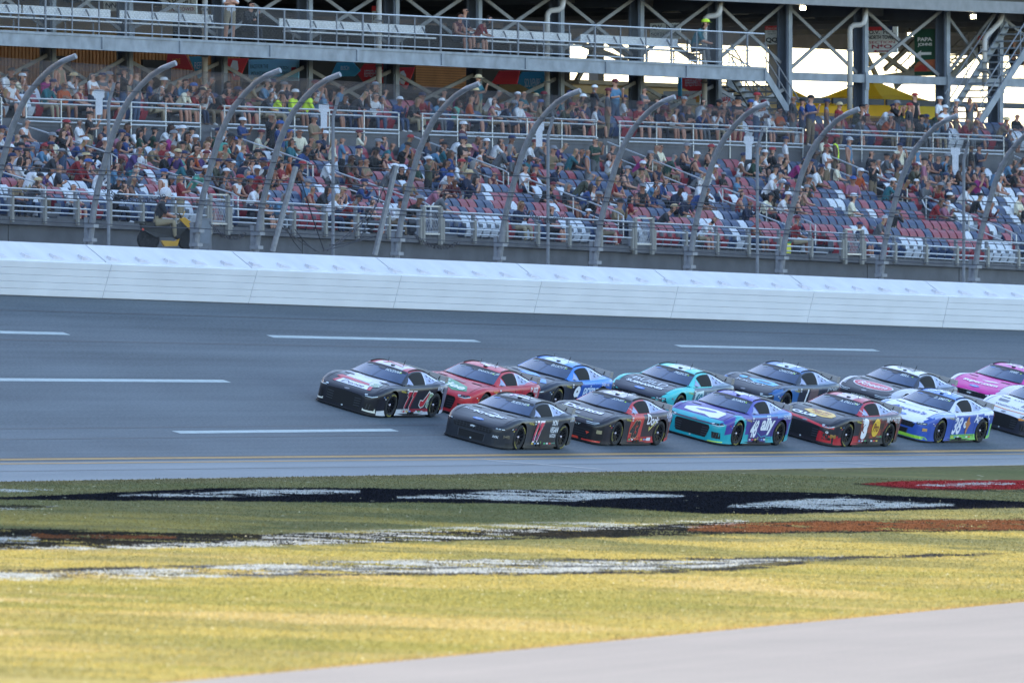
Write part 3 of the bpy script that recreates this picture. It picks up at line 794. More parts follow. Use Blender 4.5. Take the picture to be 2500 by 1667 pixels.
for a, b in segs:
    k = max(2, int(round((b-a)/2.3)))
    for i in range(k+1):
        t = a+(b-a)*i/k
        MB().tube([P3(t, W_CR+0.05, zf_cross(t)-0.5), P3(t, W_CR+0.05, zf_cr(t))], 0.026, 6).build('rail_post', M_ALU, crail)
# handrails of the stair aisles, upper and lower flight
for ai, ta in enumerate(AISLE_T):
    for fl, (i0, i1) in enumerate(((5.2, 9.0), (0.6, 4.2))):
        pm = pix(*P3(ta, W_R0-RD*i0, row_z(ta, i0)+1))[0]; pM = pix(*P3(ta, W_R0-RD*i1, row_z(ta, i1)+1))[0]
        if pm < -60 or pM > 2600: continue
        tr = ta; pts = lambda h, a=i0, b=i1: [P3(tr, W_R0-RD*(a+(b-a)*k/4), row_z(tr, a+(b-a)*k/4)+h) for k in range(5)]
        hr = thing('aisle_handrail', f'sloping stair handrail, {"upper" if fl == 0 else "lower"} flight, at the {AISN[ai]} stair aisle', 'handrail', P3(tr, W_R0-RD*i0, row_z(tr, i0)), 'stair handrails in the lower grandstand')
        top = pts(0.95); low = pts(0.55)
        e0 = top[0]+frame(tr)[1]*0.18-Vector((0, 0, 0.1))
        MB().tube([Vector((e0.x, e0.y, row_z(tr, i0)+0.2)), e0]+top+[top[-1]-Vector((0, 0, 0.12))-frame(tr)[1]*0.15, Vector(low[-1])], 0.026, 6).build('top_rail', M_ALU, hr)
        MB().tube(low, 0.024, 6).build('mid_rail', M_ALU, hr)
        for p in (top[0], top[2], top[4]): MB().tube([p-Vector((0, 0, 1.25)), p], 0.024, 6).build('post', M_ALU, hr)
    # stair treads
    mb = MB()
    for i in range(NR):
        for h_ in (0, 1):
            z0 = row_z(ta, i)+h_*(row_z(ta, i+1)-row_z(ta, i))/2; u, n_ = frame(ta)
            mb.box(P3(ta+0.6, W_R0-RD*(i+0.25+0.5*h_), z0+0.06), (0.5, 0.2, 0.09), (u, n_, Vector((0, 0, 1))))
    mb.build('aisle_stair', M_CONC2, stand)

# ---- seats: folding plastic chairs in red, navy and white
SEAT_COLS = {'red': srgb(140, 46, 58), 'navy': srgb(32, 52, 88), 'white': srgb(198, 202, 210)}
M_SEAT = {k: mat('seat_'+k, v, 0.45, var=0.10, scale=6) for k, v in SEAT_COLS.items()}
M_SEATFR = mat('seat_frame', srgb(120, 124, 130), 0.5, metal=0.4)
def seat_mesh(m):
    mb = MB()   # local: x along row, y to the infield, z up from the step
    def shell(pts, wd, th, mi=0):
        vs = []
        for (y, z) in pts: vs += [(-wd, y, z), (wd, y, z), (wd, y-th, z), (-wd, y-th, z)]
        k = len(pts); fs = [(i*4+j, i*4+(j+1) % 4, (i+1)*4+(j+1) % 4, (i+1)*4+j) for i in range(k-1) for j in range(4)]
        fs += [(3, 2, 1, 0), tuple((k-1)*4+j for j in range(4))]; mb.add(vs, fs, mi)
    shell([(0.0, 0.42), (-0.03, 0.54), (-0.06, 0.64), (-0.12, 0.74), (-0.22, 0.83)], 0.215, 0.03)       # reclined back
    shell([(0.03, 0.16), (0.10, 0.30), (0.15, 0.44)], 0.205, 0.04)                      # seat folded up
    mb.box((-0.235, -0.02, 0.40), (0.012, 0.10, 0.16), mi=1); mb.box((0.235, -0.02, 0.40), (0.012, 0.10, 0.16), mi=1)
    mb.box((0, -0.10, 0.20), (0.03, 0.03, 0.20), mi=1)
    return mb.mesh('stadium_seat', [m, M_SEATFR])
SEAT_ME = {k: seat_mesh(m) for k, m in M_SEAT.items()}
SP = 0.53
random.seed(11)
slots = []       # (row kind, row index, t, px, py)
def slot_pos(kind, i, t):
    if kind == 'L': w = W_R0-RD*i-0.50; z = row_z(t, i)
    else: w = W_U0-RD*i-0.50; z = up_z(t, i)
    return P3(t, w, z)
for kind, nrow in (('L', NR), ('U', UR)):
    for i in range(nrow):
        t = T0
        while t < T1:
            t += SP
            if kind == 'L' and any(abs(t-(a+0.6)) < 0.62 for a in AISLE_T): continue
            p = slot_pos(kind, i, t); px, py = pix(*p)
            if -40 < px < 2540: slots.append((kind, i, t, px, py, p))
ORD = ['front', 'second', 'third', 'fourth', 'fifth', 'sixth', 'seventh', 'eighth', 'ninth', 'tenth']
def seat_colour(kind, i, t):
    r = random.random()
    k = int(math.floor(t/SP))
    if vnoise(np.array([t*0.6+3]), np.array([i*0.8+(7 if kind == 'U' else 0)]))[0] > 0.74: 
        if r < 0.75: return 'white'
    return 'red' if r < 0.47 else ('navy' if r < 0.91 else 'white')
# ================================================================== upper tower: columns, deck, walkway, signs
M_STEEL = mat('painted_steel_bluegrey', srgb(84, 92, 106), 0.6, var=0.12, scale=2)
M_STEELL = mat('galvanised_girder', srgb(132, 138, 146), 0.6, metal=0.15, var=0.22, scale=2.2)
M_BRACE = mat('brace_steel', srgb(128, 128, 130), 0.6, metal=0.2, var=0.12)
M_PIPE = mat('white_pipe', srgb(198, 192, 186), 0.5, var=0.06)
M_DECKU = mat('deck_underside', srgb(92, 90, 88), 0.9, var=0.2, scale=0.6)
M_BENCH = mat('bench_aluminium', srgb(206, 208, 212), 0.4, metal=0.2, var=0.05)
M_BROWN = mat('brown_siding', srgb(168, 116, 78), 0.8, var=0.12, scale=2)
M_TAN = mat('tan_wall', srgb(170, 152, 130), 0.85, var=0.10, scale=1)
M_DARKB = mat('concession_dark', srgb(48, 46, 50), 0.85, var=0.2, scale=1)
W_COL = -20.6; W_WALK = -18.4
L_WDECK = (75, 197); L_WBOT = (107, 219); L_WRAIL = (-11.5, 115.5); L_CEIL = (-78, 27)
zf_ceil = lambda t: zl(t, W_COL, L_CEIL)
zf_con = lambda t: zf_cross(t)+URISE*UR
Z3 = Vector((0, 0, 1))
tower = thing('upper_grandstand', 'steel framed upper grandstand tower over the concourse, mostly above the picture', 'grandstand', P3(-20, W_COL, zf_con(-20)))
COLPX = [-290, -90, 116, 304, 535, 743, 955, 1157, 1358, 1553, 1743, 1915, 2101, 2301, 2431, 2640, 2850]
COLT = [t_at(px, W_COL) for px in COLPX]
for t in COLT:
    u, n_ = frame(t); z0, z1 = zf_con(t)-0.1, zf_ceil(t)+0.6
    mb = MB()   # H section: flanges across the row, web between
    for s in (-1, 1): mb.box(P3(t, W_COL+s*0.17, (z0+z1)/2), (0.17, 0.025, (z1-z0)/2), (u, n_, Z3))
    mb.box(P3(t, W_COL, (z0+z1)/2), (0.03, 0.146, (z1-z0)/2), (u, n_, Z3))
    mb.box(P3(t, W_COL, z0+0.15), (0.26, 0.26, 0.04), (u, n_, Z3)); mb.build('column', M_STEEL, tower)
    mb = MB(); mb.box(P3(t+0.02, W_COL+0.215, (z0+z1)/2), (0.12, 0.018, (z1-z0)/2-0.1), (u, n_, Z3)); mb.build('column_lit_side', M_STEELL, tower)  # paler plate: light on the column's infield side put into the colour
# back row of columns
for t in COLT[::2]:
    u, n_ = frame(t); z0, z1 = zf_con(t)-0.1, zf_ceil(t)+0.6
    MB().box(P3(t, -37.0, (z0+z1)/2), (0.2, 0.2, (z1-z0)/2), (u, n_, Z3)).build('column', M_STEEL, tower)
# bracing
for a, b in zip(COLT[:-1], COLT[1:]):
    if b-a < 3: continue
    za, zb = zf_con(a), zf_con(b); ca, cb = zf_ceil(a)+0.1, zf_ceil(b)+0.1
    wa_, wb_ = zl(a, W_COL, L_WDECK), zl(b, W_COL, L_WDECK)
    px = pix(*P3(a, W_COL, 12))[0]
    if px < 1890:
        for (s0, s1, k) in ((wa_+0.2, cb-0.2, 0.06), (ca-0.2, wb_+0.2, -0.06), (za+0.2, wb_-0.7, 0.06), (wa_-0.7, zb+0.2, -0.06)):
            MB().bar(P3(a+0.15, W_COL+k, s0), P3(b-0.15, W_COL+k, s1), 0.05, 0.12).build('diagonal_brace', M_BRACE, tower)
    else:
        ma, mb_ = zl(a, W_COL, (128, 205)), zl(b, W_COL, (128, 205))
        for (s0, s1, k) in ((ma+0.2, cb-0.2, 0.06), (ca-0.2, mb_+0.2, -0.06)):
            MB().bar(P3(a+0.15, W_COL+k, s0), P3(b-0.15, W_COL+k, s1), 0.05, 0.12).build('diagonal_brace', M_BRACE, tower)
        MB().bar(P3(a+0.1, W_COL+0.19, ma), P3(b-0.1, W_COL+0.19, mb_), 0.08, 0.28).build('cross_beam', M_STEELL, tower)
        u, n_ = frame(b); MB().box(P3(b, W_COL+0.25, mb_-0.08), (0.11, 0.03, 0.30), (u, n_, Z3)).build('gusset_plate', M_STEELL, tower)
        MB().bar(P3(a+0.1, W_COL-4.5, ma-0.62), P3(b-0.1, W_COL-4.5, mb_-0.62), 0.08, 0.2).build('cross_beam', M_STEEL, tower)
# a brace leaning across the sky bay, behind
def ray_pt(px, py, w): t = t_at(px, w); x, y = XY(t, w); return Vector((x, y, zrow(y, py)))
for a, b in (((2115, 135), (2175, 260)), ((2260, 175), (2140, 190)), ((2160, 170), (2235, 100)), ((1398, 215), (1470, 85)), ((1398, 100), (1530, 150)), ((1620, 95), (1700, 150)), ((1480, 100), (1545, 145)), ((2150, 130), (2232, 190))):
    MB().bar(ray_pt(*a, -31), ray_pt(*b, -31), 0.12, 0.16).build('diagonal_brace', M_BRACE, tower)
# floor of the upper deck: flat soffit with purlins, then the rake (out of the picture) that throws the shade
mb = MB(); sweep(mb, rect(-39, W_COL+1.2, 0.0, 0.35), -110, 150, zf_ceil, dt=6); mb.build('soffit', M_DECKU, tower)
mb = MB(); sweep(mb, rect(W_COL+1.2, W_COL+1.5, -0.18, 0.22), -110, 150, zf_ceil, dt=6); mb.build('fascia_beam', M_BRACE, tower)
mb = MB(); sweep(mb, rect(-39.3, -39, -0.75, 0.5), -110, 150, zf_ceil, dt=6); mb.build('back_beam', M_BRACE, tower)
for w_ in (-23, -26, -29, -32, -35):
    mb = MB(); sweep(mb, rect(w_-0.07, w_+0.07, -0.26, 0.0), -110, 150, zf_ceil, dt=6); mb.build('purlin', M_BRACE, tower)
for t in COLT:
    mb = MB(); mb.bar(P3(t, W_COL, zf_ceil(t)-0.22), P3(t, -38.5, zf_ceil(t)-0.22), 0.14, 0.4); mb.build('roof_beam', M_STEEL, tower)
Z_TOP = 47.5; W_TOP = -54.0
mb = MB(); NSTEP = 30
zc0 = zf_ceil(0)
poly = []      # (w, fraction of the rise, extra height)
for i in range(NSTEP):
    k0, k1 = i/NSTEP, (i+1)/NSTEP; w0 = W_COL+1.45+(W_TOP-W_COL-1.45)*k0; w1 = W_COL+1.45+(W_TOP-W_COL-1.45)*k1
    poly += [(w0, k0, 0.6), (w1, k0, 0.6)]
poly += [(W_TOP, 1, 0.6), (W_TOP-0.5, 1, 0.6), (W_TOP-0.5, 1, -1.5), (-39.2, 0, 0.36), (W_COL+1.45, 0, 0.36)]
ztop = lambda t: 47.2-0.052*(max(-180, min(60, t))+59)
vs = []; ts = np.arange(-230, 231, 10.0); k = len(poly)
for t in ts:
    zc_ = zf_ceil(max(-110, min(150, t))); vs += [P3(t, w, zc_+f_*(ztop(t)-zc_)+e_) for w, f_, e_ in poly]
mb.add(vs, [(i*k+j, i*k+(j+1) % k, (i+1)*k+(j+1) % k, (i+1)*k+j) for i in range(len(ts)-1) for j in range(k)]+[tuple(range(k)), tuple((len(ts)-1)*k+j for j in range(k))])
mb.build('upper_seating_deck', M_CONC2, tower)
# first row of the upper deck seen in the top right corner
M_PALE = mat('pale_fascia', srgb(170, 176, 190), 0.6, var=0.1)
mb = MB(); sweep(mb, rect(W_COL+1.5, W_COL+1.62, 0.50, 0.62), t_at(1990, W_COL+1.5), 100, zf_ceil); mb.build('deck_edge_panel', M_PALE, tower)
# hanging reflector lamps (unlit) and small conduits under the soffit
M_LAMPB = mat('lamp_black', srgb(30, 30, 34), 0.5, var=0)
M_LAMPR = mat('lamp_reflector', srgb(150, 152, 156), 0.5, var=0.05)
lamp_n = 0
for px, py in ((1300, 8), (1497, 18), (1640, 28), (1805, 32), (1968, 42), (2150, 48), (2235, 50)):
    p = ray_pt(px, py, -24); zc_ = zf_ceil(t_at(px, -24)); lamp_n += 1
    l = thing('hanging_lamp', ('leftmost unlit reflector lamp under the deck', 'unlit reflector lamp above the right hand bench', 'unlit reflector lamp above the cream tower sign', 'unlit reflector lamp left of the QQ sign', 'unlit reflector lamp just below the left lit floodlight', 'unlit reflector lamp above the north tower sign', 'unlit reflector lamp above the green arrow banner')[lamp_n-1], 'lamp', p, 'unlit lamps under the upper deck')
    mb = MB(); n = 10
    vs = []
    for z_, r_ in ((0.10, 0.07), (0.02, 0.20), (-0.05, 0.33)): vs += [p+Vector((r_*math.cos(2*math.pi*k/n), r_*math.sin(2*math.pi*k/n), z_)) for k in range(n)]
    mb.add(vs, [(i*n+k, i*n+(k+1) % n, (i+1)*n+(k+1) % n, (i+1)*n+k) for i in range(2) for k in range(n)]+[tuple(2*n+k for k in range(n))]); mb.build('reflector', M_LAMPR, l)
    MB().tube([p+Vector((0, 0, 0.08)), p+Vector((0, 0, max(0.3, zc_-p.z)))], 0.035, 6).build('stem', M_LAMPB, l)
M_GLOW = mat('flood_glow', (1, 0.9, 0.6), 0.5, var=0, emit=((1.0, 0.88, 0.55), 14))
for i, (px, py, w_) in enumerate(((1959, 19, -19.2), (2375, 40, -19.2), (2221, 84, -30))):
    p = ray_pt(px, py, w_); zc_ = zf_ceil(t_at(px, w_))
    l = thing('floodlight', ['lit floodlight under deck edge left of the yellow tents', 'lit floodlight under deck edge at the far right', 'lit floodlight beside the green arrow banner'][i], 'floodlight', p, 'lit floodlights under the upper deck')
    MB().box(p+Vector((0, 0.06, 0.02)), (0.13, 0.08, 0.10)).build('housing', M_LAMPB, l)
    MB().box(p+Vector((0.02, -0.03, -0.02)), (0.085, 0.02, 0.065)).build('lamp_glass', M_GLOW, l)
    MB().bar(p+Vector((0, 0.06, 0.1)), Vector((p.x, p.y+0.06, max(p.z+0.2, zc_))), 0.05, 0.05).build('bracket', M_LAMPB, l)
# downspouts
for i, (px, py0, py1, off) in enumerate(((500, -40, 215, 0), (925, -10, 235, 0), (1336, -12, 270, 1), (1720, 2, 266, 1), (2075, 24, 268, 1), (2404, 36, 210, 2))):
    w_ = W_COL+0.55; d = thing('drain_pipe', ['white drain pipe beside blue refreshment arrow sign', 'white drain pipe in front of red refreshment sign', 'white elbowed drain pipe beside blue souvenir sign', 'white elbowed drain pipe beside the white pizza awning', 'white elbowed drain pipe left of the tower section sign', 'white bent drain pipe at the right edge'][i], 'pipe', ray_pt(px, py1, w_), 'white drain pipes on the tower columns')
    a = ray_pt(px, py1, w_); b = ray_pt(px, py0, w_)
    if off == 0: pts = [a, b]
    elif off == 1:
        pm = ray_pt(px, py0+44, w_); q = Vector((0.10, 0, 0.10))
        pts = [a, pm-Vector((0, 0, 0.1)), pm+Vector((0.03, 0, 0)), pm+Vector((0.13, 0, 0.08)), pm+Vector((0.38, 0, 0.10)), pm+Vector((0.48, 0, 0.18)), pm+Vector((0.51, 0, 0.30)), ray_pt(px+38, py0-6, w_)]
    else: pts = [a, ray_pt(px, 98, w_), ray_pt(px+4, 88, w_), ray_pt(px+30, 62, w_), ray_pt(px+38, 52, w_), ray_pt(px+44, 30, w_)]
    MB().tube(pts, 0.095, 10).build('pipe', M_PIPE, d, smooth=True)
    for k in (0.3, 0.75): 
        c = a.lerp(pts[1], k); MB().box(c, (0.115, 0.115, 0.03)).build('clamp', M_BRACE, d)

# ---- elevated walkway with benches
walk = thing('elevated_walkway', 'galvanised elevated walkway with railing in front of the tower columns', 'walkway', P3(-20, W_WALK, zf_con(-20)))
T_WE = t_at(1868, W_WALK); zf_wd = lambda t: zl(t, W_WALK, L_WDECK)
TW0 = -60.0
tcur = TW0; gi = 0
jt = [TW0]+[t_at(px, W_WALK) for px in (-200, 250, 440, 660, 872, 1079, 1284, 1480, 1677)]+[T_WE]
for a, b in zip(jt[:-1], jt[1:]):
    mb = MB(); sweep(mb, rect(W_WALK-0.10, W_WALK, -0.43, -0.06), a+0.02, b-0.02, zf_wd, dt=2.5); mb.build('girder', M_STEELL, walk)
    mb = MB(); sweep(mb, rect(W_WALK-0.14, W_WALK+0.03, -0.06, 0.02), a, b, zf_wd, dt=2.5); mb.build('deck_edge', M_STEELL, walk)
    mb = MB(); sweep(mb, rect(W_WALK-0.16, W_WALK+0.05, -0.46, -0.43), a, b, zf_wd, dt=2.5); mb.build('girder_flange', M_STEELL, walk)
    u, n_ = frame(b); MB().box(P3(b, W_WALK+0.02, zf_wd(b)-0.24), (0.07, 0.025, 0.19), (u, n_, Z3)).build('splice_plate', M_STEELL, walk)
mb = MB(); sweep(mb, rect(W_COL+0.3, W_WALK-0.14, -0.10, 0.0), TW0, T_WE, zf_wd, dt=3); mb.build('deck', M_DECKU, walk)
for t in np.arange(TW0, T_WE, 2.4):
    MB().bar(P3(t, W_COL+0.3, zf_wd(t)-0.24), P3(t, W_WALK-0.1, zf_wd(t)-0.24), 0.12, 0.26).build('joist', M_DECKU, walk)
zf_wr = lambda t: zl(t, W_WALK, L_WRAIL)
rail_line(walk, W_WALK-0.04, zf_wr, (0.0,), [(TW0, T_WE)], r=0.028)
rail_line(walk, W_WALK-0.04, zf_wd, (0.55, 0.12), [(TW0, T_WE)], r=0.020)
t = TW0; k = 0
while t <= T_WE+0.01:
    MB().tube([P3(t, W_WALK-0.04, zf_wd(t)-0.06), P3(t, W_WALK-0.04, zf_wr(t))], 0.026 if k % 3 else 0.04, 6).build('rail_post', M_GALVD, walk); t += 1.63; k += 1
# wire infill of the walkway rail
mb = MB()
for s in (-1, 1):
    t = TW0
    while t < T_WE-0.6:
        a = P3(t, W_WALK-0.05, zf_wd(t)+(0.12 if s > 0 else 1.1)); b = P3(t+0.6, W_WALK-0.05, zf_wd(t+0.6)+(1.1 if s > 0 else 0.12))
        mb.bar(a, b, 0.004, 0.006); t += 0.085
o = mb.build('wire_infill', M_WIRE, walk); o['kind'] = 'stuff'
# benches on the walkway
bpx = [(-190, 70), (75, 288), (311, 538), (700, 1055), (1165, 1412), (1435, 1672)]
for bi, (a, b) in enumerate(bpx):
    wb = W_WALK-1.1; ta, tb_ = t_at(a, wb), t_at(b, wb); zb = lambda t: zl(t, wb, (75, 197))
    bn = thing('spectator_bench', 'long white aluminium bench on the elevated walkway, '+('cut by the left picture edge', 'second from the left', 'left of the man in white shirt', 'longest one, mid walkway', 'right of the seated trio', 'rightmost')[bi], 'bench', P3(ta, wb, zb(ta)), 'benches on the elevated walkway')
    mb = MB(); sweep(mb, rect(wb-0.30, wb-0.27, 0.58, 0.83), ta, tb_, zb, dt=3); mb.build('backrest', M_BENCH, bn)
    mb = MB(); sweep(mb, rect(wb-0.15, wb+0.15, 0.40, 0.45), ta, tb_, zb, dt=3); mb.build('seat', M_BENCH, bn)
    for t in np.arange(ta+0.4, tb_, 1.7):
        mb = MB(); mb.bar(P3(t, wb, zb(t)), P3(t, wb, zb(t)+0.40), 0.05, 0.05); mb.bar(P3(t, wb-0.05, zb(t)+0.38), P3(t, wb-0.26, zb(t)+0.8), 0.04, 0.04); mb.build('leg', M_GALVD, bn)

# ---- stairs at the end of the walkway and at the right edge
def stair(name, label, pa, pb, w, wid, steps):
    """pa, pb: (px, py) of the foot and head of the near stringer at offset w"""
    A, B = ray_pt(*pa, w), ray_pt(*pb, w); ta, tb_ = t_at(pa[0], w), t_at(pb[0], w); u, n_ = frame((ta+tb_)/2)
    s = thing(name, label, 'stairs', A)
    for k in (0, -wid):
        off = n_*k
        MB().bar(A+off, B+off, 0.06, 0.28).build('stringer', M_STEELL, s)
        for h in (1.0, 0.55): MB().tube([A+off+Vector((0, 0, h)), B+off+Vector((0, 0, h))], 0.025, 6).build('handrail', M_GALVD, s)
        for q in (0.05, 0.35, 0.65, 0.95): c = A.lerp(B, q)+off; MB().tube([c, c+Vector((0, 0, 1.0))], 0.022, 6).build('baluster', M_GALVD, s)
    for i in range(steps):
        c = A.lerp(B, (i+0.5)/steps)-n_*(wid/2)+Vector((0, 0, 0.03)); MB().box(c, (0.14, wid/2-0.04, 0.025), (u, n_, Z3)).build('tread', M_STEELL, s)
    return s
stair('steel_stair', 'steel stair descending to the right from the end of the walkway', (1968, 345), (1866, 178), W_WALK-0.1, 1.3, 12)
stair('steel_stair', 'steel stair climbing out of the picture at the right edge', (2392, 300), (2545, 60), W_WALK-0.3, 1.4, 14)
stair('steel_stair', 'tan lit stair behind the columns right of the green arrow banner', (2300, 210), (2400, 112), -30, 2.0, 10)
stair('steel_stair', 'dark stair below the end of the walkway', (1875, 262), (1775, 200), -23, 1.5, 6)

# ---- concession buildings on the concourse
def block(name, label, cat, px0, px1, w, ptop, m, depth=4.0, group=None, rows=None, m2=None):
    ta, tb_ = t_at(px0, w), t_at(px1, w); x, y = XY((ta+tb_)/2, w); zt = zrow(y, ptop)
    b = thing(name, label, cat, P3((ta+tb_)/2, w, zf_con((ta+tb_)/2)), group)
    u, n_ = frame((ta+tb_)/2); zb = zf_con((ta+tb_)/2)
    A, B = P3(ta, w, 0), P3(tb_, w, 0); c = (A+B)/2-n_*(depth/2); c.z = (zb+zt)/2
    MB().box(c, ((B-A).length/2, depth/2, (zt-zb)/2), (u, n_, Z3)).build('wall', m, b)
    return b, A, B, zb, zt, u, n_
def siding(b, A, B, z0, z1, m, pitch=0.24, n_=None):
    L = (B-A).length; k = int(L/pitch)
    for i in range(k):
        p = A.lerp(B, (i+0.5)/k); p.z = (z0+z1)/2; u, nn_ = frame(0)
        MB().box(p+nn_*0.02, (pitch*0.32, 0.025, (z1-z0)/2), ((B-A).normalized(), nn_, Z3)).build('siding_rib', m, b)
b1, A, B, zb, zt, u, n_ = block('concession_building', 'brown ribbed concession building behind the left end of the stand', 'building', -330, 585, -29, 108, M_BROWN)
siding(b1, A, B, zb+0.1, zt-0.05, M_BROWN, 0.22)
for px, wd in ((110, 60), (345, 70)):
    p0, p1 = ray_pt(px, 120, -28.9), ray_pt(px+wd, 120, -28.9); c = (p0+p1)/2; c.z = (zb+zt)/2-0.2
    MB().box(c, ((p1-p0).length/2, 0.05, 1.0), (u, n_, Z3)).build('shutter_door', M_DARKB, b1)
b2, A, B, zb, zt2, u, n_ = block('press_building', 'tan upper storey wall behind the walkway at the left', 'building', -330, 640, -33, -70, M_TAN)
M_WIN = mat('dark_window', srgb(40, 44, 54), 0.2, var=0.1)
for px in (20, 90, 160, 215, 330, 385, 440, 560, 600):
    p0 = ray_pt(px, 62, -32.97); MB().box(p0, (0.55, 0.04, 0.5), (u, n_, Z3)).build('window', M_WIN, b2)
b3, A, B, zb, zt, u, n_ = block('concession_building', 'dark concession stand with hung arrow signs in the middle of the concourse', 'building', 590, 1392, -31, 60, M_DARKB)
p0, p1 = ray_pt(1013, 188, -30.9), ray_pt(1142, 190, -30.9); c = (p0+p1)/2
sh = MB(); 
for k in range(9): sh.box(c+Vector((0, 0, (k-4)*0.085)), ((p1-p0).length/2, 0.03, 0.036), (u, n_, Z3))
sh.build('roller_shutter', M_BROWN, b3)
b4, A, B, zb, zt, u, n_ = block('concession_building', 'low beige concession building behind the white pizza awning', 'building', 1398, 1900, -28, 214, mat('beige_wall', srgb(196, 166, 122), 0.8, var=0.08), 3.0)
MB().box((A+B)/2+Vector((0, 0, zt+0.06)), ((B-A).length/2, 0.25, 0.07), (u, n_, Z3)).build('roof_edge', M_TAN, b4)
for px in (1450, 1600, 1790):
    p0 = ray_pt(px, 250, -27.96); MB().box(p0, (0.6, 0.04, 0.3), (u, n_, Z3)).build('serving_window', M_WIN, b4)
b5, A, B, zb, zt, u, n_ = block('concession_building', 'brown tarpaulin covered kiosk at the far right of the concourse', 'building', 2195, 2285, -33, 247, mat('brown_tarp', srgb(104, 80, 60), 0.9, var=0.2), 3.0)
sh = MB(); p0 = ray_pt(2240, 270, -32.9); sh.box(p0, (0.5, 0.04, 0.3), (u, n_, Z3)); sh.build('serving_window', M_WIN, b5)

# ---- signs
def signboard(name, label, px0, px1, py0, py1, w, m, shape=None, group=None):
    t = t_at((px0+px1)/2, w); u, n_ = frame(t); x, y = XY(t, w); W_ = (px1-px0)*y/FPX/math.cos(TH0+t/R0); H_ = (py1-py0)*y/FPX
    c = Vector((x, y, zrow(y, (py0+py1)/2))); s = thing(name, label, 'sign', c, group)
    sh_ = shape or [(-.5, -.5), (.5, -.5), (.5, .5), (-.5, .5)]
    fr = [c+n_*(a*W_)+Z3*(b*H_) for a, b in sh_]; bk = [p+u*0.06 for p in fr]; k = len(sh_)
    MB().add(fr+bk, [tuple(range(k)), tuple(range(2*k-1, k-1, -1))]+[(i, i+k, (i+1) % k+k, (i+1) % k) for i in range(k)]).build('panel', m, s)
    def put(nm, txt, a, b, w_, h_, mm, **kw):
        return sign_text(nm, txt, c+n_*(a*W_)+Z3*(b*H_), n_, Z3, w_*W_, h_*H_, mm, s, **kw)
    def patch(nm, pts, mm, lift=0.008):
        return MB().add([c+n_*(a*W_)+Z3*(b*H_)-u*lift for a, b in pts], [tuple(range(len(pts)))]).build(nm, mm, s)
    return s, put, patch
C = lambda r, g, b: mat(f'sign_{r}_{g}_{b}', tuple(min(.85, v*1.55) for v in srgb(r, g, b)), 0.6, var=0.04)
WH, RED, TEAL, NAVY, GRN, CREAM, DK, MAR = C(226, 222, 214), C(190, 58, 62), C(64, 138, 168), C(40, 48, 78), C(28, 66, 52), C(226, 216, 192), C(40, 40, 48), C(140, 40, 60)
OV = ray_pt
s, put, patch = signboard('section_sign', 'cream hanging sign for the north tower with red arrow', 2117, 2190, 66, 130, -21.3, CREAM)
put('lettering', 'O.V.  HILL', 0, .30, .86, .15, DK, bold=.015); put('lettering', 'NORTH TOWER', 0, .10, .92, .15, DK, bold=.015); put('lettering', 'SECTION', 0, -.09, .86, .10, MAR); put('lettering', 'N*O', 0, -.25, .66, .16, MAR, bold=.02)
patch('arrow', [(-.30, -.43), (-.18, -.38), (-.18, -.41), (.22, -.41), (.22, -.45), (-.18, -.45), (-.18, -.48)], MAR); patch('emblem', [(-.5, .36), (.0, .36), (.0, .5), (-.5, .5)], RED); patch('emblem', [(.0, .36), (.35, .36), (.35, .5), (.0, .5)], NAVY)
s, put, patch = signboard('banner_sign', 'tall green pizza banner with white left arrow', 2233, 2284, 72, 184, -21.3, GRN)
put('lettering', 'PAPA', 0, .28, .68, .085, WH, bold=.03); put('lettering', 'JOHNS', 0, .16, .68, .085, WH, bold=.03)
patch('arrow', [(-.38, -.03), (-.18, .04), (-.18, .0), (.30, .0), (.30, -.06), (-.18, -.06), (-.18, -.10)], WH); patch('pizza_picture', [(-.5, -.30), (-.3, -.2), (0, -.17), (.5, -.16), (.5, -.42), (-.5, -.42)], C(150, 84, 60)); patch('pizza_picture', [(-.48, -.36), (-.2, -.27), (.1, -.3), (.1, -.41), (-.48, -.41)], C(150, 50, 48), 0.011)
s, put, patch = signboard('seat_section_sign', 'small red and white sign reading QQ beside a column', 1868, 1901, 64, 109, -21.3, WH)
patch('red_header', [(-.5, .28), (.5, .28), (.5, .5), (-.5, .5)], RED); put('lettering', 'Coca-Cola', 0, .385, .8, .13, WH, shear=.3, lift=.02); put('lettering', 'O.V. HILL', 0, .18, .6, .07, DK); put('lettering', 'NORTH', 0, .07, .55, .07, DK); put('lettering', 'QQ', 0, -.28, .86, .30, DK, bold=.03)
s, put, patch = signboard('seat_section_sign', 'small red and white sign with letter R by the bent drain pipe', 2388, 2412, 88, 131, -21.3, WH)
patch('red_header', [(-.5, .25), (.5, .25), (.5, .5), (-.5, .5)], RED); put('lettering', 'Coca', 0, .37, .8, .13, WH, shear=.3, lift=.02); patch('dark_field', [(-.5, -.5), (.5, -.5), (.5, .0), (-.5, .0)], DK); put('lettering', 'R', 0, -.25, .5, .34, WH, bold=.03, lift=.02)
s, put, patch = signboard('section_sign', 'cream O.V. Hill sign behind the right end of the walkway', 1587, 1660, 57, 96, -21.3, CREAM)
put('lettering', 'O.V.  HILL', 0, .25, .84, .30, DK, bold=.015); put('lettering', 'NORTH TOWER', 0, -.2, .9, .2, DK)
s, put, patch = signboard('section_sign', 'cream section sign behind the left end of the walkway', 395, 480, -6, 40, -21.3, CREAM)
put('lettering', 'O.V. HILL', 0, .25, .84, .26, DK); put('lettering', 'SOUTH TOWER', 0, -.14, .9, .2, MAR)
s, put, patch = signboard('section_sign', 'cream sign lettered NN behind the left of the walkway', 252, 290, -8, 28, -21.3, CREAM)
put('lettering', 'NN', 0, -.1, .7, .4, DK, bold=.02)
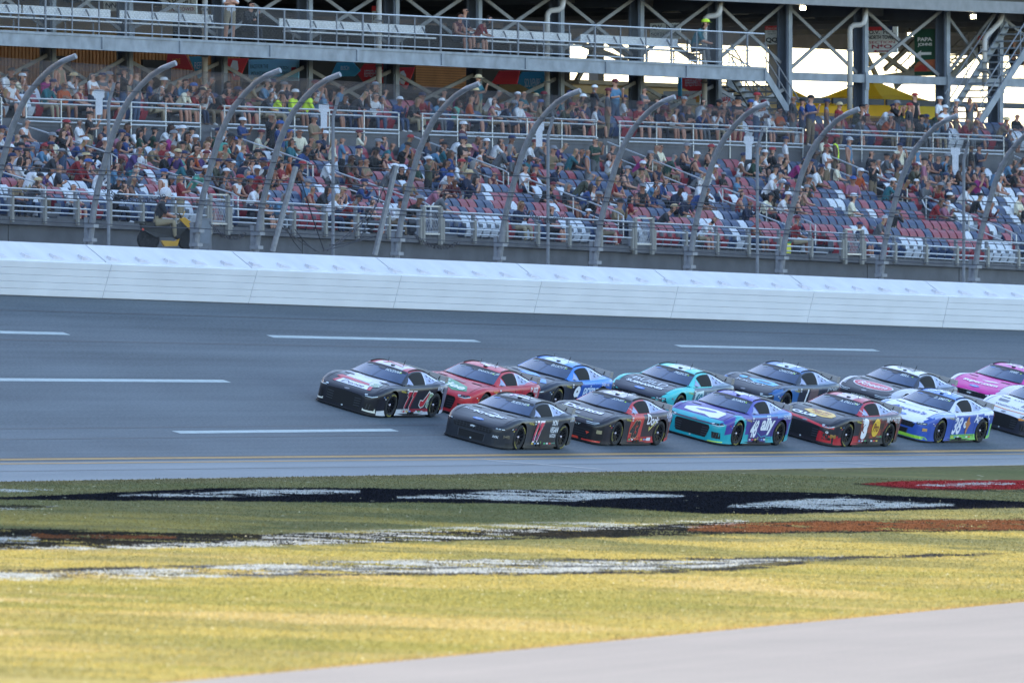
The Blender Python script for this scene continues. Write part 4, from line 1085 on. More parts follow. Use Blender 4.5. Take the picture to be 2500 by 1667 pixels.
s, put, patch = signboard('seat_section_sign', 'narrow red and cream sign on the pipe behind the walkway', 908, 924, 15, 60, -21.3, CREAM); patch('red_header', [(-.5, .22), (.5, .22), (.5, .5), (-.5, .5)], RED); put('lettering', 'P', 0, -.15, .5, .25, DK)
s, put, patch = signboard('banner_sign', 'pale blue beer banner reading race for the mountains', 606, 729, 145, 199, -21.6, C(116, 168, 196))
put('lettering', 'RACE FOR THE', -.28, .18, .36, .18, NAVY); put('lettering', 'MOUNTAINS', -.28, -.14, .32, .18, NAVY); put('lettering', 'BUSCH', .22, .1, .16, .15, NAVY); put('lettering', 'LIGHT', .22, -.12, .14, .13, NAVY); patch('emblem', [(.36, -.1), (.46, -.1), (.46, .12), (.36, .12)], MAR)
arrowR = [(-.5, -.5), (.25, -.5), (.5, 0), (.25, .5), (-.5, .5)]; arrowL = [(-.25, -.5), (.5, -.5), (.5, .5), (-.25, .5), (-.5, 0)]
hexa = [(-.5, -.5), (-.28, .5), (.25, .5), (.5, -.1), (.3, -.5)]
s, put, patch = signboard('arrow_sign', 'blue angular beer arrow sign under the walkway', 806, 879, 153, 187, -21.6, TEAL, hexa); put('lettering', 'BUSCH', 0, .1, .28, .3, WH); 
s, put, patch = signboard('arrow_sign', 'red refreshments sign with white lettering behind the drain pipe', 872, 940, 156, 204, -21.6, RED, arrowL); put('lettering', 'REFRESHMENTS', .12, .0, .72, .36, WH)
s, put, patch = signboard('arrow_sign', 'red shield sign with round white emblem under the walkway', 970, 1012, 165, 218, -21.6, RED, [(-.5, .5), (.5, .5), (0, -.5), (-.5, -.2)]); patch('emblem', [(-.38, .0), (-.3, -.25), (-.1, -.3), (.0, -.1), (.02, .15), (-.12, .36), (-.32, .3)], WH)
s, put, patch = signboard('arrow_sign', 'red pointed sign left of the blue souvenir sign', 1198, 1268, 173, 206, -21.6, RED, [(-.5, -.5), (-.2, .5), (.5, .5), (.4, -.5)])
s, put, patch = signboard('arrow_sign', 'blue angular souvenirs sign', 1260, 1330, 176, 232, -21.6, TEAL, [(-.5, .05), (-.3, .5), (.45, .5), (.5, -.5), (.3, -.5)]); put('lettering', 'SOUVENIRS', .08, .02, .56, .38, WH, shear=.05)
s, put, patch = signboard('arrow_sign', 'red refreshments sign above the white pizza awning', 1656, 1714, 190, 236, -21.6, RED, [(-.5, .1), (-.35, .5), (.5, .5), (.5, -.5), (.4, -.5)]); put('lettering', 'REFRESHMENTS', .12, .22, .66, .36, WH)
s, put, patch = signboard('awning_sign', 'white pizza awning sign with red lettering', 1620, 1708, 223, 258, -21.9, WH); put('lettering', 'PAPA JOHNS', .08, .05, .66, .42, RED, bold=.02); patch('emblem', [(.40, -.3), (.49, -.3), (.49, .3), (.40, .3)], C(196, 150, 90))
s, put, patch = signboard('awning_sign', 'white pizza awning sign right of the drain pipe', 1757, 1788, 227, 260, -21.9, WH); put('lettering', 'PAPA', 0, 0, .8, .4, RED, bold=.02)
s, put, patch = signboard('arrow_sign', 'red sign left of the blue refreshment arrow sign', 405, 470, 132, 172, -21.6, C(150, 44, 56), [(-.5, -.3), (-.45, .5), (.2, .5), (.5, -.5)]); put('lettering', 'RIDE', -.1, .05, .3, .3, C(220, 140, 60))
s, put, patch = signboard('arrow_sign', 'blue refreshment arrow sign behind the left drain pipe', 460, 500, 138, 192, -21.6, TEAL, [(-.5, .5), (.5, .5), (.5, -.3), (.1, -.5)]); put('lettering', 'REFR', .18, .08, .6, .3, WH)
s, put, patch = signboard('arrow_sign', 'red shield sign with white emblem left of the pale blue banner', 545, 606, 143, 196, -21.6, RED, [(-.5, .5), (.5, .5), (.1, -.5), (-.1, -.5)]); patch('emblem', [(-.22, .1), (-.05, -.35), (.12, .0), (.08, .38), (-.12, .42)], WH)
s, put, patch = signboard('column_poster', 'teal poster strip on the column by the refreshments sign', 1655, 1663, 188, 236, -21.5, TEAL)

# ---- yellow pop-up tents behind the concourse
M_TENT = mat('tent_yellow', srgb(248, 210, 52), 0.6, var=0.08, scale=1)
def tent(label, px0, px1, ptop, peave, pbot, w):
    a, b = ray_pt(px0, peave, w), ray_pt(px1, peave, w); u, n_ = frame(t_at((px0+px1)/2, w))
    W_ = (px1-px0)*a.y/FPX/math.cos(TH0); c = (a+b)/2
    hw = W_/2; zt = zrow(a.y, ptop); ze = c.z; zb = zrow(a.y, pbot)
    tn = thing('pop_up_tent', label, 'tent', Vector((c.x, c.y, zf_con(0))), 'yellow pop-up tents')
    cor = [c+n_*(sx*hw)+u*(sy*hw) for sx, sy in ((-1, -1), (1, -1), (1, 1), (-1, 1))]
    top = Vector((c.x, c.y, zt)); mid = [(p*0.5+Vector((c.x, c.y, ze))*0.5) for p in cor]
    for m_ in mid: m_.z = ze+(zt-ze)*0.40
    vs = cor+mid+[top]; fs = [(i, (i+1) % 4, 4+(i+1) % 4, 4+i) for i in range(4)]+[(4+i, 4+(i+1) % 4, 8) for i in range(4)]
    MB().add(vs, fs).build('canopy', M_TENT, tn)
    low = [Vector((p.x, p.y, zb)) for p in cor]
    MB().add(cor+low, [(i, (i+1) % 4, 4+(i+1) % 4, 4+i) for i in range(4)]).build('valance', M_TENT, tn)
    for p in low: MB().bar(Vector((p.x, p.y, zf_con(0)-0.2)), p+Vector((0, 0, 0.2)), 0.06, 0.06).build('leg', M_BRACE, tn)
    # oval emblem on the near slope
    e0 = (cor[0]+cor[1]+mid[0]+mid[1])/4; ex = n_; ey = ((mid[0]+mid[1])/2-(cor[0]+cor[1])/2).normalized(); nr = ex.cross(ey)
    if nr.dot(u) > 0: nr = -nr
    k = 20; ring = []
    for r_ in (1.0, 0.88): ring += [e0+ex*(0.62*r_*math.cos(2*math.pi*i/k))+ey*(0.42*r_*math.sin(2*math.pi*i/k))+nr*0.02 for i in range(k)]
    MB().add(ring, [(i, (i+1) % k, k+(i+1) % k, k+i) for i in range(k)]).build('oval_emblem', C(120, 104, 30), tn)
    sign_text('emblem_lettering', 'Roof', e0+ey*0.1, ex, ey, 0.7, 0.25, C(120, 104, 30), tn, shear=.3, lift=0.02)
tent('yellow pop-up tent, left of the drain pipe', 1850, 2000, 212, 262, 284, -34)
tent('yellow pop-up tent with oval emblem, right of the drain pipe', 1990, 2258, 188, 262, 288, -30)
# ================================================================== people and seats
def human(kind, arms='lap', sleeve='short', legs='long', lean=0.15, fat=1.0):
    """one continuous figure grown with a Skin modifier; local: y to the infield (facing), z up from the floor"""
    J = {}; E = []; 
    def add(n, p, r, par=None):
        J[n] = (Vector(p), r*1.0, par)
        if par: E.append((par, n))
    if kind == 'sit':
        hz, hy = 0.50, -0.10; l = lean
        add('pel', (0, hy, hz), 0.16*fat); add('bel', (0, hy+0.18*l, hz+0.20), 0.155*fat, 'pel'); add('che', (0, hy+0.42*l, hz+0.42), 0.165*fat, 'bel')
        add('neck', (0, hy+0.60*l, hz+0.58), 0.065, 'che'); add('chin', (0, hy+0.68*l+0.02, hz+0.66), 0.085, 'neck'); add('head', (0, hy+0.72*l+0.02, hz+0.75), 0.098, 'chin'); add('top', (0, hy+0.74*l+0.01, hz+0.83), 0.075, 'head')
        for s, n in ((-1, 'R'), (1, 'L')):
            add('hip'+n, (s*0.11, hy+0.03, hz-0.02), 0.115*fat, 'pel'); add('kne'+n, (s*0.15, hy+0.47, hz+0.02), 0.075, 'hip'+n); add('ank'+n, (s*0.15, hy+0.50, 0.10), 0.050, 'kne'+n); add('toe'+n, (s*0.16, hy+0.68, 0.05), 0.042, 'ank'+n)
    else:
        hz, hy = 0.93, 0.0; l = lean*0.3
        add('pel', (0, hy, hz), 0.155*fat); add('bel', (0, hy+0.03*fat, hz+0.20), 0.15*fat, 'pel'); add('che', (0, hy+0.1*l, hz+0.44), 0.165*fat, 'bel')
        add('neck', (0, hy+0.1*l, hz+0.60), 0.065, 'che'); add('chin', (0, hy+0.03, hz+0.68), 0.085, 'neck'); add('head', (0, hy+0.03, hz+0.76), 0.098, 'chin'); add('top', (0, hy+0.02, hz+0.83), 0.075, 'head')
        for s, n in ((-1, 'R'), (1, 'L')):
            add('hip'+n, (s*0.10, 0, hz-0.06), 0.115*fat, 'pel'); add('kne'+n, (s*0.12, 0.02, 0.50), 0.078, 'hip'+n); add('ank'+n, (s*0.13, -0.02, 0.10), 0.052, 'kne'+n); add('toe'+n, (s*0.15, 0.15, 0.05), 0.042, 'ank'+n)
    che = J['che'][0]
    for s, n in ((-1, 'R'), (1, 'L')):
        add('sho'+n, che+Vector((s*0.19, -0.01, 0.07)), 0.075, 'che')
        if arms == 'lap':   el, wr, ha = (s*0.25, 0.10, -0.20), (s*0.13, 0.32, -0.28), (s*0.09, 0.39, -0.28)
        elif arms == 'cross': el, wr, ha = (s*0.25, 0.10, -0.17), (s*0.02, 0.22, -0.12), (-s*0.10, 0.20, -0.09)
        elif arms == 'face': el, wr, ha = (s*0.24, 0.20, -0.12), (s*0.11, 0.26, 0.14), (s*0.07, 0.22, 0.22)
        elif arms == 'down': el, wr, ha = (s*0.25, 0.0, -0.20), (s*0.25, 0.08, -0.43), (s*0.24, 0.11, -0.52)
        else: el, wr, ha = (s*0.26, 0.12, -0.19), (s*(0.16 if s > 0 else 0.10), 0.30, -0.16 if s > 0 else 0.05), (s*0.09, 0.36, -0.14 if s > 0 else 0.14)
        add('elb'+n, che+Vector(el), 0.050, 'sho'+n); add('wri'+n, che+Vector(wr), 0.036, 'elb'+n); add('han'+n, che+Vector(ha), 0.042, 'wri'+n)
    names = list(J); idx = {n: i for i, n in enumerate(names)}
    me = bpy.data.meshes.new('h'); me.from_pydata([J[n][0] for n in names], [(idx[a], idx[b]) for a, b in E], [])
    o = bpy.data.objects.new('h', me); COL.objects.link(o)
    md = o.modifiers.new('s', 'SKIN'); md.use_smooth_shade = True
    for n in names:
        sv = me.skin_vertices[0].data[idx[n]]; r = J[n][1]; sv.radius = (r, r*0.86) if n in ('pel', 'bel', 'che') else (r, r)
        sv.use_root = (n == 'pel')
    o.modifiers.new('u', 'SUBSURF').levels = 1
    dg = bpy.context.evaluated_depsgraph_get(); dg.update(); ev = o.evaluated_get(dg); src = ev.to_mesh()
    V = [v.co.copy() for v in src.vertices]; F = [tuple(p.vertices) for p in src.polygons]; ev.to_mesh_clear()
    bpy.data.objects.remove(o); bpy.data.meshes.remove(me)
    segs = [(a, b, J[a][0], J[b][0]) for a, b in E]
    def cls(c):
        best = None
        for a, b, pa, pb in segs:
            d = pb-pa; k = max(0, min(1, (c-pa).dot(d)/d.length_squared)); q = (c-(pa+d*k)).length
            if best is None or q < best[0]: best = (q, a, b, k)
        _, a, b, k = best
        hc = J['head'][0]
        if b in ('chin', 'head', 'top'):
            return 4 if (c.z > hc.z+0.035 or c.y < hc.y-0.035) else 0
        if b == 'neck': return 0 if k > 0.55 else 1
        if b[:3] in ('bel', 'che', 'sho'): return 1
        if b[:3] == 'elb': return 1 if sleeve != 'none' else 0
        if b[:3] == 'wri': return 1 if sleeve == 'long' else 0
        if b[:3] == 'han': return 0
        if b[:3] == 'hip': return 2
        if b[:3] == 'kne': return 2
        if b[:3] == 'ank': return 2 if legs == 'long' else 0
        return 3
    MI = [cls(sum((V[i] for i in f), Vector())/len(f)) for f in F]
    mb = MB(); mb.v = [tuple(v) for v in V]; mb.f = F; mb.mi = MI
    hc = J['head'][0]
    mb.add([hc+Vector((-0.018, 0.092, -0.045)), hc+Vector((0.018, 0.092, -0.045)), hc+Vector((0, 0.128, -0.05)), hc+Vector((0, 0.095, 0.0))], [(0, 1, 2), (0, 2, 3), (2, 1, 3)], 0)     # nose
    mb.box(hc+Vector((0, 0.088, -0.002)), (0.06, 0.022, 0.012), mi=5)     # eyes behind sunglasses
    mb.box(hc+Vector((0, 0.092, -0.085)), (0.028, 0.008, 0.006), mi=3)     # mouth
    for s in (-1, 1): mb.box(hc+Vector((s*0.105, 0.0, -0.02)), (0.012, 0.022, 0.035), mi=0)
    dummy = [MATS['person_slot']]*6
    m = mb.mesh('person', dummy, smooth=True)
    return m, hc
mat('person_slot', (0.3, 0.3, 0.3), 0.8, var=0)
SKIN = [mat(f'skin_{i}', srgb(*c), 0.6, var=0.05) for i, c in enumerate(((180, 130, 108), (160, 110, 88), (190, 142, 120), (132, 90, 70), (84, 56, 44)))]
SHIRTS = {'white': (214, 214, 218), 'black': (32, 32, 38), 'navy': (40, 50, 84), 'grey': (124, 126, 132), 'royal blue': (50, 82, 150), 'light blue': (112, 164, 204), 'red': (176, 44, 52), 'maroon': (110, 40, 52), 'charcoal': (66, 68, 76), 'olive': (86, 88, 70), 'pink': (208, 134, 160), 'orange': (224, 104, 52), 'neon yellow': (204, 232, 60), 'tan': (180, 156, 124), 'dark green': (38, 78, 62), 'teal': (52, 132, 146), 'cream': (222, 214, 190), 'mint': (120, 212, 190), 'purple': (98, 70, 140), 'magenta': (190, 50, 140), 'mustard': (196, 150, 60)}
SHM = {k: mat('shirt_'+k.replace(' ', '_'), srgb(*[c_*(1.0 if min(v) > 180 or k == 'neon yellow' else 0.74) for c_ in v]), 0.85, var=0.10, scale=7) for k, v in SHIRTS.items()}
PANTS = [mat(f'trousers_{i}', srgb(*c), 0.85, var=0.1, scale=6) for i, c in enumerate(((44, 52, 74), (34, 34, 40), (150, 136, 112), (96, 98, 102), (62, 78, 104), (120, 104, 84)))]
SHOE = [mat(f'shoe_{i}', srgb(*c), 0.6, var=0) for i, c in enumerate(((36, 34, 36), (206, 204, 202), (90, 70, 56)))]
HAIR = [mat(f'hair_{i}', srgb(*c), 0.7, var=0.1) for i, c in enumerate(((44, 32, 26), (82, 60, 44), (150, 120, 84), (128, 124, 122), (24, 22, 24)))]
GLASS_D = mat('sunglasses', (0.02, 0.02, 0.025), 0.25, var=0)
CAPC = {'white': (220, 220, 224), 'black': (30, 30, 34), 'navy': (38, 46, 82), 'red': (156, 46, 50), 'blue': (58, 88, 150), 'grey': (128, 128, 134), 'tan': (194, 172, 132), 'maroon': (104, 38, 48)}
CAPM = {k: mat('cap_'+k, srgb(*v), 0.8, var=0.08) for k, v in CAPC.items()}
def cap_mesh(brim=0.10, wide=False):
    mb = MB(); n = 12; vs = []
    for k, (z, r) in enumerate(((0.0, 0.122), (0.045, 0.118), (0.085, 0.09), (0.105, 0.04))): vs += [(r*math.cos(2*math.pi*i/n), r*1.08*math.sin(2*math.pi*i/n), z) for i in range(n)]
    fs = [(k*n+i, k*n+(i+1) % n, (k+1)*n+(i+1) % n, (k+1)*n+i) for k in range(3) for i in range(n)]+[tuple(3*n+i for i in range(n))]
    mb.add(vs, fs)
    if wide:
        ri = [(0.12*math.cos(2*math.pi*i/n), 0.13*math.sin(2*math.pi*i/n), 0.005) for i in range(n)]; ro = [(0.22*math.cos(2*math.pi*i/n), 0.23*math.sin(2*math.pi*i/n), -0.015) for i in range(n)]
        mb.add(ri+ro, [(i, (i+1) % n, n+(i+1) % n, n+i) for i in range(n)])
    else:
        a = [0.25*math.pi+0.5*math.pi*i/5 for i in range(6)]
        mb.add([(0.115*math.cos(q), 0.122*math.sin(q), 0.008) for q in a]+[(0.125*math.cos(q), 0.122*math.sin(q)+brim*math.sin(q), -0.008) for q in a], [(i, i+1, 7+i, 6+i) for i in range(5)])
    return mb.mesh('cap', [CAPM['white']], smooth=True)
CAPME = {k: None for k in CAPC}
for k in CAPC: me_ = cap_mesh(); me_.materials[0] = CAPM[k]; CAPME[k] = me_
HATME = cap_mesh(wide=True); HATME.materials[0] = CAPM['tan']
def hair_mesh():
    mb = MB(); n = 10; vs = []     # long hair falling behind the shoulders
    for z, r, yy_ in ((0.10, 0.05, -0.01), (0.06, 0.115, -0.02), (-0.02, 0.125, -0.035), (-0.12, 0.12, -0.055), (-0.24, 0.10, -0.075), (-0.30, 0.05, -0.08)):
        vs += [(r*math.cos(math.pi*(0.95+1.1*i/(n-1))), yy_+r*0.95*math.sin(math.pi*(0.95+1.1*i/(n-1)))+0.012, z) for i in range(n)]
    mb.add(vs, [(k*n+i, k*n+i+1, (k+1)*n+i+1, (k+1)*n+i) for k in range(5) for i in range(n-1)]); return mb.mesh('long_hair', [HAIR[0]], smooth=True)
HAIRME = []
for h_ in HAIR: m_ = hair_mesh(); m_.materials[0] = h_; HAIRME.append(m_)
SIT = [human('sit', 'lap', 'short', 'short', 0.15), human('sit', 'lap', 'short', 'long', 0.55, 1.08), human('sit', 'cross', 'short', 'short', 0.05, 1.12), human('sit', 'face', 'short', 'long', 0.5), human('sit', 'lap', 'none', 'short', 0.25, 0.9), human('sit', 'phone', 'long', 'long', 0.3), human('sit', 'lap', 'short', 'short', 0.9, 1.0)]
STA = [human('stand', 'cross', 'short', 'short', 0.1, 1.1), human('stand', 'down', 'short', 'long', 0.1), human('stand', 'phone', 'short', 'long', 0.1, 1.05), human('stand', 'face', 'short', 'short', 0.1), human('stand', 'down', 'none', 'short', 0.1, 0.92)]
SHW = ['white']*13+['black']*9+['navy']*7+['grey']*7+['royal blue']*5+['light blue']*5+['red']*4+['maroon']*3+['charcoal']*7+['olive']*2+['pink']*2+['orange']*1+['tan']*3+['dark green']*2+['teal']*2+['cream']*2+['mint']*1+['purple']*1+['magenta']*1
people = []     # dicts, placed below
def dens(kind, i, px):
    if kind == 'U': return [0.66, 0.62][i]*(0.55 if px > 1900 else 1.0)
    top = i/8.0
    d = 0.10+0.56*max(0, top-0.16)**1.0
    if px < 700: d += 0.20*(0.4+top)
    elif px < 1250: d += 0.06
    elif px > 1950: d -= 0.09*(1.25-top)
    return max(0.04, min(0.84, d))
random.seed(23)
occupied = set(); free = []
last = {}
for s in slots:
    kind, i, t, px, py, p = s
    nb = vnoise(np.array([t*0.45+i*3.7]), np.array([i*1.3+(50 if kind == 'U' else 0)]))[0]
    d = dens(kind, i, px)*(0.45+1.1*nb)
    gap = t-last.get((kind, i), -99)
    if random.random() < d and gap > 0.45:
        last[(kind, i)] = t
        stand_ = random.random() < (0.10 if (kind == 'L' and i >= 7) else 0.05 if kind == 'U' else 0.02)
        people.append(dict(kind=kind, row=i, t=t+random.uniform(-0.05, 0.05), px=px, py=py, pose='stand' if stand_ else 'sit'))
    free.append(s)
# the people that stand out in the photograph: (px, head-top row, shirt, cap, section row)
STANDOUT = [(300, 166, 'black', 'black', 'U'), (225, 172, 'white', None, 'U'), (217, 209, 'black', 'black', 'L'), (895, 196, 'dark green', None, 'U'), (1450, 198, 'charcoal', 'white', 'U'), (1483, 202, 'grey', 'maroon', 'U'), (1500, 199, 'light blue', 'maroon', 'U'), (1801, 236, 'charcoal', 'black', 'U'), (1846, 249, 'white', 'red', 'U'), (2017, 255, 'light blue', 'navy', 'U'), (1957, 254, 'royal blue', 'black', 'U'), (1978, 257, 'royal blue', 'black', 'U'), (1935, 255, 'charcoal', None, 'U'), (2048, 259, 'red', 'tan', 'U'), (2219, 254, 'charcoal', 'red', 'U'), (2333, 232, 'navy', 'white', 'U'), (2366, 236, 'grey', None, 'U'), (765, 262, 'tan', 'grey', 'L'), (833, 310, 'light blue', None, 'L'), (875, 308, 'cream', 'maroon', 'L'), (660, 270, 'black', None, 'L'), (682, 288, 'royal blue', 'blue', 'L'), (1916, 327, 'white', 'navy', 'L'), (1988, 323, 'charcoal', None, 'L'), (2040, 327, 'neon yellow', 'red', 'L'), (2072, 320, 'light blue', 'white', 'L'), (2017, 350, 'white', 'red', 'L'), (2196, 332, 'cream', 'navy', 'L'), (2236, 328, 'light blue', None, 'L'), (2389, 332, 'navy', None, 'L'), (2370, 345, 'black', None, 'L'), (2255, 380, 'pink', 'black', 'L'), (398, 408, 'white', 'blue', 'L'), (440, 415, 'red', None, 'L'), (1040, 290, 'black', 'black', 'L'), (590, 270, 'royal blue', 'white', 'L'), (2130, 375, 'black', 'black', 'L')]
for (px, hy_, sh, cp, sec) in STANDOUT:
    best = None
    for i in range(NR if sec == 'L' else UR):
        wv = (W_R0-RD*i-0.35) if sec == 'L' else (W_U0-RD*i-0.35)
        t = t_at(px, wv); z = row_z(t, i) if sec == 'L' else up_z(t, i); top = pix(*P3(t, wv, z+1.80))[1]
        if best is None or abs(top-hy_) < best[0]: best = (abs(top-hy_), i, t)
    _, i, t = best
    people = [q for q in people if not (q['kind'] == sec and q['row'] == i and abs(q['t']-t) < 0.55 and 'sh' not in q)]
    people.append(dict(kind=sec, row=i, t=t, px=px, py=hy_, pose='stand', sh=sh, cap=cp))
for (px, py, row, sh, cp) in ((187, 232, 0, 'red', None), (105, 226, 0, 'teal', 'navy'), (22, 224, 0, 'white', 'black'), (667, 262, 0, 'neon yellow', 'black'), (715, 262, 0, 'neon yellow', 'white'), (740, 265, 0, 'neon yellow', 'navy'), (965, 262, 0, 'royal blue', 'white'), (1000, 262, 0, 'charcoal', None), (1020, 268, 0, 'red', 'navy'), (1055, 268, 0, 'light blue', 'white'), (1110, 270, 0, 'mint', None), (1145, 272, 0, 'orange', None), (1265, 270, 0, 'white', None), (1450, 280, 0, 'white', None), (2155, 305, 0, 'orange', 'grey'), (2350, 310, 0, 'red', None), (2465, 318, 0, 'grey', 'white'), (245, 355, 4, 'mustard', None), (420, 380, 4, 'teal', None), (1705, 480, 0, 'white', None), (1690, 345, 7, 'black', 'white'), (2085, 405, 6, 'orange', 'white'), (2380, 400, 6, 'magenta', None), (575, 430, 2, 'white', 'red'), (800, 480, 0, 'white', None), (830, 480, 0, 'red', 'black'), (1425, 470, 1, 'maroon', 'white'), (1470, 490, 0, 'maroon', 'red'), (2485, 440, 4, 'cream', 'white'), (905, 365, 6, 'black', 'black'), (1165, 350, 7, 'white', None), (2300, 462, 3, 'pink', None)):
    kind = 'U' if py < 320 and row < 3 else 'L'
    wv = (W_R0-RD*row-0.5) if kind == 'L' else (W_U0-RD*row-0.5); t = t_at(px, wv)
    people = [q for q in people if not (q['kind'] == kind and q['row'] == row and abs(q['t']-t) < 0.5 and 'sh' not in q)]
    people.append(dict(kind=kind, row=row, t=t, px=px, py=py, pose='sit', sh=sh, cap=cp))
for q in people:
    wv = (W_R0-RD*q['row']-(0.44 if q['pose'] == 'sit' else 0.35)) if q['kind'] == 'L' else (W_U0-RD*q['row']-(0.44 if q['pose'] == 'sit' else 0.35))
    z = row_z(q['t'], q['row']) if q['kind'] == 'L' else up_z(q['t'], q['row'])
    q['p'] = P3(q['t'], wv, z); q['px'] = pix(*q['p'])[0]
people = [q for q in people if -25 < q['px'] < 2525]
people.sort(key=lambda q: (q['p'].y-(8 if 'sh' in q else 0)))     # nearest show largest
print('people', len(people))
rowname = {('U', 0): 'first row behind cross aisle', ('U', 1): 'back row behind cross aisle'}
for i in range(NR): rowname[('L', i)] = ORD[i]+' row'
POSTPX = [p for p in TIPS]
def spot(px):
    k = int(np.searchsorted(POSTPX, px)); k = max(0, min(len(POSTPX)-1, k)); return k
NTH = ['first', 'second', 'third', 'fourth', 'fifth', 'sixth', 'seventh', 'eighth', 'ninth', 'tenth', 'eleventh', 'twelfth', 'thirteenth']
seen = {}
def unique(base):
    seen[base] = seen.get(base, 0)+1; return seen[base]
def dress(o, q):
    me = o.data; mats = [q['skin'], q['shm'], q['pants'], q['shoe'], q['hair'], GLASS_D if q['shades'] else q['skin']]
    for k, m in enumerate(mats): o.material_slots[k].link = 'OBJECT'; o.material_slots[k].material = m
crowd = MB(); crowd_mats = []
def cmi(m):
    if m not in crowd_mats: crowd_mats.append(m)
    return crowd_mats.index(m)
cnt = {}
for q in sorted(people, key=lambda q: q['px']): 
    q['sh'] = q.get('sh') or random.choice(SHW)
    if 'cap' not in q:
        r = random.random(); q['cap'] = random.choice(['white']*5+['black']*5+['navy']*4+['grey']*4+['red', 'blue', 'tan', 'tan', 'maroon', 'maroon']) if r < 0.52 else None
    q['style'] = 'hat' if (q['cap'] == 'tan' and random.random() < 0.6) else ('cap' if q['cap'] else ('long' if random.random() < 0.42 else 'short'))
    q['skin'] = random.choices(SKIN, (6, 5, 4, 3, 1.3))[0]; q['shm'] = SHM[q['sh']]; q['pants'] = random.choice(PANTS); q['shoe'] = random.choice(SHOE); q['hair'] = random.choice(HAIR); q['shades'] = random.random() < 0.55
    q['me'] = random.choice(SIT if q['pose'] == 'sit' else STA); q['sc'] = random.uniform(0.85, 0.98)*(0.75 if (q['pose'] == 'sit' and random.random() < 0.07) else 1)
    q['wd'] = random.uniform(1.0, 1.12)
    q['yaw'] = random.gauss(0, 0.35)+0.55
MAXP = 300
for qi, q in enumerate(people):
    u, n_ = frame(q['t']); th = TH0+q['t']/R0
    me, hc = q['me']; rz = math.atan2(n_.y, n_.x)-math.pi/2+q['yaw']*0.0+random.gauss(0.25, 0.35)
    if qi < MAXP:
        o = bpy.data.objects.new('person', me); COL.objects.link(o); o.location = q['p']; o.rotation_euler = (0, 0, rz); o.scale = (q['sc']*q['wd'], q['sc']*q['wd'], q['sc'])
        dress(o, q)
        hat = {'cap': f'{q["cap"]} cap', 'hat': 'wide straw hat', 'long': 'long hair', 'short': 'short hair'}[q['style']]
        k = spot(q['px'])
        base = f'{"seated" if q["pose"] == "sit" else "standing"} spectator, {q["sh"]} shirt, {hat}, {rowname[(q["kind"], q["row"])]}'
        q['base'] = base; cnt.setdefault(base, []).append((q['px'], o, k))
        o['category'] = 'person'; o['group'] = 'spectators in the lower grandstand'
        if q['style'] in ('cap', 'hat'):
            c = bpy.data.objects.new('cap' if q['style'] == 'cap' else 'straw_hat', CAPME[q['cap']] if q['style'] == 'cap' else HATME); COL.objects.link(c); c.parent = o; c.location = hc+Vector((0, 0, 0.035))
        elif q['style'] == 'long':
            c = bpy.data.objects.new('long_hair', HAIRME[HAIR.index(q['hair'])]); COL.objects.link(c); c.parent = o; c.location = hc+Vector((0, 0, 0.01))
    else:
        M = Matrix.Translation(q['p'])@Matrix.Rotation(rz, 4, 'Z')@Matrix.Scale(q['sc'], 4)
        mm = [cmi(m) for m in (q['skin'], q['shm'], q['pants'], q['shoe'], q['hair'], GLASS_D if q['shades'] else q['skin'])]
        b0 = len(crowd.v); crowd.v += [tuple(M@v.co) for v in me.vertices]
        for p in me.polygons: crowd.f.append(tuple(b0+i for i in p.vertices)); crowd.mi.append(mm[p.material_index])
        if q['style'] in ('cap', 'hat'):
            cm = CAPME[q['cap']] if q['style'] == 'cap' else HATME; ci = cmi(cm.materials[0]); b0 = len(crowd.v); off = hc+Vector((0, 0, 0.035))
            crowd.v += [tuple(M@(v.co+off)) for v in cm.vertices]
            for p in cm.polygons: crowd.f.append(tuple(b0+i for i in p.vertices)); crowd.mi.append(ci)
for base, lst in cnt.items():
    lst.sort(key=lambda a: a[0])
    if len(lst) == 1: lst[0][1]['label'] = base; continue
    byk = {}
    for px, o, k in lst: byk.setdefault(k, []).append(o)
    for k, os_ in byk.items():
        for j, o in enumerate(os_):
            o['label'] = base.replace('spectator, ', 'person in ').replace(' shirt', '').replace('first row behind cross aisle', 'front upper row').replace('back row behind cross aisle', 'back upper row')+f', by {NTH[max(0, k-1)]} fence post'+('' if len(os_) == 1 else (', leftmost' if j == 0 else ', rightmost' if j == len(os_)-1 else ', between'))
if crowd.v:
    o = crowd.build('crowd', crowd_mats, smooth=True); tag(o, 'spectators packed in the back rows behind the cross aisle', 'crowd', kind='stuff')

# ---- seats
occ = {}
for q in people:
    if q['pose'] == 'sit': occ.setdefault((q['kind'], q['row']), []).append(q['t'])
vis = [s for s in free if not any(abs(s[2]-t) < 0.27 for t in occ.get((s[0], s[1]), []))]
vis.sort(key=lambda s: s[5].y)
# the empty ones that show: nearest rows, inside the frame
first = [s for s in vis if s[0] == 'L'][:300]; rest = [s for s in vis if s not in first]
rowcount = {}; sub_ = {}
stuff = MB(); smi = {'red': 0, 'navy': 1, 'white': 2}
for s in sorted(first, key=lambda s: s[2]):
    kind, i, t, px, py, p = s; c = seat_colour(kind, i, t); th = TH0+t/R0
    o = bpy.data.objects.new('stadium_seat', SEAT_ME[c]); COL.objects.link(o); o.location = p; _, n_ = frame(t); o.rotation_euler = (0, 0, math.atan2(n_.y, n_.x)-math.pi/2)
    k = rowcount[(i, c)] = rowcount.get((i, c), 0)+1
    kp = spot(px); kk_ = (i, c, kp); sub_[kk_] = sub_.get(kk_, 0)+1
    tag(o, f'empty {c} stadium seat, {ORD[i]} row, left of {NTH[max(0, kp-1)]} fence post, {NTH[min(sub_[kk_]-1, 12)]} {c} one there', 'seat', 'empty folding seats in the lower grandstand')
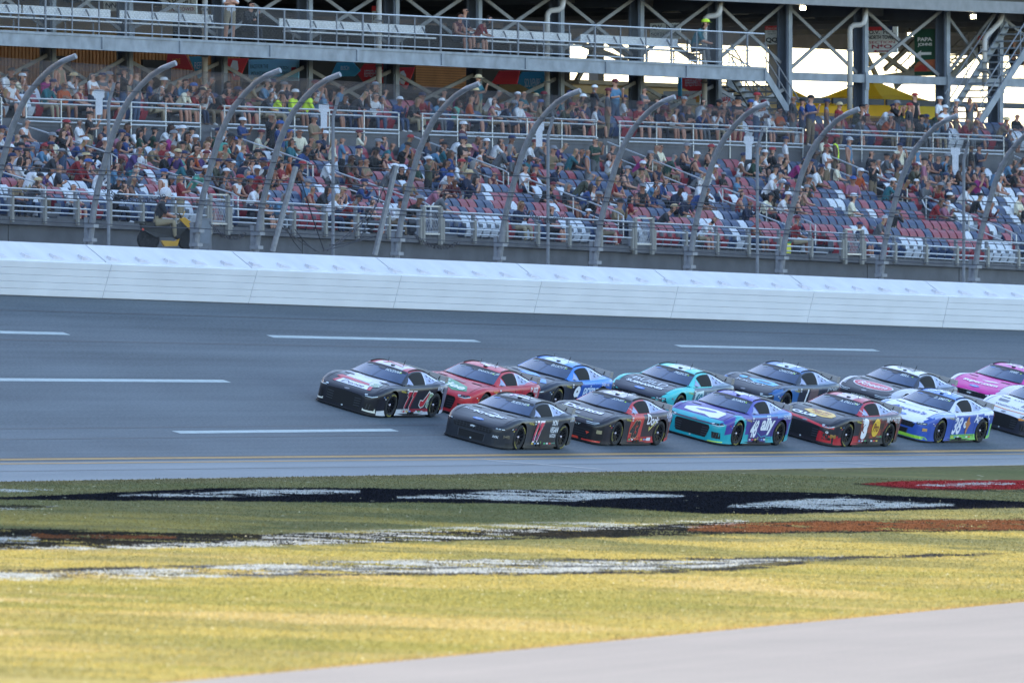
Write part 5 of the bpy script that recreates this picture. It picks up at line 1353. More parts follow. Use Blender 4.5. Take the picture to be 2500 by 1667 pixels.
for s in rest:
    kind, i, t, px, py, p = s; c = seat_colour(kind, i, t); me = SEAT_ME[c]; _, n_ = frame(t)
    M = Matrix.Translation(p)@Matrix.Rotation(math.atan2(n_.y, n_.x)-math.pi/2, 4, 'Z'); b0 = len(stuff.v)
    stuff.v += [tuple(M@v.co) for v in me.vertices]
    for q in me.polygons: stuff.f.append(tuple(b0+j for j in q.vertices)); stuff.mi.append(smi[c] if q.material_index == 0 else 3)
o = stuff.build('stadium_seats', [M_SEAT['red'], M_SEAT['navy'], M_SEAT['white'], M_SEATFR]); tag(o, 'further red, navy and white seats in the upper rows', 'seats', kind='stuff')
# ================================================================== stock cars
CX = lambda pts, x: float(np.interp(x, [p[0] for p in pts][::-1], [p[1] for p in pts][::-1]))
XF, XR = 2.45, -2.28
ZDECK = [(2.45, .545), (2.40, .59), (2.30, .64), (2.1, .70), (1.8, .77), (1.5, .83), (1.2, .88), (1.0, .912), (.8, .925), (.5, .93), (-.8, .935), (-1.5, .965), (-1.8, 1.0), (-2.1, 1.0), (-2.23, .985), (-2.28, .96)]
ZSH = [(2.45, .52), (2.40, .565), (2.30, .62), (2.1, .70), (1.8, .80), (1.5, .857), (1.2, .872), (.8, .875), (.3, .885), (-.4, .90), (-1.0, .93), (-1.4, .965), (-1.75, .975), (-2.1, .95), (-2.23, .93), (-2.28, .90)]
HWD = [(2.45, .60), (2.43, .70), (2.40, .77), (2.33, .845), (2.2, .915), (2.0, .965), (1.7, .995), (1.4, 1.003), (1.0, .985), (.5, .975), (-.4, .975), (-1.0, .985), (-1.4, 1.005), (-1.75, .995), (-2.0, .96), (-2.18, .90), (-2.28, .80)]
ZBOT = [(2.45, .055), (1.9, .06), (1.0, .075), (-1.5, .10), (-2.0, .15), (-2.28, .22)]
WX = 1.397; WZ = .355; ARCH = .415
def section(x):
    zc, zs, w, zb = CX(ZDECK, x), CX(ZSH, x), CX(HWD, x), CX(ZBOT, x); P = []
    for j in range(10):
        k = j/9.0; P.append((w*.90*k, zc+(zs-zc)*k**2.2))
    for a in (0.30, 0.65, 1.0):
        an = a*math.pi/2; P.append((w*(.90+.10*math.sin(an)), zs-0.13*(1-math.cos(an))))
    zt = zs-0.13; sink = 0.018 if -1.0 < x < 1.0 else 0.0
    for j in range(1, 9):
        k = j/8.0; P.append((w*(1.0-.012*k)-sink*math.sin(k*math.pi)*0.8+0.012*(k > .92), zt+(zb-zt)*k))
    return P
xs_ = np.concatenate([[2.45, 2.43, 2.40, 2.365, 2.33, 2.29, 2.25], np.arange(2.20, -2.20, -.055), [-2.22, -2.25, -2.28]])
secs = [section(float(x)) for x in xs_]; nh = len(secs[0])
def make_base():
    vs = []; n2 = 2*nh-1
    for x, S in zip(xs_, secs):
        vs += [(float(x), -y, z) for y, z in S[:0:-1]]+[(float(x), y, z) for y, z in S]
    ns = len(xs_); fs = []
    for i in range(ns-1):
        for j in range(n2-1): fs.append((i*n2+j, (i+1)*n2+j, (i+1)*n2+j+1, i*n2+j+1))
        fs.append((i*n2+n2-1, (i+1)*n2+n2-1, (i+1)*n2, i*n2))      # floor
    fs.append(tuple(range(n2))); fs.append(tuple((ns-1)*n2+j for j in range(n2-1, -1, -1)))
    me = bpy.data.meshes.new('base'); me.from_pydata(vs, [], fs); me.update()
    bm = bmesh.new(); bm.from_mesh(me); bmesh.ops.recalc_face_normals(bm, faces=bm.faces); bm.to_mesh(me); bm.free()
    o = bpy.data.objects.new('base', me); COL.objects.link(o); cut = []
    for sx in (1, -1):
        for sy in (1, -1):
            mb = MB(); n = 28
            ring = lambda y: [(sx*WX+ARCH*math.cos(2*math.pi*k/n), y, WZ+.01+ARCH*math.sin(2*math.pi*k/n)) for k in range(n)]
            mb.add(ring(sy*.62)+ring(sy*1.3), [(k, (k+1) % n, n+(k+1) % n, n+k) for k in range(n)]+[tuple(range(n)), tuple(2*n-1-k for k in range(n))])
            m2 = mb.mesh('cut'); bm = bmesh.new(); bm.from_mesh(m2); bmesh.ops.recalc_face_normals(bm, faces=bm.faces); bm.to_mesh(m2); bm.free()
            c = bpy.data.objects.new('cut', m2); COL.objects.link(c); cut.append(c)
            md = o.modifiers.new('b', 'BOOLEAN'); md.operation = 'DIFFERENCE'; md.object = c; md.solver = 'EXACT'
    dg = bpy.context.evaluated_depsgraph_get(); dg.update(); ev = o.evaluated_get(dg); src = ev.to_mesh()
    V = np.array([v.co[:] for v in src.vertices]); F = [tuple(p.vertices) for p in src.polygons]; ev.to_mesh_clear()
    for c in cut+[o]: bpy.data.objects.remove(c)
    return V, F
BV, BF = make_base()
BC = np.array([BV[list(f)].mean(0) for f in BF])
def fnorm(f):
    p = [Vector(BV[i]) for i in f]; n = Vector((0, 0, 0))
    for i in range(len(p)): a, b = p[i], p[(i+1) % len(p)]; n += Vector(((a.y-b.y)*(a.z+b.z), (a.z-b.z)*(a.x+b.x), (a.x-b.x)*(a.y+b.y)))
    return n.normalized() if n.length else n
BN = np.array([fnorm(f)[:] for f in BF])
def in_arch(c):
    for sx in (1, -1):
        d = math.hypot(c[0]-sx*WX, c[2]-WZ-.01)
        if d < ARCH+.004 and abs(c[1]) < 1.0 and abs(c[1]) > .6: return True
    return False
ARCHF = np.array([in_arch(c) and (abs(n[1]) < .55 or abs(c[1]) < .65) for c, n in zip(BC, BN)])
# greenhouse
GE = [(.66, .82, .905), (.34, .73, 1.065), (.0, .645, 1.20), (-.45, .62, 1.248), (-.95, .62, 1.212), (-1.35, .655, 1.11), (-1.70, .725, 1.015), (-1.95, .78, .975)]   # roof edge
GC = [(1.02, .935), (.56, 1.095), (.10, 1.245), (-.45, 1.295), (-.95, 1.262), (-1.40, 1.145), (-1.76, 1.04), (-2.0, 1.0)]                                           # centre line
GS = [(.66, .835, .885), (.34, .895, .882), (.0, .905, .888), (-.45, .912, .902), (-.95, .922, .925), (-1.35, .935, .955), (-1.70, .94, .97), (-1.95, .90, .965)]       # sill
def cat(P, s):
    P = [Vector(p) if len(p) == 3 else Vector((p[0], 0, p[1])) for p in P]; n = len(P)-1; i = max(0, min(n-1, int(s))); k = s-i
    a, b, c, d = P[max(0, i-1)], P[i], P[i+1], P[min(n, i+2)]
    return 0.5*((2*b)+(c-a)*k+(2*a-5*b+4*c-d)*k*k+(3*b-a-3*c+d)*k**3)
def g_top(s, v):
    e, c = cat(GE, s), cat(GC, s); return Vector((c.x+(e.x-c.x)*v*v, e.y*v, c.z+(e.z-c.z)*v**2.4))
def g_side(s, v):
    e, q = cat(GE, s), cat(GS, s); return e+(q-e)*v+Vector((0, 0.018*math.sin(v*math.pi), 0))
NSg = 42; NVg = 12; NWg = 8
GVv = []; GF = []; GZ = []
def add_grid(fn, n1, n2, zone, flip):
    b = len(GVv)
    for i in range(n1+1):
        for j in range(n2+1): GVv.append(tuple(fn(7.0*i/n1, j/n2)))
    for i in range(n1):
        for j in range(n2):
            f = (b+i*(n2+1)+j, b+(i+1)*(n2+1)+j, b+(i+1)*(n2+1)+j+1, b+i*(n2+1)+j+1); GF.append(f[::-1] if flip else f); GZ.append((zone, 7.0*(i+.5)/n1, (j+.5)/n2))
mir = lambda p: Vector((p.x, -p.y, p.z))
add_grid(lambda s, v: g_top(s, v), NSg, NVg, 'top', True); add_grid(lambda s, v: mir(g_top(s, v)), NSg, NVg, 'top', False)
add_grid(lambda s, v: g_side(s, v), NSg, NWg, 'side', True); add_grid(lambda s, v: mir(g_side(s, v)), NSg, NWg, 'side', False)
GVa = np.array(GVv); GCn = np.array([GVa[list(f)].mean(0) for f in GF])
# join for the ray casts
BVH = BVHTree.FromPolygons([Vector(v) for v in BV]+[Vector(v) for v in GVa], [tuple(f) for f in BF]+[tuple(i+len(BV) for i in f) for f in GF])

M_PAINT = attr_mat('car_paint', 0.42, coat=0.25, spec=0.35, noise=0.07, nscale=5)
M_TYRE = mat('tyre_rubber', srgb(38, 38, 41), 0.85, var=0.12, scale=12)
M_RIM = mat('rim_black', srgb(44, 46, 54), 0.35, metal=0.6, var=0.05)
M_NUT = mat('wheel_nut', srgb(190, 180, 190), 0.3, metal=0.8, var=0)
M_TLET = mat('tyre_yellow', srgb(176, 164, 76), 0.7, var=0)
M_CARB = mat('carbon_black', srgb(30, 30, 35), 0.55, var=0.1)
M_GRIL = mat('grille_black', srgb(16, 16, 20), 0.5, var=0)
M_GRILB = mat('grille_bar', srgb(58, 60, 68), 0.4, var=0)
M_GLS = mat('windshield_glass', srgb(58, 74, 104), 0.16, var=0.18, scale=2.5, spec=0.6)
M_NET = mat('window_net', srgb(16, 16, 19), 0.8, var=0.25, scale=16)
M_QWIN = mat('side_glass', srgb(150, 158, 190), 0.2, var=0.06, scale=2)  # pale base colour holds the reflected sky as well as white sticker
M_TRI = mat('vent_dark', srgb(34, 36, 70), 0.5, var=0)
M_SPOIL = mat('spoiler_lexan', srgb(150, 144, 138), 0.3, var=0.12, scale=3)
M_GAP = mat('panel_gap', srgb(24, 24, 28), 0.7, var=0)
M_LENS = mat('headlight_lens', srgb(190, 200, 206), 0.15, var=0.1)
M_LENSD = mat('headlight_dark', srgb(40, 44, 54), 0.2, var=0)
DC = {}
def dmat(c):
    if c not in DC: DC[c] = mat('decal_%d_%d_%d' % c, srgb(*c), 0.4, var=0.0, coat=0.3)
    return DC[c]
# shared wheel meshes (axis along y, outside at +y)
def lathe(prof, n=36):
    mb = MB(); k = len(prof); vs = [(r*math.cos(2*math.pi*i/n), y, r*math.sin(2*math.pi*i/n)) for i in range(n) for r, y in prof]
    mb.add(vs, [(i*k+j, i*k+j+1, ((i+1) % n)*k+j+1, ((i+1) % n)*k+j) for i in range(n) for j in range(k-1)]); return mb
TYRE_ME = lathe([(.235, .10), (.25, .135), (.30, .150), (.335, .14), (.352, .115), (.355, .05), (.355, -.12), (.335, -.15), (.25, -.14)]).mesh('tyre', [M_TYRE], smooth=True)
def rim_mesh():
    mb = lathe([(.236, .10), (.228, .135), (.215, .132), (.212, .02), (.0, .02)], 30)
    for k in range(10):
        a = 2*math.pi*k/10
        for da in (-.09, .09):
            d0 = Vector((math.cos(a+da*.3), 0, math.sin(a+da*.3))); d1 = Vector((math.cos(a+da), 0, math.sin(a+da)))
            mb.bar(d0*.05+Vector((0, .075, 0)), d1*.218+Vector((0, .112, 0)), .016, .03, up=Vector((0, 1, 0)))
    return mb.mesh('rim', [M_RIM])
RIM_ME = rim_mesh()
mbn = lathe([(.0, .115), (.035, .112), (.045, .09), (.045, .03)], 12); NUT_ME = mbn.mesh('wheel_nut', [M_NUT], smooth=True)
def tyre_text():
    mb = MB(); v, f = text2d('GOODYEAR', 0.02); 
    for off in (0.4, 0.4+math.pi):
        vs = []
        for a, b in v:
            an = off+a*1.0; r = .302+b*.036; vs.append((r*math.cos(an), .1535, -r*math.sin(an)))
        mb.add(vs, f)
    return mb.mesh('tyre_lettering', [M_TLET])
TLET_ME = tyre_text()
def subdiv(vs, fs, mx):
    bm = bmesh.new(); bv = [bm.verts.new((a, b, 0)) for a, b in vs]
    for f in fs:
        try: bm.faces.new([bv[i] for i in f])
        except ValueError: pass
    bmesh.ops.triangulate(bm, faces=bm.faces[:])
    for _ in range(4):
        E = [e for e in bm.edges if e.calc_length() > mx]
        if not E: break
        bmesh.ops.subdivide_edges(bm, edges=E, cuts=1); bmesh.ops.triangulate(bm, faces=[f for f in bm.faces if len(f.verts) > 3])
    bm.verts.index_update(); out = [(v.co.x, v.co.y) for v in bm.verts], [tuple(v.index for v in f.verts) for f in bm.faces]; bm.free(); return out
def project(vs, how, lift):
    """2-d (a, b) car coordinates -> points on the body. side: (x, z) seen from the left; top: (y, x); front: (y, z)"""
    out = []
    for a, b in vs:
        if how == 'side': o_, d = Vector((a, 2.5, b)), Vector((0, -1, 0))
        elif how == 'top': o_, d = Vector((b, a, 3)), Vector((0, 0, -1))
        else: o_, d = Vector((5, a, b)), Vector((-1, 0, 0))
        h = BVH.ray_cast(o_, d)
        if h[0] is None: 
            h2 = BVH.find_nearest(o_+d*2.6 if how != 'top' else o_+d*2.2); out.append(h2[0]+h2[1]*lift)
        else:
            n = h[1] if h[1].dot(d) < 0 else -h[1]; out.append(h[0]-d*lift*1.2+n*lift*0.3)
    return out
def flat(name, vs, fs, how, m, car, lift=.006, mx=.11):
    if how == 'front': vs = [(a, .065+(b-.10)*1.12 if b < .75 else b) for a, b in vs]
    v2, f2 = subdiv(vs, fs, mx); P = project(v2, how, lift); mb = MB(); mb.add(P, f2)
    o = mb.build(name, m); o.parent = car; return o
def decal(name, txt, how, cx, cy, w, h, col, car, bold=.01, shear=0.0, rot=0.0, lift=.006, slope=0.0):
    """lettering of width w and height h centred at (cx, cy)"""
    v, f = text2d(txt, bold, shear); vs = []
    for a, b in v:
        a2, b2 = a*w, b*h
        a2, b2 = a2*math.cos(rot)-b2*math.sin(rot), a2*math.sin(rot)+b2*math.cos(rot)
        if how == 'side': vs.append((cx-a2, cy+b2+slope*a2))
        elif how == 'top': vs.append((cx+a2, cy-b2+slope*a2))
        elif how == 'roof': vs.append((cy-b2, cx-a2))          # reads from the driver's side
        else: vs.append((cx+a2, cy+b2+slope*a2))
    return flat(name, vs, f, 'top' if how == 'roof' else how, dmat(col), car, lift, .13)
def poly(name, pts, how, col, car, lift=.005):
    return flat(name, pts, [tuple(range(len(pts)))], how, dmat(col) if isinstance(col, tuple) else col, car, lift, .09)
def ell(cx, cy, rx, ry, n=22): return [(cx+rx*math.cos(2*math.pi*i/n), cy+ry*math.sin(2*math.pi*i/n)) for i in range(n)]
def side_panel(name, pts, m, car, off=.006):
    """polygon given in (x, fraction from sill to roof edge) on the left flank of the greenhouse"""
    sx = np.array([cat(GE, s).x for s in np.linspace(0, 7, 200)]); ss = np.linspace(0, 7, 200)
    for sg in (1, -1):
        v2, f2 = subdiv(pts, [tuple(range(len(pts)))], .10); P = []
        for x, h in v2:
            s = float(np.interp(-x, -sx, ss)); p = g_side(s, 1-h); e, q = cat(GE, s), cat(GS, s); n = Vector((0, (e-q).z, -(e-q).y)).normalized()
            if n.y < 0: n = -n
            p = p+n*off; P.append(Vector((p.x, sg*p.y, p.z)))
        mb = MB(); mb.add(P, f2 if sg > 0 else [t[::-1] for t in f2]); o = mb.build(name, m); o.parent = car
def glass_strip(name, s0, s1, vmax, m, car, off=.005, n1=14):
    mb = MB(); vs = []; n2 = 16
    for i in range(n1+1):
        s = s0+(s1-s0)*i/n1
        for j in range(n2+1):
            v = -vmax+2*vmax*j/n2; p = g_top(s, abs(v)); p = Vector((p.x, p.y*(1 if v >= 0 else -1), p.z))
            a = g_top(min(7, s+.05), abs(v))-g_top(max(0, s-.05), abs(v)); b = g_top(s, min(1, abs(v)+.03))-g_top(s, max(0, abs(v)-.03)); n = a.cross(b)
            n = n.normalized() if n.length > 1e-9 else Vector((0, 0, 1)); 
            if n.z < 0: n = -n
            vs.append(p+Vector((n.x, n.y*(1 if v >= 0 else -1), n.z))*off)
    mb.add(vs, [(i*(n2+1)+j, i*(n2+1)+j+1, (i+1)*(n2+1)+j+1, (i+1)*(n2+1)+j) for i in range(n1) for j in range(n2)])
    o = mb.build(name, m, smooth=True); o.parent = car; return o
def part(name, me, car, loc=(0, 0, 0), rot=(0, 0, 0)):
    o = bpy.data.objects.new(name, me); COL.objects.link(o); o.parent = car; o.location = loc; o.rotation_euler = rot; return o
# meshes every car shares
_c0 = bpy.data.objects.new('tmp', None)
mb = MB()
pl = [(1.75, .985), (2.0, .975), (2.2, .935), (2.35, .86), (2.45, .75), (2.50, .60), (2.525, .35), (2.53, 0)]
ring = [(x, y) for x, y in pl]+[(x, -y) for x, y in pl[-2::-1]]
mb.add([(x, y, .035) for x, y in ring]+[(x, y, .062) for x, y in ring], [tuple(range(len(ring)))[::-1], tuple(len(ring)+i for i in range(len(ring)))]+[(i, (i+1) % len(ring), len(ring)+(i+1) % len(ring), len(ring)+i) for i in range(len(ring))])
SPLIT_ME = mb.mesh('splitter', [M_CARB])
mb = MB(); 
for sy in (1, -1): mb.box((0, sy*.955, .075), (.96, .02, .05))
SKIRT_ME = mb.mesh('side_skirt', [M_CARB])
mb = MB(); n = 14; vs = []
for i in range(n+1):
    y = -.80+1.6*i/n; xo = -2.20+0.06*(abs(y)/.8)**3
    vs += [(xo, y, .985), (xo-.06, y, 1.135), (xo-.07, y, 1.135), (xo-.015, y, .985)]
mb.add(vs, [(i*4+j, i*4+(j+1) % 4, i*4+4+(j+1) % 4, i*4+4+j) for i in range(n) for j in range(4)]+[(3, 2, 1, 0), tuple(n*4+j for j in range(4))])
for sy in (1, -1): mb.box((-2.17, sy*.80, 1.05), (.08, .008, .085))
SPOIL_ME = mb.mesh('spoiler', [M_SPOIL])
mb = MB()
for y in (-.55, -.2, .2, .55): mb.bar((-2.14, y, 1.0), (-2.23, y, 1.09), .02, .02)
BRKT_ME = mb.mesh('spoiler_bracket', [M_CARB])
mb = MB()
for sy in (1, -1):
    for i in range(24):
        s = 2.0+4.2*i/24; a, b = g_top(s, .93), g_top(s+4.2/24, .93); a = Vector((a.x, a.y*sy, a.z+.018)); b = Vector((b.x, b.y*sy, b.z+.018)); mb.bar(a, b, .012, .035)
RAIL_ME = mb.mesh('roof_rail', [M_CARB])
mb = MB(); mb.box((-.02, .08, 1.262), (.05, .045, .03)); mb.box((.035, .08, 1.265), (.012, .03, .022)); CAM_ME = mb.mesh('roof_camera', [M_CARB])
mb = MB(); 
for x, y, h in ((-.35, -.25, .16), (-.62, .12, .13), (-1.02, -.05, .12), (-.2, .3, .10)): mb.bar((x, y, 1.24), (x-.02, y, 1.26+h), .008, .008)
ANT_ME = mb.mesh('antenna', [M_CARB])
mb = MB(); mb.box((.60, .93, .905), (.05, .04, .025)); MIR_ME = mb.mesh('tow_strap', [dmat((200, 60, 60))])
mb = MB(); mb.box((-.05, .965, .135), (.07, .03, .04)); mb.box((.16, .965, .14), (.09, .025, .03)); EXH_ME = mb.mesh('exhaust_outlet', [M_GRIL])

def paint(mesh_v, faces, cents, colfn, zones, name, car):
    me = bpy.data.meshes.new(name); me.from_pydata(mesh_v.tolist(), [], faces); me.materials.append(M_PAINT)
    ca = me.color_attributes.new('Col', 'FLOAT_COLOR', 'CORNER'); cols = np.ones((len(me.loops), 4), np.float32); i = 0
    for fi, f in enumerate(faces):
        c = lin3(colfn(*cents[fi], zones[fi])); cols[i:i+len(f), :3] = c; i += len(f)
    ca.data.foreach_set('color', cols.ravel())
    me.polygons.foreach_set('use_smooth', [True]*len(faces)); me.update()
    o = bpy.data.objects.new(name, me); COL.objects.link(o); o.parent = car
    md = o.modifiers.new('edge', 'EDGE_SPLIT'); md.split_angle = rad(38); return o
_lc = {}
def lin3(c):
    if c not in _lc: k = 0.74 if max(c) < 90 else 0.74+0.26*min(1, (max(c)-90)/70); _lc[c] = srgb(*[v*k for v in c])
    return _lc[c]
BZ = []
for c, n, ar in zip(BC, BN, ARCHF):
    x, y, z = c
    if ar: BZ.append('arch')
    elif z < .2 and n[2] < -.5: BZ.append('floor')
    elif n[2] > .55 and x > .55: BZ.append('hood' if abs(y) < .80 else 'fender')
    elif n[2] > .55 and x < -1.5: BZ.append('deck')
    elif n[2] > .55: BZ.append('sill')
    elif x > 2.12: BZ.append('nose')
    elif x > .62: BZ.append('fender')
    elif x > -.85: BZ.append('door')
    else: BZ.append('quarter')
GZN = []
for z, s, v in GZ:
    if z == 'top': GZN.append('roof' if 1.9 < s < 4.6 else ('wind' if s <= 1.9 else 'back') if v < .93 else 'apillar' if s < 2 else 'cpillar')
    else: GZN.append('apillar' if s < 2.2 else ('cpillar' if s > 3.4 else 'rooframe'))
# ---- nose pieces for the three makes
def nose_chevy(car, lens_edge):
    poly('upper_grille', [(-.52, .50), (.52, .50), (.56, .44), (.54, .33), (.48, .17), (-.48, .17), (-.54, .33), (-.56, .44)], 'front', M_GRIL, car)
    for sy in (1, -1):
        for k in range(4): poly('grille_bar', [(sy*.33, .42-.06*k), (sy*.53, .43-.06*k), (sy*.53, .41-.06*k), (sy*.33, .40-.06*k)][::sy], 'front', M_GRILB, car, .012)
        poly('headlight', [(sy*a, b) for a, b in ((.56, .575), (.70, .585), (.86, .60), (.90, .555), (.80, .525), (.64, .525))][::sy], 'front', M_LENSD, car, .008)
        poly('headlight_strip', [(sy*a, b) for a, b in ((.60, .538), (.80, .533), (.905, .575), (.89, .548), (.80, .515), (.62, .522))][::sy], 'front', M_LENS, car, .012)
        poly('headlight_lamp', [(sy*a, b) for a, b in ((.58, .572), (.66, .578), (.66, .553), (.58, .548))][::sy], 'front', M_LENS, car, .012)
        poly('brake_duct', [(sy*a, b) for a, b in ((.64, .36), (.86, .36), (.88, .20), (.68, .20))][::sy], 'front', M_GRIL, car)
        for k in range(2): poly('duct_bar', [(sy*(.72+.07*k), .35), (sy*(.735+.07*k), .35), (sy*(.715+.07*k), .21), (sy*(.70+.07*k), .21)][::sy], 'front', M_GRILB, car, .012)
    poly('maker_emblem', [(-.09, .575), (-.03, .59), (.05, .59), (.09, .57), (.03, .555), (-.05, .555)], 'front', (120, 120, 128), car, .009)
    poly('tow_light', ell(0, .15, .03, .02), 'front', M_LENS, car, .012)
def nose_ford(car):
    poly('upper_grille', [(-.56, .52), (.56, .52), (.62, .47), (.56, .38), (-.56, .38), (-.62, .47)], 'front', M_GRIL, car)
    for k in range(-5, 6): poly('grille_bar', [(.10*k-.006, .51), (.10*k+.006, .51), (.10*k+.006, .39), (.10*k-.006, .39)], 'front', M_GRILB, car, .010)
    for k in range(2): poly('grille_bar', [(-.56, .475-.045*k), (.56, .475-.045*k), (.56, .467-.045*k), (-.56, .467-.045*k)], 'front', M_GRILB, car, .012)
    poly('lower_grille', [(-.40, .32), (.40, .32), (.38, .15), (-.38, .15)], 'front', M_GRIL, car)
    for s in ([(-.43, .34), (-.40, .34), (-.38, .14), (-.41, .14)], [(.40, .34), (.43, .34), (.41, .14), (.38, .14)], [(-.42, .335), (.42, .335), (.42, .322), (-.42, .322)]): poly('grille_surround', s, 'front', M_GRILB, car, .010)
    for sy in (1, -1):
        poly('headlight', [(sy*a, b) for a, b in ((.64, .545), (.90, .565), (.905, .51), (.66, .49))][::sy], 'front', M_LENSD, car, .007)
        for k in range(3): poly('headlight_strip', [(sy*(.68+.075*k), .54), (sy*(.735+.075*k), .545), (sy*(.735+.075*k), .528), (sy*(.68+.075*k), .523)][::sy], 'front', M_LENS, car, .011)
    flat('maker_emblem', ell(0, 2.22, .17, .075), [tuple(range(22))], 'top', dmat((58, 112, 190)), car, .008); decal('maker_lettering', 'Ford', 'top', 0, 2.22, .20, .07, (226, 230, 236), car, shear=.3, lift=.012)
    poly('horse_emblem', [(-.09, .465), (-.03, .485), (.03, .48), (.09, .47), (.05, .455), (.03, .43), (-.01, .45), (-.06, .435)], 'front', (200, 204, 208), car, .016)
    poly('tow_light', ell(0, .16, .03, .02), 'front', M_LENS, car, .012)
def nose_toyota(car):
    poly('lower_grille', [(-.62, .43), (.62, .43), (.70, .30), (.62, .15), (-.62, .15), (-.70, .30)], 'front', M_GRIL, car)
    for k in range(4): poly('grille_bar', [(-.62, .38-.06*k), (.62, .38-.06*k), (.62, .372-.06*k), (-.62, .372-.06*k)], 'front', M_GRILB, car, .011)
    for sy in (1, -1):
        poly('headlight', [(sy*a, b) for a, b in ((.44, .565), (.66, .59), (.88, .60), (.84, .565), (.66, .54), (.46, .535))][::sy], 'front', M_LENSD, car, .007)
        poly('headlight_strip', [(sy*a, b) for a, b in ((.42, .582), (.62, .578), (.78, .60), (.80, .592), (.62, .566), (.42, .572))][::sy], 'front', M_LENS, car, .011)
        poly('headlight_strip', [(sy*a, b) for a, b in ((.46, .546), (.70, .548), (.80, .59), (.815, .585), (.71, .538), (.46, .536))][::sy], 'front', M_LENS, car, .012)
    flat('maker_emblem', ell(0, 2.30, .09, .045), [tuple(range(22))], 'top', dmat((150, 152, 158)), car, .008)
    decal('maker_lettering', 'CAMRY', 'front', 0, .475, .62, .045, (180, 190, 190), car, lift=.010)

def build_car(name_label, make, px, py, liv, roofcol, apil, cpil, driver, extras, yaw=0.0):
    """px, py: photo pixel of the ground midway between the left wheels"""
    # ground point of the left wheels; the car's origin lies 0.985 m to its right (up the bank)
    t, w = ground_at(px, py); u, n = frame(t)
    w0 = w-0.985*0.96; t0 = t
    z0 = z_track(t0, w0); za = z_track(t0, w0-.9); zb_ = z_track(t0, w0+.9)
    left = (P3(t0, w0+.9, zb_)-P3(t0, w0-.9, za)).normalized()
    f0 = (P3(t0-1.3, w0, z_track(t0-1.3, w0))-P3(t0+1.3, w0, z_track(t0+1.3, w0))).normalized()
    if yaw: f0 = (f0*math.cos(yaw)+left*math.sin(yaw)).normalized()
    up = f0.cross(left).normalized()
    left = up.cross(f0)
    c = (P3(t0, w0-.9, za)+P3(t0, w0+.9, zb_))/2
    car = thing('stock_car', name_label, 'car', c, 'stock cars racing in two lines')
    car.matrix_world = Matrix(((f0.x, left.x, up.x, c.x), (f0.y, left.y, up.y, c.y), (f0.z, left.z, up.z, c.z), (0, 0, 0, 1)))
    def bcol(x, y, z, zone): return (18, 18, 21) if zone in ('arch', 'floor') else liv(x, y, z, zone)
    def gcol(x, y, z, zone): return {'roof': roofcol(x, y, z) if callable(roofcol) else roofcol, 'wind': (30, 32, 38), 'back': (34, 38, 48), 'apillar': apil, 'rooframe': apil, 'cpillar': cpil}[zone]
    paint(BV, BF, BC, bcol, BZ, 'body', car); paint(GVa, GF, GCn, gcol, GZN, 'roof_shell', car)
    glass_strip('windshield', .10, 1.93, .955, M_GLS, car); glass_strip('rear_window', 4.75, 6.3, .80, M_GLS, car)
    glass_strip('windshield_banner', 1.52, 1.90, .92, M_CARB, car, .009, 4)
    for k in range(1): glass_strip('windshield_seam', .12, 1.5, .008, M_CARB, car, .009, 8)
    side_panel('vent_window', [(.50, .30), (.14, .10), (.10, .12), (.24, .88)], M_QWIN, car)
    side_panel('window_net', [(.17, .90), (.06, .08), (-.58, .06), (-.68, .60), (-.64, .92)], M_NET, car, .008)
    side_panel('quarter_window', [(-.76, .93), (-.66, .10), (-1.05, .10), (-1.62, .55), (-1.50, .90)], M_QWIN, car)
    side_panel('quarter_strip', [(-.72, .93), (-.62, .06), (-.68, .06), (-.79, .93)], dmat((190, 194, 210)), car, .009)
    for (a, b) in ((-.93, .62), (-1.10, .50), (-1.22, .36), (-.96, .26)): side_panel('air_vent', [(a, b+.20), (a+.055, b), (a-.055, b)], M_TRI, car, .011)
    side_panel('vent_triangle', [(.40, .34), (.24, .08), (.40, .08)], M_TRI, car, .010)
    part('splitter', SPLIT_ME, car); part('side_skirt', SKIRT_ME, car); part('spoiler', SPOIL_ME, car); part('spoiler_bracket', BRKT_ME, car); part('roof_rail', RAIL_ME, car); part('roof_camera', CAM_ME, car); part('antenna', ANT_ME, car); part('exhaust_outlet', EXH_ME, car)
    for sx in (1, -1):
        for sy in (1, -1):
            wh = bpy.data.objects.new('wheel', None); COL.objects.link(wh); wh.parent = car; wh.location = (sx*WX, sy*.835, WZ); wh.empty_display_size = .1
            wh.rotation_euler = (0, random.uniform(0, 6.28) if sy > 0 else random.uniform(0, 6.28), 0 if sy > 0 else math.pi)
            for nm, me in (('tyre', TYRE_ME), ('rim', RIM_ME), ('wheel_nut', NUT_ME), ('tyre_lettering', TLET_ME)): part(nm, me, wh)
    dn = decal('driver_name', driver, 'front', .30, 1.163, .11*len(driver)**.92*.62, .052, (214, 222, 224), car, lift=.016)
    poly('class_sticker', [(.49, 1.165), (.53, 1.160), (.53, 1.145), (.49, 1.15)], 'front', (190, 230, 60), car, .020)
    poly('maker_sticker', [(-.52, 1.155), (-.36, 1.178), (-.36, 1.155), (-.52, 1.132)], 'front', (110, 130, 140) if make != 'ford' else (70, 120, 190), car, .017)
    poly('sun_visor_box', [(-.14, 1.19), (.06, 1.19), (.06, 1.155), (-.14, 1.155)], 'front', (16, 16, 20), car, .019)
    {'chevy': lambda c_: nose_chevy(c_, None), 'ford': nose_ford, 'toyota': nose_toyota}[make](car)
    decal('tyre_brand', 'GOODYEAR', 'side', .80, .745, .34, .05, (206, 190, 70), car, shear=.3, slope=-.12)
    for k, (x, z, cc) in enumerate(((.52, .80, (200, 204, 212)), (.52, .735, (180, 186, 196)))): poly('contingency_sticker', [(x+.05, z+.02), (x+.05, z-.02), (x-.05, z-.02), (x-.05, z+.02)], 'side', cc, car)
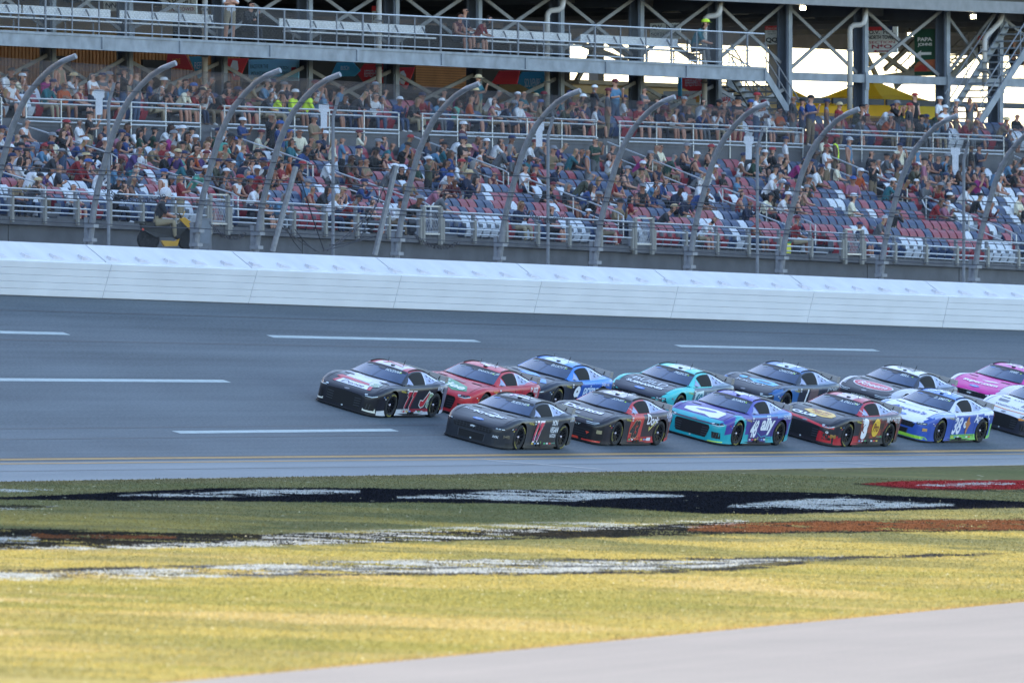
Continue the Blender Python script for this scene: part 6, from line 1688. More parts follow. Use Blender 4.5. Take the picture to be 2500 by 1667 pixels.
    poly('tail_light', ell(-2.13, .82, .05, .075), 'side', (196, 46, 56), car, .012)
    for s in (-1, 1): poly('panel_gap', [(s*.795, .92), (s*.81, .92), (s*.80, 2.12), (s*.785, 2.12)][::s], 'top', M_GAP, car, .004)
    for x in (.64, -.86): poly('panel_gap', [(x, .84), (x-.012, .84), (x-.012, .16), (x, .16)], 'side', M_GAP, car, .004)
    poly('panel_gap', [(.60, .235), (-.86, .235), (-.86, .225), (.60, .225)], 'side', M_GAP, car, .004)
    for s in (-.55, .55): poly('hood_vent', [(s-.16, 1.30), (s+.16, 1.30), (s+.14, 1.22), (s-.14, 1.22)], 'top', M_GAP, car, .004)
    for k in range(6):
        cc = ((206, 206, 212), (196, 60, 60), (210, 180, 70), (90, 140, 200), (220, 222, 226), (60, 160, 110))[(k+len(driver)) % 6]; x = .50-.19*k if k < 3 else -.30-.17*(k-3); z = .185
        poly('contingency_sticker', [(x+.06, z+.022), (x+.06, z-.022), (x-.06, z-.022), (x-.06, z+.022)], 'side', cc, car, .009)
    for k in range(4):
        cc = ((216, 216, 220), (200, 170, 60), (180, 60, 66), (120, 150, 190))[(k+len(driver)) % 4]; poly('contingency_sticker', [(1.98-.09*k, .60-.05*(k % 2)), (1.92-.09*k, .60-.05*(k % 2)), (1.92-.09*k, .57-.05*(k % 2)), (1.98-.09*k, .57-.05*(k % 2))], 'side', cc, car, .008)
    extras(car)
    return car
W_ = (222, 222, 228)
def zones(hood, nose, fender, door, quarter, low=None, lowz=.30, sill=None, deck=None):
    def f(x, y, z, zone):
        if low and z < lowz and zone != 'nose' and zone != 'hood': return low
        return {'hood': hood, 'nose': nose, 'fender': fender, 'door': door, 'quarter': quarter, 'sill': sill or door, 'deck': deck or quarter}[zone]
    return f
# ---- the thirteen cars: liveries and lettering as in the photograph
def ex77(c):
    poly('hood_panel', [(-.50, 2.18), (-.46, 1.86), (.40, 1.86), (.50, 2.18)], 'top', (226, 226, 230), c); decal('hood_lettering', 'Dente', 'top', -.02, 2.03, .70, .20, (56, 40, 84), c, shear=.25, lift=.011, bold=.0)
    for s in (-1, 1): poly('hood_stripe', [(s*.50, 2.20), (s*.60, 2.17), (s*.52, 1.84), (s*.43, 1.84)][::s], 'top', (190, 40, 54), c, .007)
    poly('hood_bean', [(-.66, 1.82), (-.60, 1.62), (-.30, 1.60), (.10, 1.68), (.34, 1.72), (.38, 1.84), (.10, 1.86), (-.30, 1.80), (-.50, 1.84)], 'top', (190, 36, 52), c, .008)
    poly('hood_panel_white', [(-.34, 1.60), (.30, 1.66), (.24, 1.36), (-.22, 1.30)], 'top', (214, 216, 226), c, .007)
    decal('hood_lettering', 'S', 'top', .52, 1.70, .24, .34, (128, 152, 120), c, bold=.05, lift=.012); decal('hood_lettering_edge', 'S', 'top', .52, 1.70, .29, .40, (214, 222, 216), c, bold=.09, lift=.008)
    for dx in (.16, -.14):
        decal('door_number_edge', '7', 'side', .23+dx, .50, .34, .56, (226, 220, 220), c, bold=.09, shear=.35); decal('door_number', '7', 'side', .23+dx, .50, .30, .50, (176, 34, 54), c, bold=.06, shear=.35, lift=.010)
    poly('side_bean_edge', [(-.40, .52), (-.36, .36), (-.52, .27), (-.70, .32), (-.84, .52), (-.93, .74), (-.82, .78), (-.70, .62), (-.58, .50)], 'side', (214, 222, 216), c, .006); poly('side_bean', [(-.43, .50), (-.40, .37), (-.52, .305), (-.67, .34), (-.80, .52), (-.88, .71), (-.83, .73), (-.70, .58), (-.58, .47)], 'side', (188, 30, 48), c, .010)
    decal('side_lettering_edge', 'S', 'side', -.98, .50, .32, .46, (214, 222, 216), c, bold=.09); decal('side_lettering', 'S', 'side', -.98, .50, .27, .40, (128, 152, 120), c, bold=.05, lift=.010)
    decal('quarter_lettering', 'ANDEL', 'side', -1.49, .80, .40, .15, (206, 210, 224), c)
    for s in (-1, 1): poly('nose_corner_mark', [(s*.62, .16), (s*.62, .22), (s*.67, .19), (s*.88, .19), (s*.90, .26), (s*.915, .14)][::s], 'front', (222, 220, 208), c, .010)
    decal('roof_number', '77', 'roof', -.45, 0, .62, .62, (196, 40, 56), c, bold=.03)
def liv77(x, y, z, zone):
    if zone == 'nose': return (42, 42, 52)
    if zone == 'hood': return (206, 204, 214) if abs(y) < .52 and x < 1.95 else (120, 122, 136) if x < 1.3 else (44, 44, 56)
    if z < .21: return (206, 206, 208)
    if z < .27 and x < .95: return (176, 36, 58)
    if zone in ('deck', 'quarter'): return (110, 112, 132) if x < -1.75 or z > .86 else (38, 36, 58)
    return (34, 34, 52) if zone in ('door', 'sill') else (44, 44, 58)
build_car('charcoal stock car number 77 with white hood panel, leading the far line', 'chevy', 1001, 1020, liv77, lambda x, y, z: (206, 200, 208) if abs(y) < .42 else (190, 60, 80), (52, 54, 66), (96, 98, 118), 'HOCEVAR', ex77)

def ex47(c):
    poly('hood_patch', [(-.74, 1.40), (-.30, 1.38), (.15, 1.56), (.52, 1.78), (.68, 2.12), (.30, 2.26), (.05, 2.10), (-.34, 2.0), (-.70, 1.92)], 'top', (44, 132, 84), c); decal('hood_lettering', 'Videe', 'top', -.02, 1.90, 1.15, .34, (220, 226, 226), c, bold=.03, shear=.1, lift=.011, slope=.12); decal('hood_lettering', 'Wise', 'top', -.36, 1.58, .50, .20, (214, 226, 222), c, lift=.011, slope=.15)
    poly('hood_scoop', [(-.18, 1.25), (.24, 1.33), (.26, 1.50), (-.10, 1.42)], 'top', (150, 30, 46), c, .007)
    decal('quarter_lettering', 'SUPER', 'side', -1.61, .78, .55, .26, (216, 206, 214), c, bold=.02); decal('quarter_lettering', 'MARKET', 'side', -1.61, .60, .55, .14, (216, 206, 214), c); decal('door_number', '47', 'side', .15, .50, .62, .50, W_, c, bold=.03, shear=.25); decal('roof_number', '47', 'roof', -.45, 0, .62, .6, (224, 220, 226), c, bold=.03)
build_car('red stock car with green and white hood lettering, second in the far line', 'chevy', 1227, 1021, zones((178, 40, 54), (196, 52, 58), (184, 44, 56), (176, 40, 54), (176, 52, 68), (150, 30, 40), .22), lambda x, y, z: (196, 52, 66), (186, 46, 58), (190, 96, 112), 'STENHOUSE JR', ex47)

def ex9(c):
    for pts, col in (([(-.70, 1.75), (-.3, 1.36), (.2, 1.50), (.55, 1.52), (.74, 1.84), (.2, 1.92), (-.1, 1.84)], (72, 140, 224)), ([(-.55, 1.22), (.0, 1.12), (.30, 1.32), (-.1, 1.40)], (96, 156, 220)), ([(.10, 1.86), (.50, 1.84), (.58, 2.0), (.25, 2.06)], (60, 122, 204))): poly('hood_splash', pts, 'top', col, c)
    decal('door_number', '9', 'side', .22, .50, .40, .54, (224, 230, 240), c, bold=.05, shear=.28, lift=.009); decal('side_lettering', 'prime', 'side', -.66, .62, .92, .34, (206, 224, 246), c, bold=.02, shear=.08, lift=.009); poly('side_panel_blue', [(.0, .80), (-1.15, .83), (-1.15, .34), (.1, .34)], 'side', (36, 84, 168), c); decal('quarter_lettering', 'DON VAL', 'side', -1.52, .82, .5, .09, W_, c); decal('roof_number', '9', 'roof', -.45, 0, .5, .62, (222, 228, 240), c, bold=.04)
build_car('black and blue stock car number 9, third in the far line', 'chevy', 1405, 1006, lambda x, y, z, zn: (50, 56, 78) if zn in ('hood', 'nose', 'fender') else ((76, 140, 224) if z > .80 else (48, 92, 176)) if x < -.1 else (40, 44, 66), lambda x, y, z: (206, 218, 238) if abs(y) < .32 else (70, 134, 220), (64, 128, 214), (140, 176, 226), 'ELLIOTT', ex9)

def ex17(c):
    decal('hood_lettering', 'Kroger', 'top', .10, 1.72, 1.02, .26, (224, 226, 232), c, bold=.035, shear=.1, lift=.010); poly('hood_swash', [(-.10, 1.52), (.10, 1.46), (.30, 1.55), (.34, 1.66), (.26, 1.58), (.08, 1.51)], 'top', (224, 226, 232), c, .010); decal('hood_lettering', 'Jack Links', 'top', -.56, 1.66, .36, .15, (216, 218, 226), c, shear=.3, lift=.010); decal('hood_lettering', 'JACK LINKS', 'top', .45, 1.18, .55, .045, (170, 174, 186), c, lift=.010); decal('hood_lettering', 'FAMILY', 'top', -.40, 1.16, .5, .045, (150, 154, 166), c, lift=.010)
    for dx, ch in ((.15, '1'), (-.13, '7')): decal('door_number_edge', ch, 'side', .24+dx, .52, .26 if ch == '1' else .38, .62, (232, 224, 230), c, bold=.10, shear=.3); decal('door_number', ch, 'side', .24+dx, .60, .20 if ch == '1' else .32, .36, (214, 66, 84), c, bold=.07, shear=.3, lift=.012); decal('door_number_base', ch, 'side', .265+dx, .50, .20 if ch == '1' else .32, .50, (150, 36, 92), c, bold=.07, shear=.3, lift=.010)
    decal('side_lettering', 'NON', 'side', -.72, .77, .34, .16, (218, 222, 230), c, bold=.03, shear=.08); decal('side_lettering', 'VEGAN', 'side', -.76, .57, .50, .17, (218, 222, 230), c, bold=.03, shear=.08); decal('side_lettering', 'NATION', 'side', -.74, .40, .38, .11, (218, 222, 230), c, bold=.02, shear=.08); decal('quarter_lettering', 'JACK LINKS', 'side', -1.82, .83, .36, .10, (206, 210, 220), c)
    decal('nose_lettering', 'RFK', 'front', .72, .33, .16, .055, (214, 216, 222), c, bold=.02, shear=.2, lift=.011); poly('nose_sticker', [(.88, .40), (.96, .40), (.96, .32), (.88, .32)], 'front', (88, 82, 70), c, .010); decal('skirt_mark', '7', 'side', -.05, .18, .05, .12, (150, 214, 90), c, shear=.3); decal('skirt_lettering', 'HENDRICK', 'side', -.82, .19, .35, .035, (110, 176, 150), c)
    decal('roof_number', '17', 'roof', -.45, 0, .62, .62, (226, 222, 230), c, bold=.05); poly('roof_stripe', [(-.25, .0), (-.18, .0), (-.18, -.95), (-.25, -.95)], 'top', (150, 70, 130), c, .008)
build_car('charcoal stock car number 17 leading the near line', 'ford', 1314, 1098, zones((46, 48, 58), (54, 58, 68), (56, 58, 68), (48, 50, 60), (62, 64, 76), (44, 48, 54), .2, deck=(74, 76, 90)), lambda x, y, z: (64, 66, 82), (58, 60, 72), (76, 78, 92), 'BUESCHER', ex17)

def ex43(c):
    decal('hood_lettering', 'Doritos', 'top', -.06, 1.60, 1.20, .30, (226, 222, 232), c, bold=.035, lift=.010); decal('hood_lettering', 'DOLLAR TREE', 'top', -.30, 2.02, .62, .075, (200, 206, 206), c, bold=.02, lift=.010); poly('hood_line', [(-.70, 1.78), (-.20, 1.86), (-.20, 1.88), (-.70, 1.80)], 'top', (206, 190, 110), c, .009); poly('hood_line', [(-.75, 2.16), (.30, 2.27), (.55, 2.25), (.55, 2.27), (.30, 2.285), (-.75, 2.18)], 'top', (186, 190, 80), c, .009)
    decal('door_number_edge', '43', 'side', .27, .48, .62, .56, (206, 150, 120), c, bold=.06, shear=.22); decal('door_number', '43', 'side', .27, .48, .58, .50, (34, 30, 34), c, bold=.045, shear=.22, lift=.010)
    decal('side_lettering', 'Doritos', 'side', -.95, .72, 1.02, .30, (224, 220, 230), c, bold=.03, shear=.08, slope=-.10); poly('tick_mark', [(-.62, .55), (-.66, .42), (-1.02, .70), (-.98, .72), (-.68, .49), (-.66, .56)], 'side', (214, 200, 110), c, .009); decal('quarter_lettering', 'DOLLAR', 'side', -1.84, .86, .42, .11, (196, 200, 230), c, bold=.02); decal('quarter_lettering', 'TREE', 'side', -1.86, .74, .3, .09, (196, 200, 230), c)
    poly('splitter_stripe', [(-.85, .16), (.30, .16), (.34, .105), (-.85, .105)], 'front', (206, 66, 46), c, .014); poly('splitter_stripe', [(.42, .135), (.90, .15), (.90, .11), (.42, .10)], 'front', (200, 58, 48), c, .014); poly('nose_flash', [(.50, .34), (.62, .33), (.55, .27)], 'front', (206, 70, 50), c, .012); poly('nose_sticker', [(.80, .42), (.90, .42), (.90, .33), (.80, .33)], 'front', (150, 140, 110), c, .012)
    poly('skirt_board', [(-.62, .24), (-.86, .24), (-.86, .15), (-.62, .15)], 'side', (206, 204, 210), c, .009); poly('flame_mark', [(.0, .32), (-.03, .12), (.03, .12)], 'side', (230, 130, 50), c, .012); decal('pillar_lettering', 'DOLLAR TREE', 'side', .40, 1.0, .34, .05, W_, c, rot=-.75); decal('roof_number', '43', 'roof', -.45, 0, .62, .62, (228, 224, 230), c, bold=.04); poly('roof_patch', [(-.50, -.5), (-.1, -.6), (-.1, -1.0), (-.50, -1.0)], 'top', (190, 50, 62), c, .007)
def liv43(x, y, z, zn):
    if zn in ('hood', 'nose', 'fender'): return (48, 42, 54) if zn != 'nose' else (38, 36, 42)
    if z < .25: return (176, 36, 44)
    if x > -.22: return (192, 58, 54) if zn != 'sill' else (196, 70, 70)
    if x < -2.0: return (150, 58, 54)
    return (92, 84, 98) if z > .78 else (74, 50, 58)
build_car('black and red stock car number 43, second in the near line', 'toyota', 1551, 1088, liv43, lambda x, y, z: (206, 196, 206) if abs(y) < .3 else (80, 74, 86), (190, 56, 64), (150, 136, 158), 'JONES', ex43)

def ex60(c):
    decal('hood_lettering', 'BUILD', 'top', -.02, 1.52, 1.10, .30, (206, 212, 222), c, bold=-.005, lift=.010); decal('hood_lettering', 'SUBMARINES', 'top', -.02, 1.88, 1.18, .17, (220, 224, 232), c, bold=.035, lift=.010)
    poly('number_panel', [(.50, .78), (-.02, .82), (-.08, .40), (.46, .38)], 'side', (206, 230, 232), c); decal('door_number', '60', 'side', .22, .58, .42, .34, (44, 120, 140), c, bold=.05, shear=.15, lift=.010); decal('quarter_lettering', 'BUILD', 'side', -0.55, .66, .6, .2, (190, 206, 212), c); decal('roof_number', '60', 'roof', -.45, 0, .62, .6, (224, 228, 234), c, bold=.04)
build_car('teal stock car with dark hood, fourth in the far line', 'ford', 1703, 1021, lambda x, y, z, zn: (50, 54, 74) if zn in ('hood',) else (38, 46, 58) if zn == 'nose' and z < .5 else (74, 196, 196) if zn in ('fender', 'nose') else (104, 120, 138), lambda x, y, z: (220, 226, 230) if abs(y) < .25 else (96, 204, 204), (84, 200, 198), (120, 138, 156), 'PREECE', ex60)

def ex48(c):
    ring_o = [(-.58, 1.98), (-.62, 1.76), (-.46, 1.56), (-.12, 1.42), (.22, 1.40), (.50, 1.48), (.60, 1.62), (.50, 1.78), (.58, 2.06), (.34, 2.14), (.10, 2.0), (-.24, 2.04)]
    poly('hood_emblem', ring_o, 'top', (228, 228, 236), c); poly('hood_emblem_core', [(-.34, 1.74), (-.10, 1.60), (.22, 1.56), (.32, 1.64), (.16, 1.72), (-.14, 1.78)], 'top', (72, 58, 150), c, .010)
    decal('door_number', '48', 'side', .34, .50, .46, .52, (226, 228, 238), c, bold=.03, shear=.25); decal('side_lettering', 'ally', 'side', -.50, .60, .86, .56, (226, 228, 238), c, bold=.035, shear=.1); decal('quarter_lettering', 'DO IT RIGHT', 'side', -1.70, .83, .62, .12, (220, 222, 236), c, bold=.01); poly('side_chevron', [(.08, .40), (-.22, .27), (-.62, .33), (-.62, .30), (-.22, .24), (.08, .37)], 'side', (64, 150, 176), c, .009)
    decal('skirt_mark', 'Z', 'side', -.02, .19, .10, .12, (170, 214, 60), c, shear=.2); poly('splitter_stripe', [(.58, .125), (.92, .14), (.92, .115), (.58, .10)], 'front', (180, 216, 60), c, .014); decal('roof_number', '48', 'roof', -.45, 0, .62, .62, (224, 224, 234), c, bold=.04); poly('nose_band', [(-.62, .565), (.62, .565), (.60, .525), (-.60, .525)], 'front', (64, 60, 76), c, .006)
def liv48(x, y, z, zn):
    if zn == 'hood': return (66, 52, 146) if x < 2.16 else (30, 160, 172)
    if zn == 'nose': return (28, 156, 168)
    if zn == 'fender': return (34, 160, 172) if (z < .34 or math.hypot(x-WX, z-WZ) < .52 and x < WX+.35) else (74, 60, 150)
    if z < .30 and x < -.55: return (44, 156, 170)
    if x < -1.95: return (70, 140, 176) if z < .7 else (96, 86, 170)
    return (66, 52, 138) if z < .84 else (86, 130, 186)
build_car('purple and teal stock car number 48, third in the near line', 'chevy', 1845, 1088, liv48, lambda x, y, z: (92, 80, 170), (86, 90, 170), (124, 140, 200), 'BOWMAN', ex48)

def ex1(c):
    decal('hood_lettering', 'JOCKEY', 'top', -.06, 1.86, .98, .17, (222, 226, 232), c, bold=-.003, lift=.010)
    for pts in ([(-.60, 1.60), (-.56, 1.44), (-.40, 1.40), (-.36, 1.56), (-.46, 1.64)], [(-.30, 1.52), (.05, 1.30), (.45, 1.32), (.70, 1.50), (.60, 1.72), (.20, 1.68), (-.02, 1.74)]): poly('hood_drawing', pts, 'top', (60, 170, 226), c)
    poly('hood_drawing_core', [(-.08, 1.55), (.12, 1.46), (.34, 1.46), (.48, 1.54), (.36, 1.60), (.12, 1.57)], 'top', (40, 60, 84), c, .010)
    decal('door_number', '1', 'side', .10, .52, .20, .56, (226, 230, 236), c, bold=.05, shear=.35); decal('quarter_lettering', 'JOCKEY', 'side', -1.49, .78, .66, .14, (206, 212, 220), c); poly('side_portrait', [(-.1, .80), (-.62, .82), (-.70, .34), (-.05, .34)], 'side', (104, 84, 86), c); decal('roof_number', '1', 'roof', -.45, 0, .3, .6, (224, 228, 238), c, bold=.05)
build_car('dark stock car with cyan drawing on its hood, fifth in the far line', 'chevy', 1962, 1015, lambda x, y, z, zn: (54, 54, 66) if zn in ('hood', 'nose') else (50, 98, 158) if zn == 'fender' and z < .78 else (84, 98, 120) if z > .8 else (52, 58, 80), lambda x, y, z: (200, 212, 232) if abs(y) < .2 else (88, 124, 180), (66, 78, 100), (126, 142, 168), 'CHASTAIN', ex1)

def ex3(c):
    poly('hood_oval', [(-.42, 1.72), (-.30, 1.50), (.05, 1.36), (.42, 1.42), (.60, 1.64), (.58, 1.86), (.30, 1.96), (-.10, 1.88)], 'top', (226, 178, 50), c); decal('hood_lettering', 'Bass Pro', 'top', .10, 1.56, .62, .15, (150, 60, 30), c, bold=.02, lift=.011, shear=.2); decal('hood_lettering', 'Shops', 'top', .16, 1.76, .48, .14, (150, 60, 30), c, bold=.02, lift=.011, shear=.2); decal('hood_lettering', 'CLUB', 'top', -.22, 2.05, .78, .20, (226, 228, 234), c, bold=.05, lift=.012)
    decal('door_number', '3', 'side', .30, .54, .36, .62, (230, 230, 236), c, bold=.08); poly('side_oval', ell(-.42, .57, .24, .27), 'side', (224, 180, 50), c); decal('side_oval_lettering', 'Pro', 'side', -.42, .58, .34, .26, (120, 60, 30), c, bold=.02, shear=.2, lift=.010); decal('quarter_lettering', 'WINCHESTER', 'side', -1.47, .80, .92, .17, (214, 216, 222), c, bold=.02, shear=.2); decal('side_lettering', 'CLUB', 'side', -.75, .31, .32, .05, (50, 190, 140), c); decal('side_lettering', 'AMMUNITION', 'side', -1.35, .62, .36, .05, (190, 196, 206), c)
    poly('nose_stripe', [(-.85, .60), (.0, .56), (.60, .50), (.90, .50), (.90, .56), (.60, .55), (.0, .61), (-.85, .64)], 'front', (196, 40, 48), c, .005); poly('nose_block', [(.52, .40), (.62, .40), (.92, .30), (.94, .13), (.52, .13)], 'front', (186, 34, 44), c, .005); poly('nose_sticker', [(.86, .36), (.94, .36), (.94, .26), (.86, .26)], 'front', (150, 110, 50), c, .012); decal('nose_lettering', 'O', 'front', .78, .40, .07, .06, W_, c, bold=.06, lift=.012)
    decal('roof_number', '3', 'roof', -.45, 0, .40, .62, (226, 216, 222), c, bold=.06); decal('pillar_lettering', 'BASSPRO', 'side', .40, 1.0, .28, .06, W_, c, rot=-.75)
def liv3(x, y, z, zn):
    if zn == 'hood': return (50, 46, 54)
    if zn == 'nose': return (56, 52, 60)
    if zn == 'fender': return (40, 40, 56) if z > .30 else (170, 34, 46)
    if z < .24: return (150, 52, 62) if x > .1 else (52, 56, 64)
    k = math.sin(x*9.0+z*4)*math.cos(z*11-x*3)
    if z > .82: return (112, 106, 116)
    return (150, 70, 52) if k > .25 else (120, 54, 50) if k > -.35 else (92, 66, 58)
build_car('red and black camouflage stock car number 3, fourth in the near line', 'chevy', 2113, 1091, liv3, lambda x, y, z: (214, 190, 196) if abs(y) < .28 else (180, 44, 66), (182, 48, 66), (160, 130, 140), 'A. DILLON', ex3)

def ex20(c):
    poly('hood_oval_edge', ell(.02, 1.76, .66, .34, 28), 'top', (230, 226, 228), c); poly('hood_oval', ell(.02, 1.76, .62, .30, 28), 'top', (196, 38, 66), c, .009); decal('hood_lettering', 'Rheem', 'top', .02, 1.76, .95, .28, (230, 228, 232), c, bold=.015, shear=.2, lift=.013); decal('door_number', '20', 'side', .2, .5, .6, .5, (40, 40, 52), c, bold=.04); decal('roof_number', '20', 'roof', -.45, 0, .62, .6, (60, 60, 80), c, bold=.02); decal('quarter_lettering', 'Rheem', 'side', -1.47, .8, .5, .16, (206, 210, 220), c)
build_car('black and white stock car with red oval on its hood, sixth in the far line', 'toyota', 2251, 1022, lambda x, y, z, zn: (46, 46, 58) if zn in ('hood', 'nose') else (206, 204, 212) if zn == 'fender' else (200, 200, 210) if z < .8 else (100, 106, 126), lambda x, y, z: (224, 222, 228), (66, 72, 92), (140, 150, 172), 'BELL', ex20)

def ex38(c):
    decal('hood_lettering', "Aaron's", 'top', .02, 1.78, 1.16, .26, (44, 66, 150), c, bold=.035, shear=.1, lift=.010); decal('hood_lettering', 'RENT TO OWN', 'top', .05, 1.36, .9, .07, (140, 160, 200), c, lift=.010); decal('door_number', '38', 'side', .30, .52, .60, .52, (218, 222, 238), c, bold=.03, shear=.25); decal('quarter_lettering', "Aaron's", 'side', -1.24, .74, .98, .30, (224, 228, 240), c, bold=.03, shear=.1, slope=-.06); poly('side_emblem', [(-.30, .78), (-.40, .80), (-.44, .66), (-.54, .60), (-.42, .42), (-.36, .24), (-.28, .34), (-.32, .48), (-.18, .58), (-.26, .66)], 'side', (182, 120, 70), c, .010); decal('side_emblem_spot', 'e', 'side', -.20, .56, .22, .22, (220, 224, 238), c, bold=.03, lift=.009)
    poly('splitter_stripe', [(-.90, .20), (.90, .20), (.95, .12), (-.90, .11)], 'front', (150, 206, 60), c, .014); decal('roof_number', '38', 'roof', -.45, 0, .62, .6, (220, 226, 240), c, bold=.03); poly('nose_sticker', [(.84, .42), (.92, .42), (.92, .34), (.84, .34)], 'front', (190, 150, 90), c, .012)
def liv38(x, y, z, zn):
    if zn == 'hood': return (222, 222, 232)
    if zn == 'nose': return (54, 88, 172)
    if z < .26 and x < .6: return (132, 196, 96)
    if x < -1.95 and z < .6: return (132, 196, 96)
    if zn == 'sill' or z > .86: return (206, 212, 228)
    if zn == 'fender' and z > .74: return (150, 166, 206)
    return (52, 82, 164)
build_car('blue and white stock car number 38, fifth in the near line', 'ford', 2339, 1081, liv38, lambda x, y, z: (88, 130, 206) if x > -.6 else (200, 212, 236), (214, 216, 230), (206, 212, 230), 'Z. SMITH', ex38)

def ex51(c):
    decal('hood_lettering', 'super.com', 'top', .02, 1.90, 1.16, .22, (232, 226, 234), c, bold=.035, lift=.010); poly('hood_dot', ell(-.40, 1.55, .10, .08), 'top', (200, 30, 110), c); poly('hood_splash', [(-.12, 1.52), (.30, 1.42), (.46, 1.5), (.10, 1.60)], 'top', (226, 214, 226), c); decal('roof_number', '51', 'roof', -.45, 0, .6, .6, (228, 222, 230), c, bold=.04)
build_car('magenta and white stock car at the right edge, last of the far line', 'ford', 2516, 1012, lambda x, y, z, zn: (206, 46, 146) if zn == 'hood' else (222, 216, 226) if zn in ('fender', 'nose') else (200, 60, 150), lambda x, y, z: (206, 66, 154), (206, 60, 150), (214, 110, 170), 'WARE', ex51)

def ex71(c):
    decal('hood_lettering', 'WeatherTech.com', 'top', .05, 2.02, 1.10, .12, (52, 56, 74), c, bold=.02, lift=.010); poly('hood_panel_dark', [(-.62, 1.50), (-.30, 1.46), (-.26, 1.70), (-.56, 1.76)], 'top', (60, 66, 88), c); poly('hood_panel_dark', [(.20, 1.56), (.56, 1.54), (.60, 1.78), (.24, 1.80)], 'top', (60, 66, 88), c); decal('hood_lettering', 'LIVE', 'top', .0, 1.28, .5, .1, (60, 66, 90), c, lift=.01); poly('hood_stripe', [(-.80, 2.16), (.0, 2.26), (.80, 2.20), (.80, 2.25), (.0, 2.31), (-.80, 2.22)], 'top', (226, 140, 50), c, .008)
build_car('white stock car with orange nose stripe, cut off by the right picture edge', 'chevy', 2594, 1070, lambda x, y, z, zn: (220, 142, 60) if zn == 'nose' and z > .46 else (60, 62, 78) if zn == 'nose' else (212, 212, 224) if z > .3 else (60, 90, 160), lambda x, y, z: (214, 214, 224), (206, 208, 220), (200, 204, 220), 'MCDOWELL', ex71)
# ================================================================== single figures
def figure(px, pyfeet, w, pose, sh, hat, pants, label, rz, zfun=None, sc=1.0, skin=0, hair=0, grp=None, z=None):
    t = t_at(px, w); x, y = XY(t, w); p = Vector((x, y, z if z is not None else zrow(y, pyfeet)))
    me, hc = pose; o = bpy.data.objects.new('person', me); COL.objects.link(o); o.location = p; o.rotation_euler = (0, 0, rz); o.scale = (sc,)*3
    q = dict(skin=SKIN[skin], shm=SHM[sh], pants=PANTS[pants], shoe=SHOE[0], hair=HAIR[hair], shades=True); dress(o, q)
    tag(o, label, 'person', grp)
    if hat in CAPME or hat == 'neon':
        m = CAPME[hat] if hat in CAPME else cap_mesh()
        if hat == 'neon': m.materials[0] = SHM['neon yellow']
        c = bpy.data.objects.new('cap', m); COL.objects.link(c); c.parent = o; c.location = hc+Vector((0, 0, 0.035))
    elif hat == 'long':
        c = bpy.data.objects.new('long_hair', HAIRME[hair]); COL.objects.link(c); c.parent = o; c.location = hc+Vector((0, 0, 0.01))
    return o
G_W = 'people on the elevated walkway'
wz = lambda px, w: zl(t_at(px, w), W_WALK, L_WDECK)
face_right = -math.pi/2
figure(560, 0, W_WALK-0.45, STA[0], 'white', None, 2, 'standing man in white shirt and tan shorts leaning on walkway rail', -2.6, z=wz(560, W_WALK-.45), sc=1.02, grp=G_W)
figure(606, 0, W_WALK-1.0, SIT[5], 'black', 'long', 1, 'seated woman in black holding a phone on walkway', -2.2, z=wz(606, W_WALK-1.), grp=G_W)
figure(1118, 0, W_WALK-1.0, SIT[4], 'maroon', 'long', 1, 'woman in maroon top, leftmost of the seated walkway trio', -2.2, z=wz(1118, W_WALK-1.), grp=G_W, skin=1)
figure(1133, 0, W_WALK-1.25, SIT[0], 'navy', None, 3, 'man in navy shirt, middle of the seated walkway trio', -2.0, z=wz(1133, W_WALK-1.25)+0.1, grp=G_W, sc=1.08)
figure(1158, 0, W_WALK-1.0, SIT[6], 'red', 'long', 1, 'person in red top, rightmost of the seated walkway trio', -1.9, z=wz(1158, W_WALK-1.), grp=G_W, sc=.95)
figure(1697, 0, W_WALK-1.0, SIT[1], 'teal', 'neon', 3, 'seated man in teal shirt and neon cap at walkway end', -1.7, z=wz(1697, W_WALK-1.)+0.05, grp=G_W, sc=1.1)
M_CHAIRB = mat('chair_black', srgb(32, 32, 38), 0.7, var=0.1)
t = t_at(1697, W_WALK-1.0); b = P3(t, W_WALK-1.0, wz(1697, W_WALK-1.0)); ch = thing('folding_chair', 'black folding chair under the man with neon cap', 'chair', b)
MB().box(b+Vector((-.05, .05, .40)), (.24, .24, .03)).build('seat', M_CHAIRB, ch); MB().box(b+Vector((-.26, .05, .66)), (.03, .22, .22)).build('backrest', M_CHAIRB, ch)
for sx, sy in ((-.2, -.15), (.15, -.15), (-.2, .25), (.15, .25)): MB().bar(b+Vector((sx, sy, 0)), b+Vector((sx, sy, .4)), .03, .03).build('leg', M_CHAIRB, ch)
figure(2478, 190, -22, SIT[2], 'black', None, 1, 'seated person in black behind the right hand stair', -1.8, grp=G_W, sc=1.0, skin=1)
pl_ = ray_pt(2478, 192, -22); lg = thing('landing', 'grey steel landing behind the right hand stair', 'landing', pl_)
MB().box(pl_+Vector((0.3, 0, -0.06)), (1.3, 0.8, 0.05)).build('plate', M_STEELL, lg)
for s_ in (-0.9, 1.4): MB().box(Vector((pl_.x+s_, pl_.y, (pl_.z+zf_con(30))/2-.1)), (0.06, 0.06, (pl_.z-zf_con(30))/2)).build('leg', M_STEEL, lg)

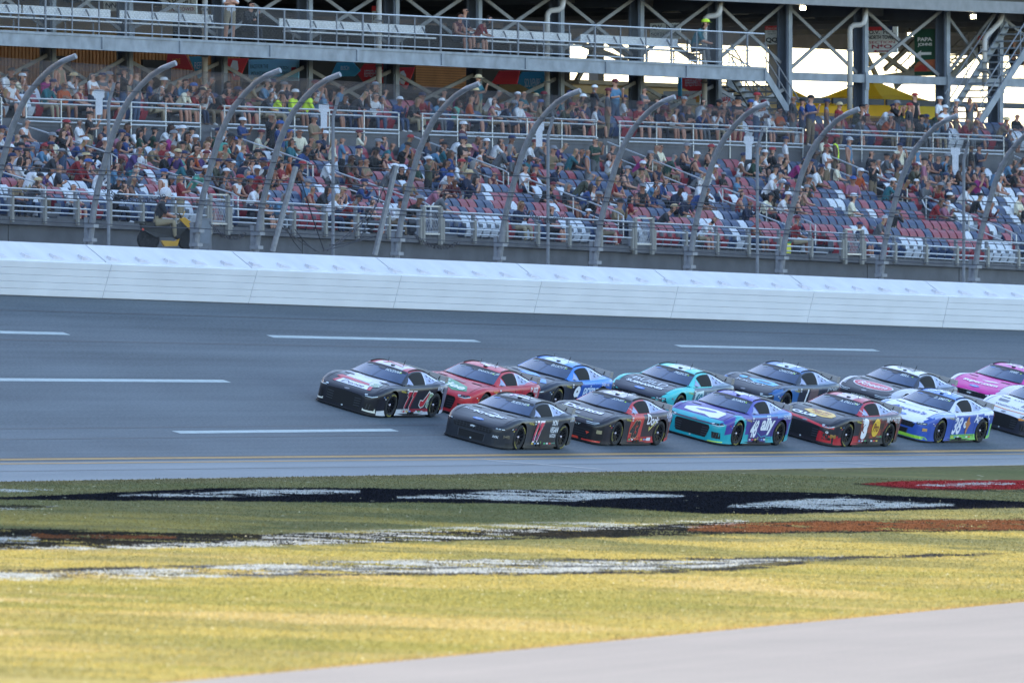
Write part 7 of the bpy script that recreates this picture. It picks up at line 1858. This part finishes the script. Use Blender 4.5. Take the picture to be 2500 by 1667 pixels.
# ---- rider on a yellow and black quad behind the fence
wq = -2.6; tq = t_at(408, wq); bq = P3(tq, wq, zl(tq, LANE_W, L_LANE)); hd = rad(8)      # heading, towards picture right
ax = Vector((math.cos(hd), math.sin(hd), 0)); ay = Vector((-math.sin(hd), math.cos(hd), 0)); AX = (ax, ay, Z3)
Q = thing('quad_bike', 'yellow and black motorbike with a rider parked behind the fence', 'motorbike', bq)
M_QY = mat('quad_yellow', srgb(196, 146, 40), 0.45, var=0.08); M_QB = mat('quad_black', srgb(30, 31, 36), 0.5, var=0.15)
q3 = lambda x, y, z: bq+ax*x+ay*y+Z3*z
for x in (-0.55, 0.62):
    wl = MB(); n = 18; prof = [(.01, .05), (.29, .08), (.33, .04), (.33, -.04), (.29, -.08), (.01, -.05)]; k = len(prof)
    wl.add([q3(x, 0, .33)+ax*(r*math.cos(2*math.pi*i/n))+Z3*(r*math.sin(2*math.pi*i/n))+ay*o_ for i in range(n) for r, o_ in prof], [(i*k+j, i*k+(j+1) % k, ((i+1) % n)*k+(j+1) % k, ((i+1) % n)*k+j) for i in range(n) for j in range(k)])
    wl.build('wheel', M_TYRE, Q)
mb = MB(); mb.add([q3(x, s*wd, z) for s in (-1, 1) for x, z, wd in ((-.75, .62, .12), (-.35, .40, .15), (.30, .38, .15), (.60, .70, .12), (.45, .88, .10), (.10, .66, .15), (-.40, .72, .15), (-.80, .80, .12))], [tuple(range(7, -1, -1)), tuple(range(8, 16))]+[(i, (i+1) % 8, 8+(i+1) % 8, 8+i) for i in range(8)]); mb.build('body', M_QB, Q)
MB().box(q3(-.28, 0, .76), (.36, .14, .06), AX).build('seat', M_QB, Q)
mb = MB(); mb.add([q3(x, s*.13, z) for s in (-1, 1) for x, z in ((.34, .92), (.50, .98), (.68, .84), (.62, .80), (.76, .58), (.70, .56))], [tuple(range(5, -1, -1)), tuple(range(6, 12))]+[(i, (i+1) % 6, 6+(i+1) % 6, 6+i) for i in range(6)]); mb.build('front_fairing', M_QY, Q)
mb = MB(); mb.add([q3(x, s*.22, z) for s in (-1, 1) for x, z in ((-.20, .30), (.22, .28), (.34, .36), (.28, .14), (-.10, .13))], [tuple(range(4, -1, -1)), tuple(range(5, 10))]+[(i, (i+1) % 5, 5+(i+1) % 5, 5+i) for i in range(5)]); mb.build('footboard', M_QY, Q)
MB().tube([q3(.30, -.38, 1.08), q3(.38, -.12, 1.02), q3(.38, .12, 1.02), q3(.30, .38, 1.08)], .02, 6).build('handlebar', M_QB, Q)
MB().tube([q3(.38, 0, 1.02), q3(.60, 0, .4)], .03, 6).build('fork', M_QB, Q); MB().bar(q3(.46, 0, 1.02), q3(.52, 0, 1.15), .1, .02).build('windscreen', M_QY, Q)
MB().box(q3(-.78, 0, .82), (.16, .14, .03), AX).build('rear_rack', M_QB, Q); MB().box(q3(-.72, -.13, .62), (.03, .02, .03), AX).build('tail_lamp', dmat((190, 40, 46)), Q)
RID = human('sit', 'lap', 'short', 'long', 0.35, 1.05)
r_ = figure(396, 0, wq, RID, 'charcoal', None, 2, 'rider in dark shirt and white helmet sitting on the yellow motorbike', hd-math.pi/2, z=bq.z+.30, grp=None)
r_.location = q3(-.22, 0, .30); r_.scale = (1.08,)*3
hm = MB(); n = 12; vs = []
for z_, rr in ((-.10, .125), (-.02, .145), (.06, .14), (.12, .10), (.15, .04)): vs += [(rr*math.cos(2*math.pi*k/n), rr*1.1*math.sin(2*math.pi*k/n), z_) for k in range(n)]
hm.add(vs, [(i*n+k, i*n+(k+1) % n, (i+1)*n+(k+1) % n, (i+1)*n+k) for i in range(4) for k in range(n)]+[tuple(4*n+k for k in range(n))]); hmo = bpy.data.objects.new('helmet', hm.mesh('helmet', [M_SPK], smooth=True)); COL.objects.link(hmo); hmo.parent = r_; hmo.location = RID[1]+Vector((0, -.01, .03))
# grey utility box beside him, a drinks cooler and litter bin by the rail
t = t_at(500, wq); b = P3(t, wq, zl(t, LANE_W, L_LANE)); ub = thing('utility_box', 'grey electrical box standing behind the fence beside the motorbike', 'box', b)
MB().box(b+Vector((0, 0, .55)), (.19, .15, .45)).build('cabinet', M_GALVD, ub); MB().box(b+Vector((0, -.155, .6)), (.15, .012, .34)).build('door', M_STEELL, ub); MB().box(b+Vector((0, 0, .05)), (.12, .1, .06)).build('foot', M_STEEL, ub)
for px, col, lb, ct in ((1918, (206, 190, 60), 'yellow and green drinks cooler behind the front rail', 'cooler'), (1690, (60, 66, 74), 'dark bag lying behind the front rail', 'bag')):
    t = t_at(px, W_SLAB-1.0); b = P3(t, W_SLAB-1.0, zf_slab(t)); u, n_ = frame(t); c = thing('drinks_cooler' if ct == 'cooler' else 'bag', lb, ct, b)
    MB().box(b+Vector((0, 0, .18)), (.14, .12, .18), (u, n_, Z3)).build('shell', C(*col), c); MB().box(b+Vector((0, 0, .39)), (.15, .13, .03), (u, n_, Z3)).build('lid', C(40, 120, 90) if ct == 'cooler' else C(40, 42, 50), c)
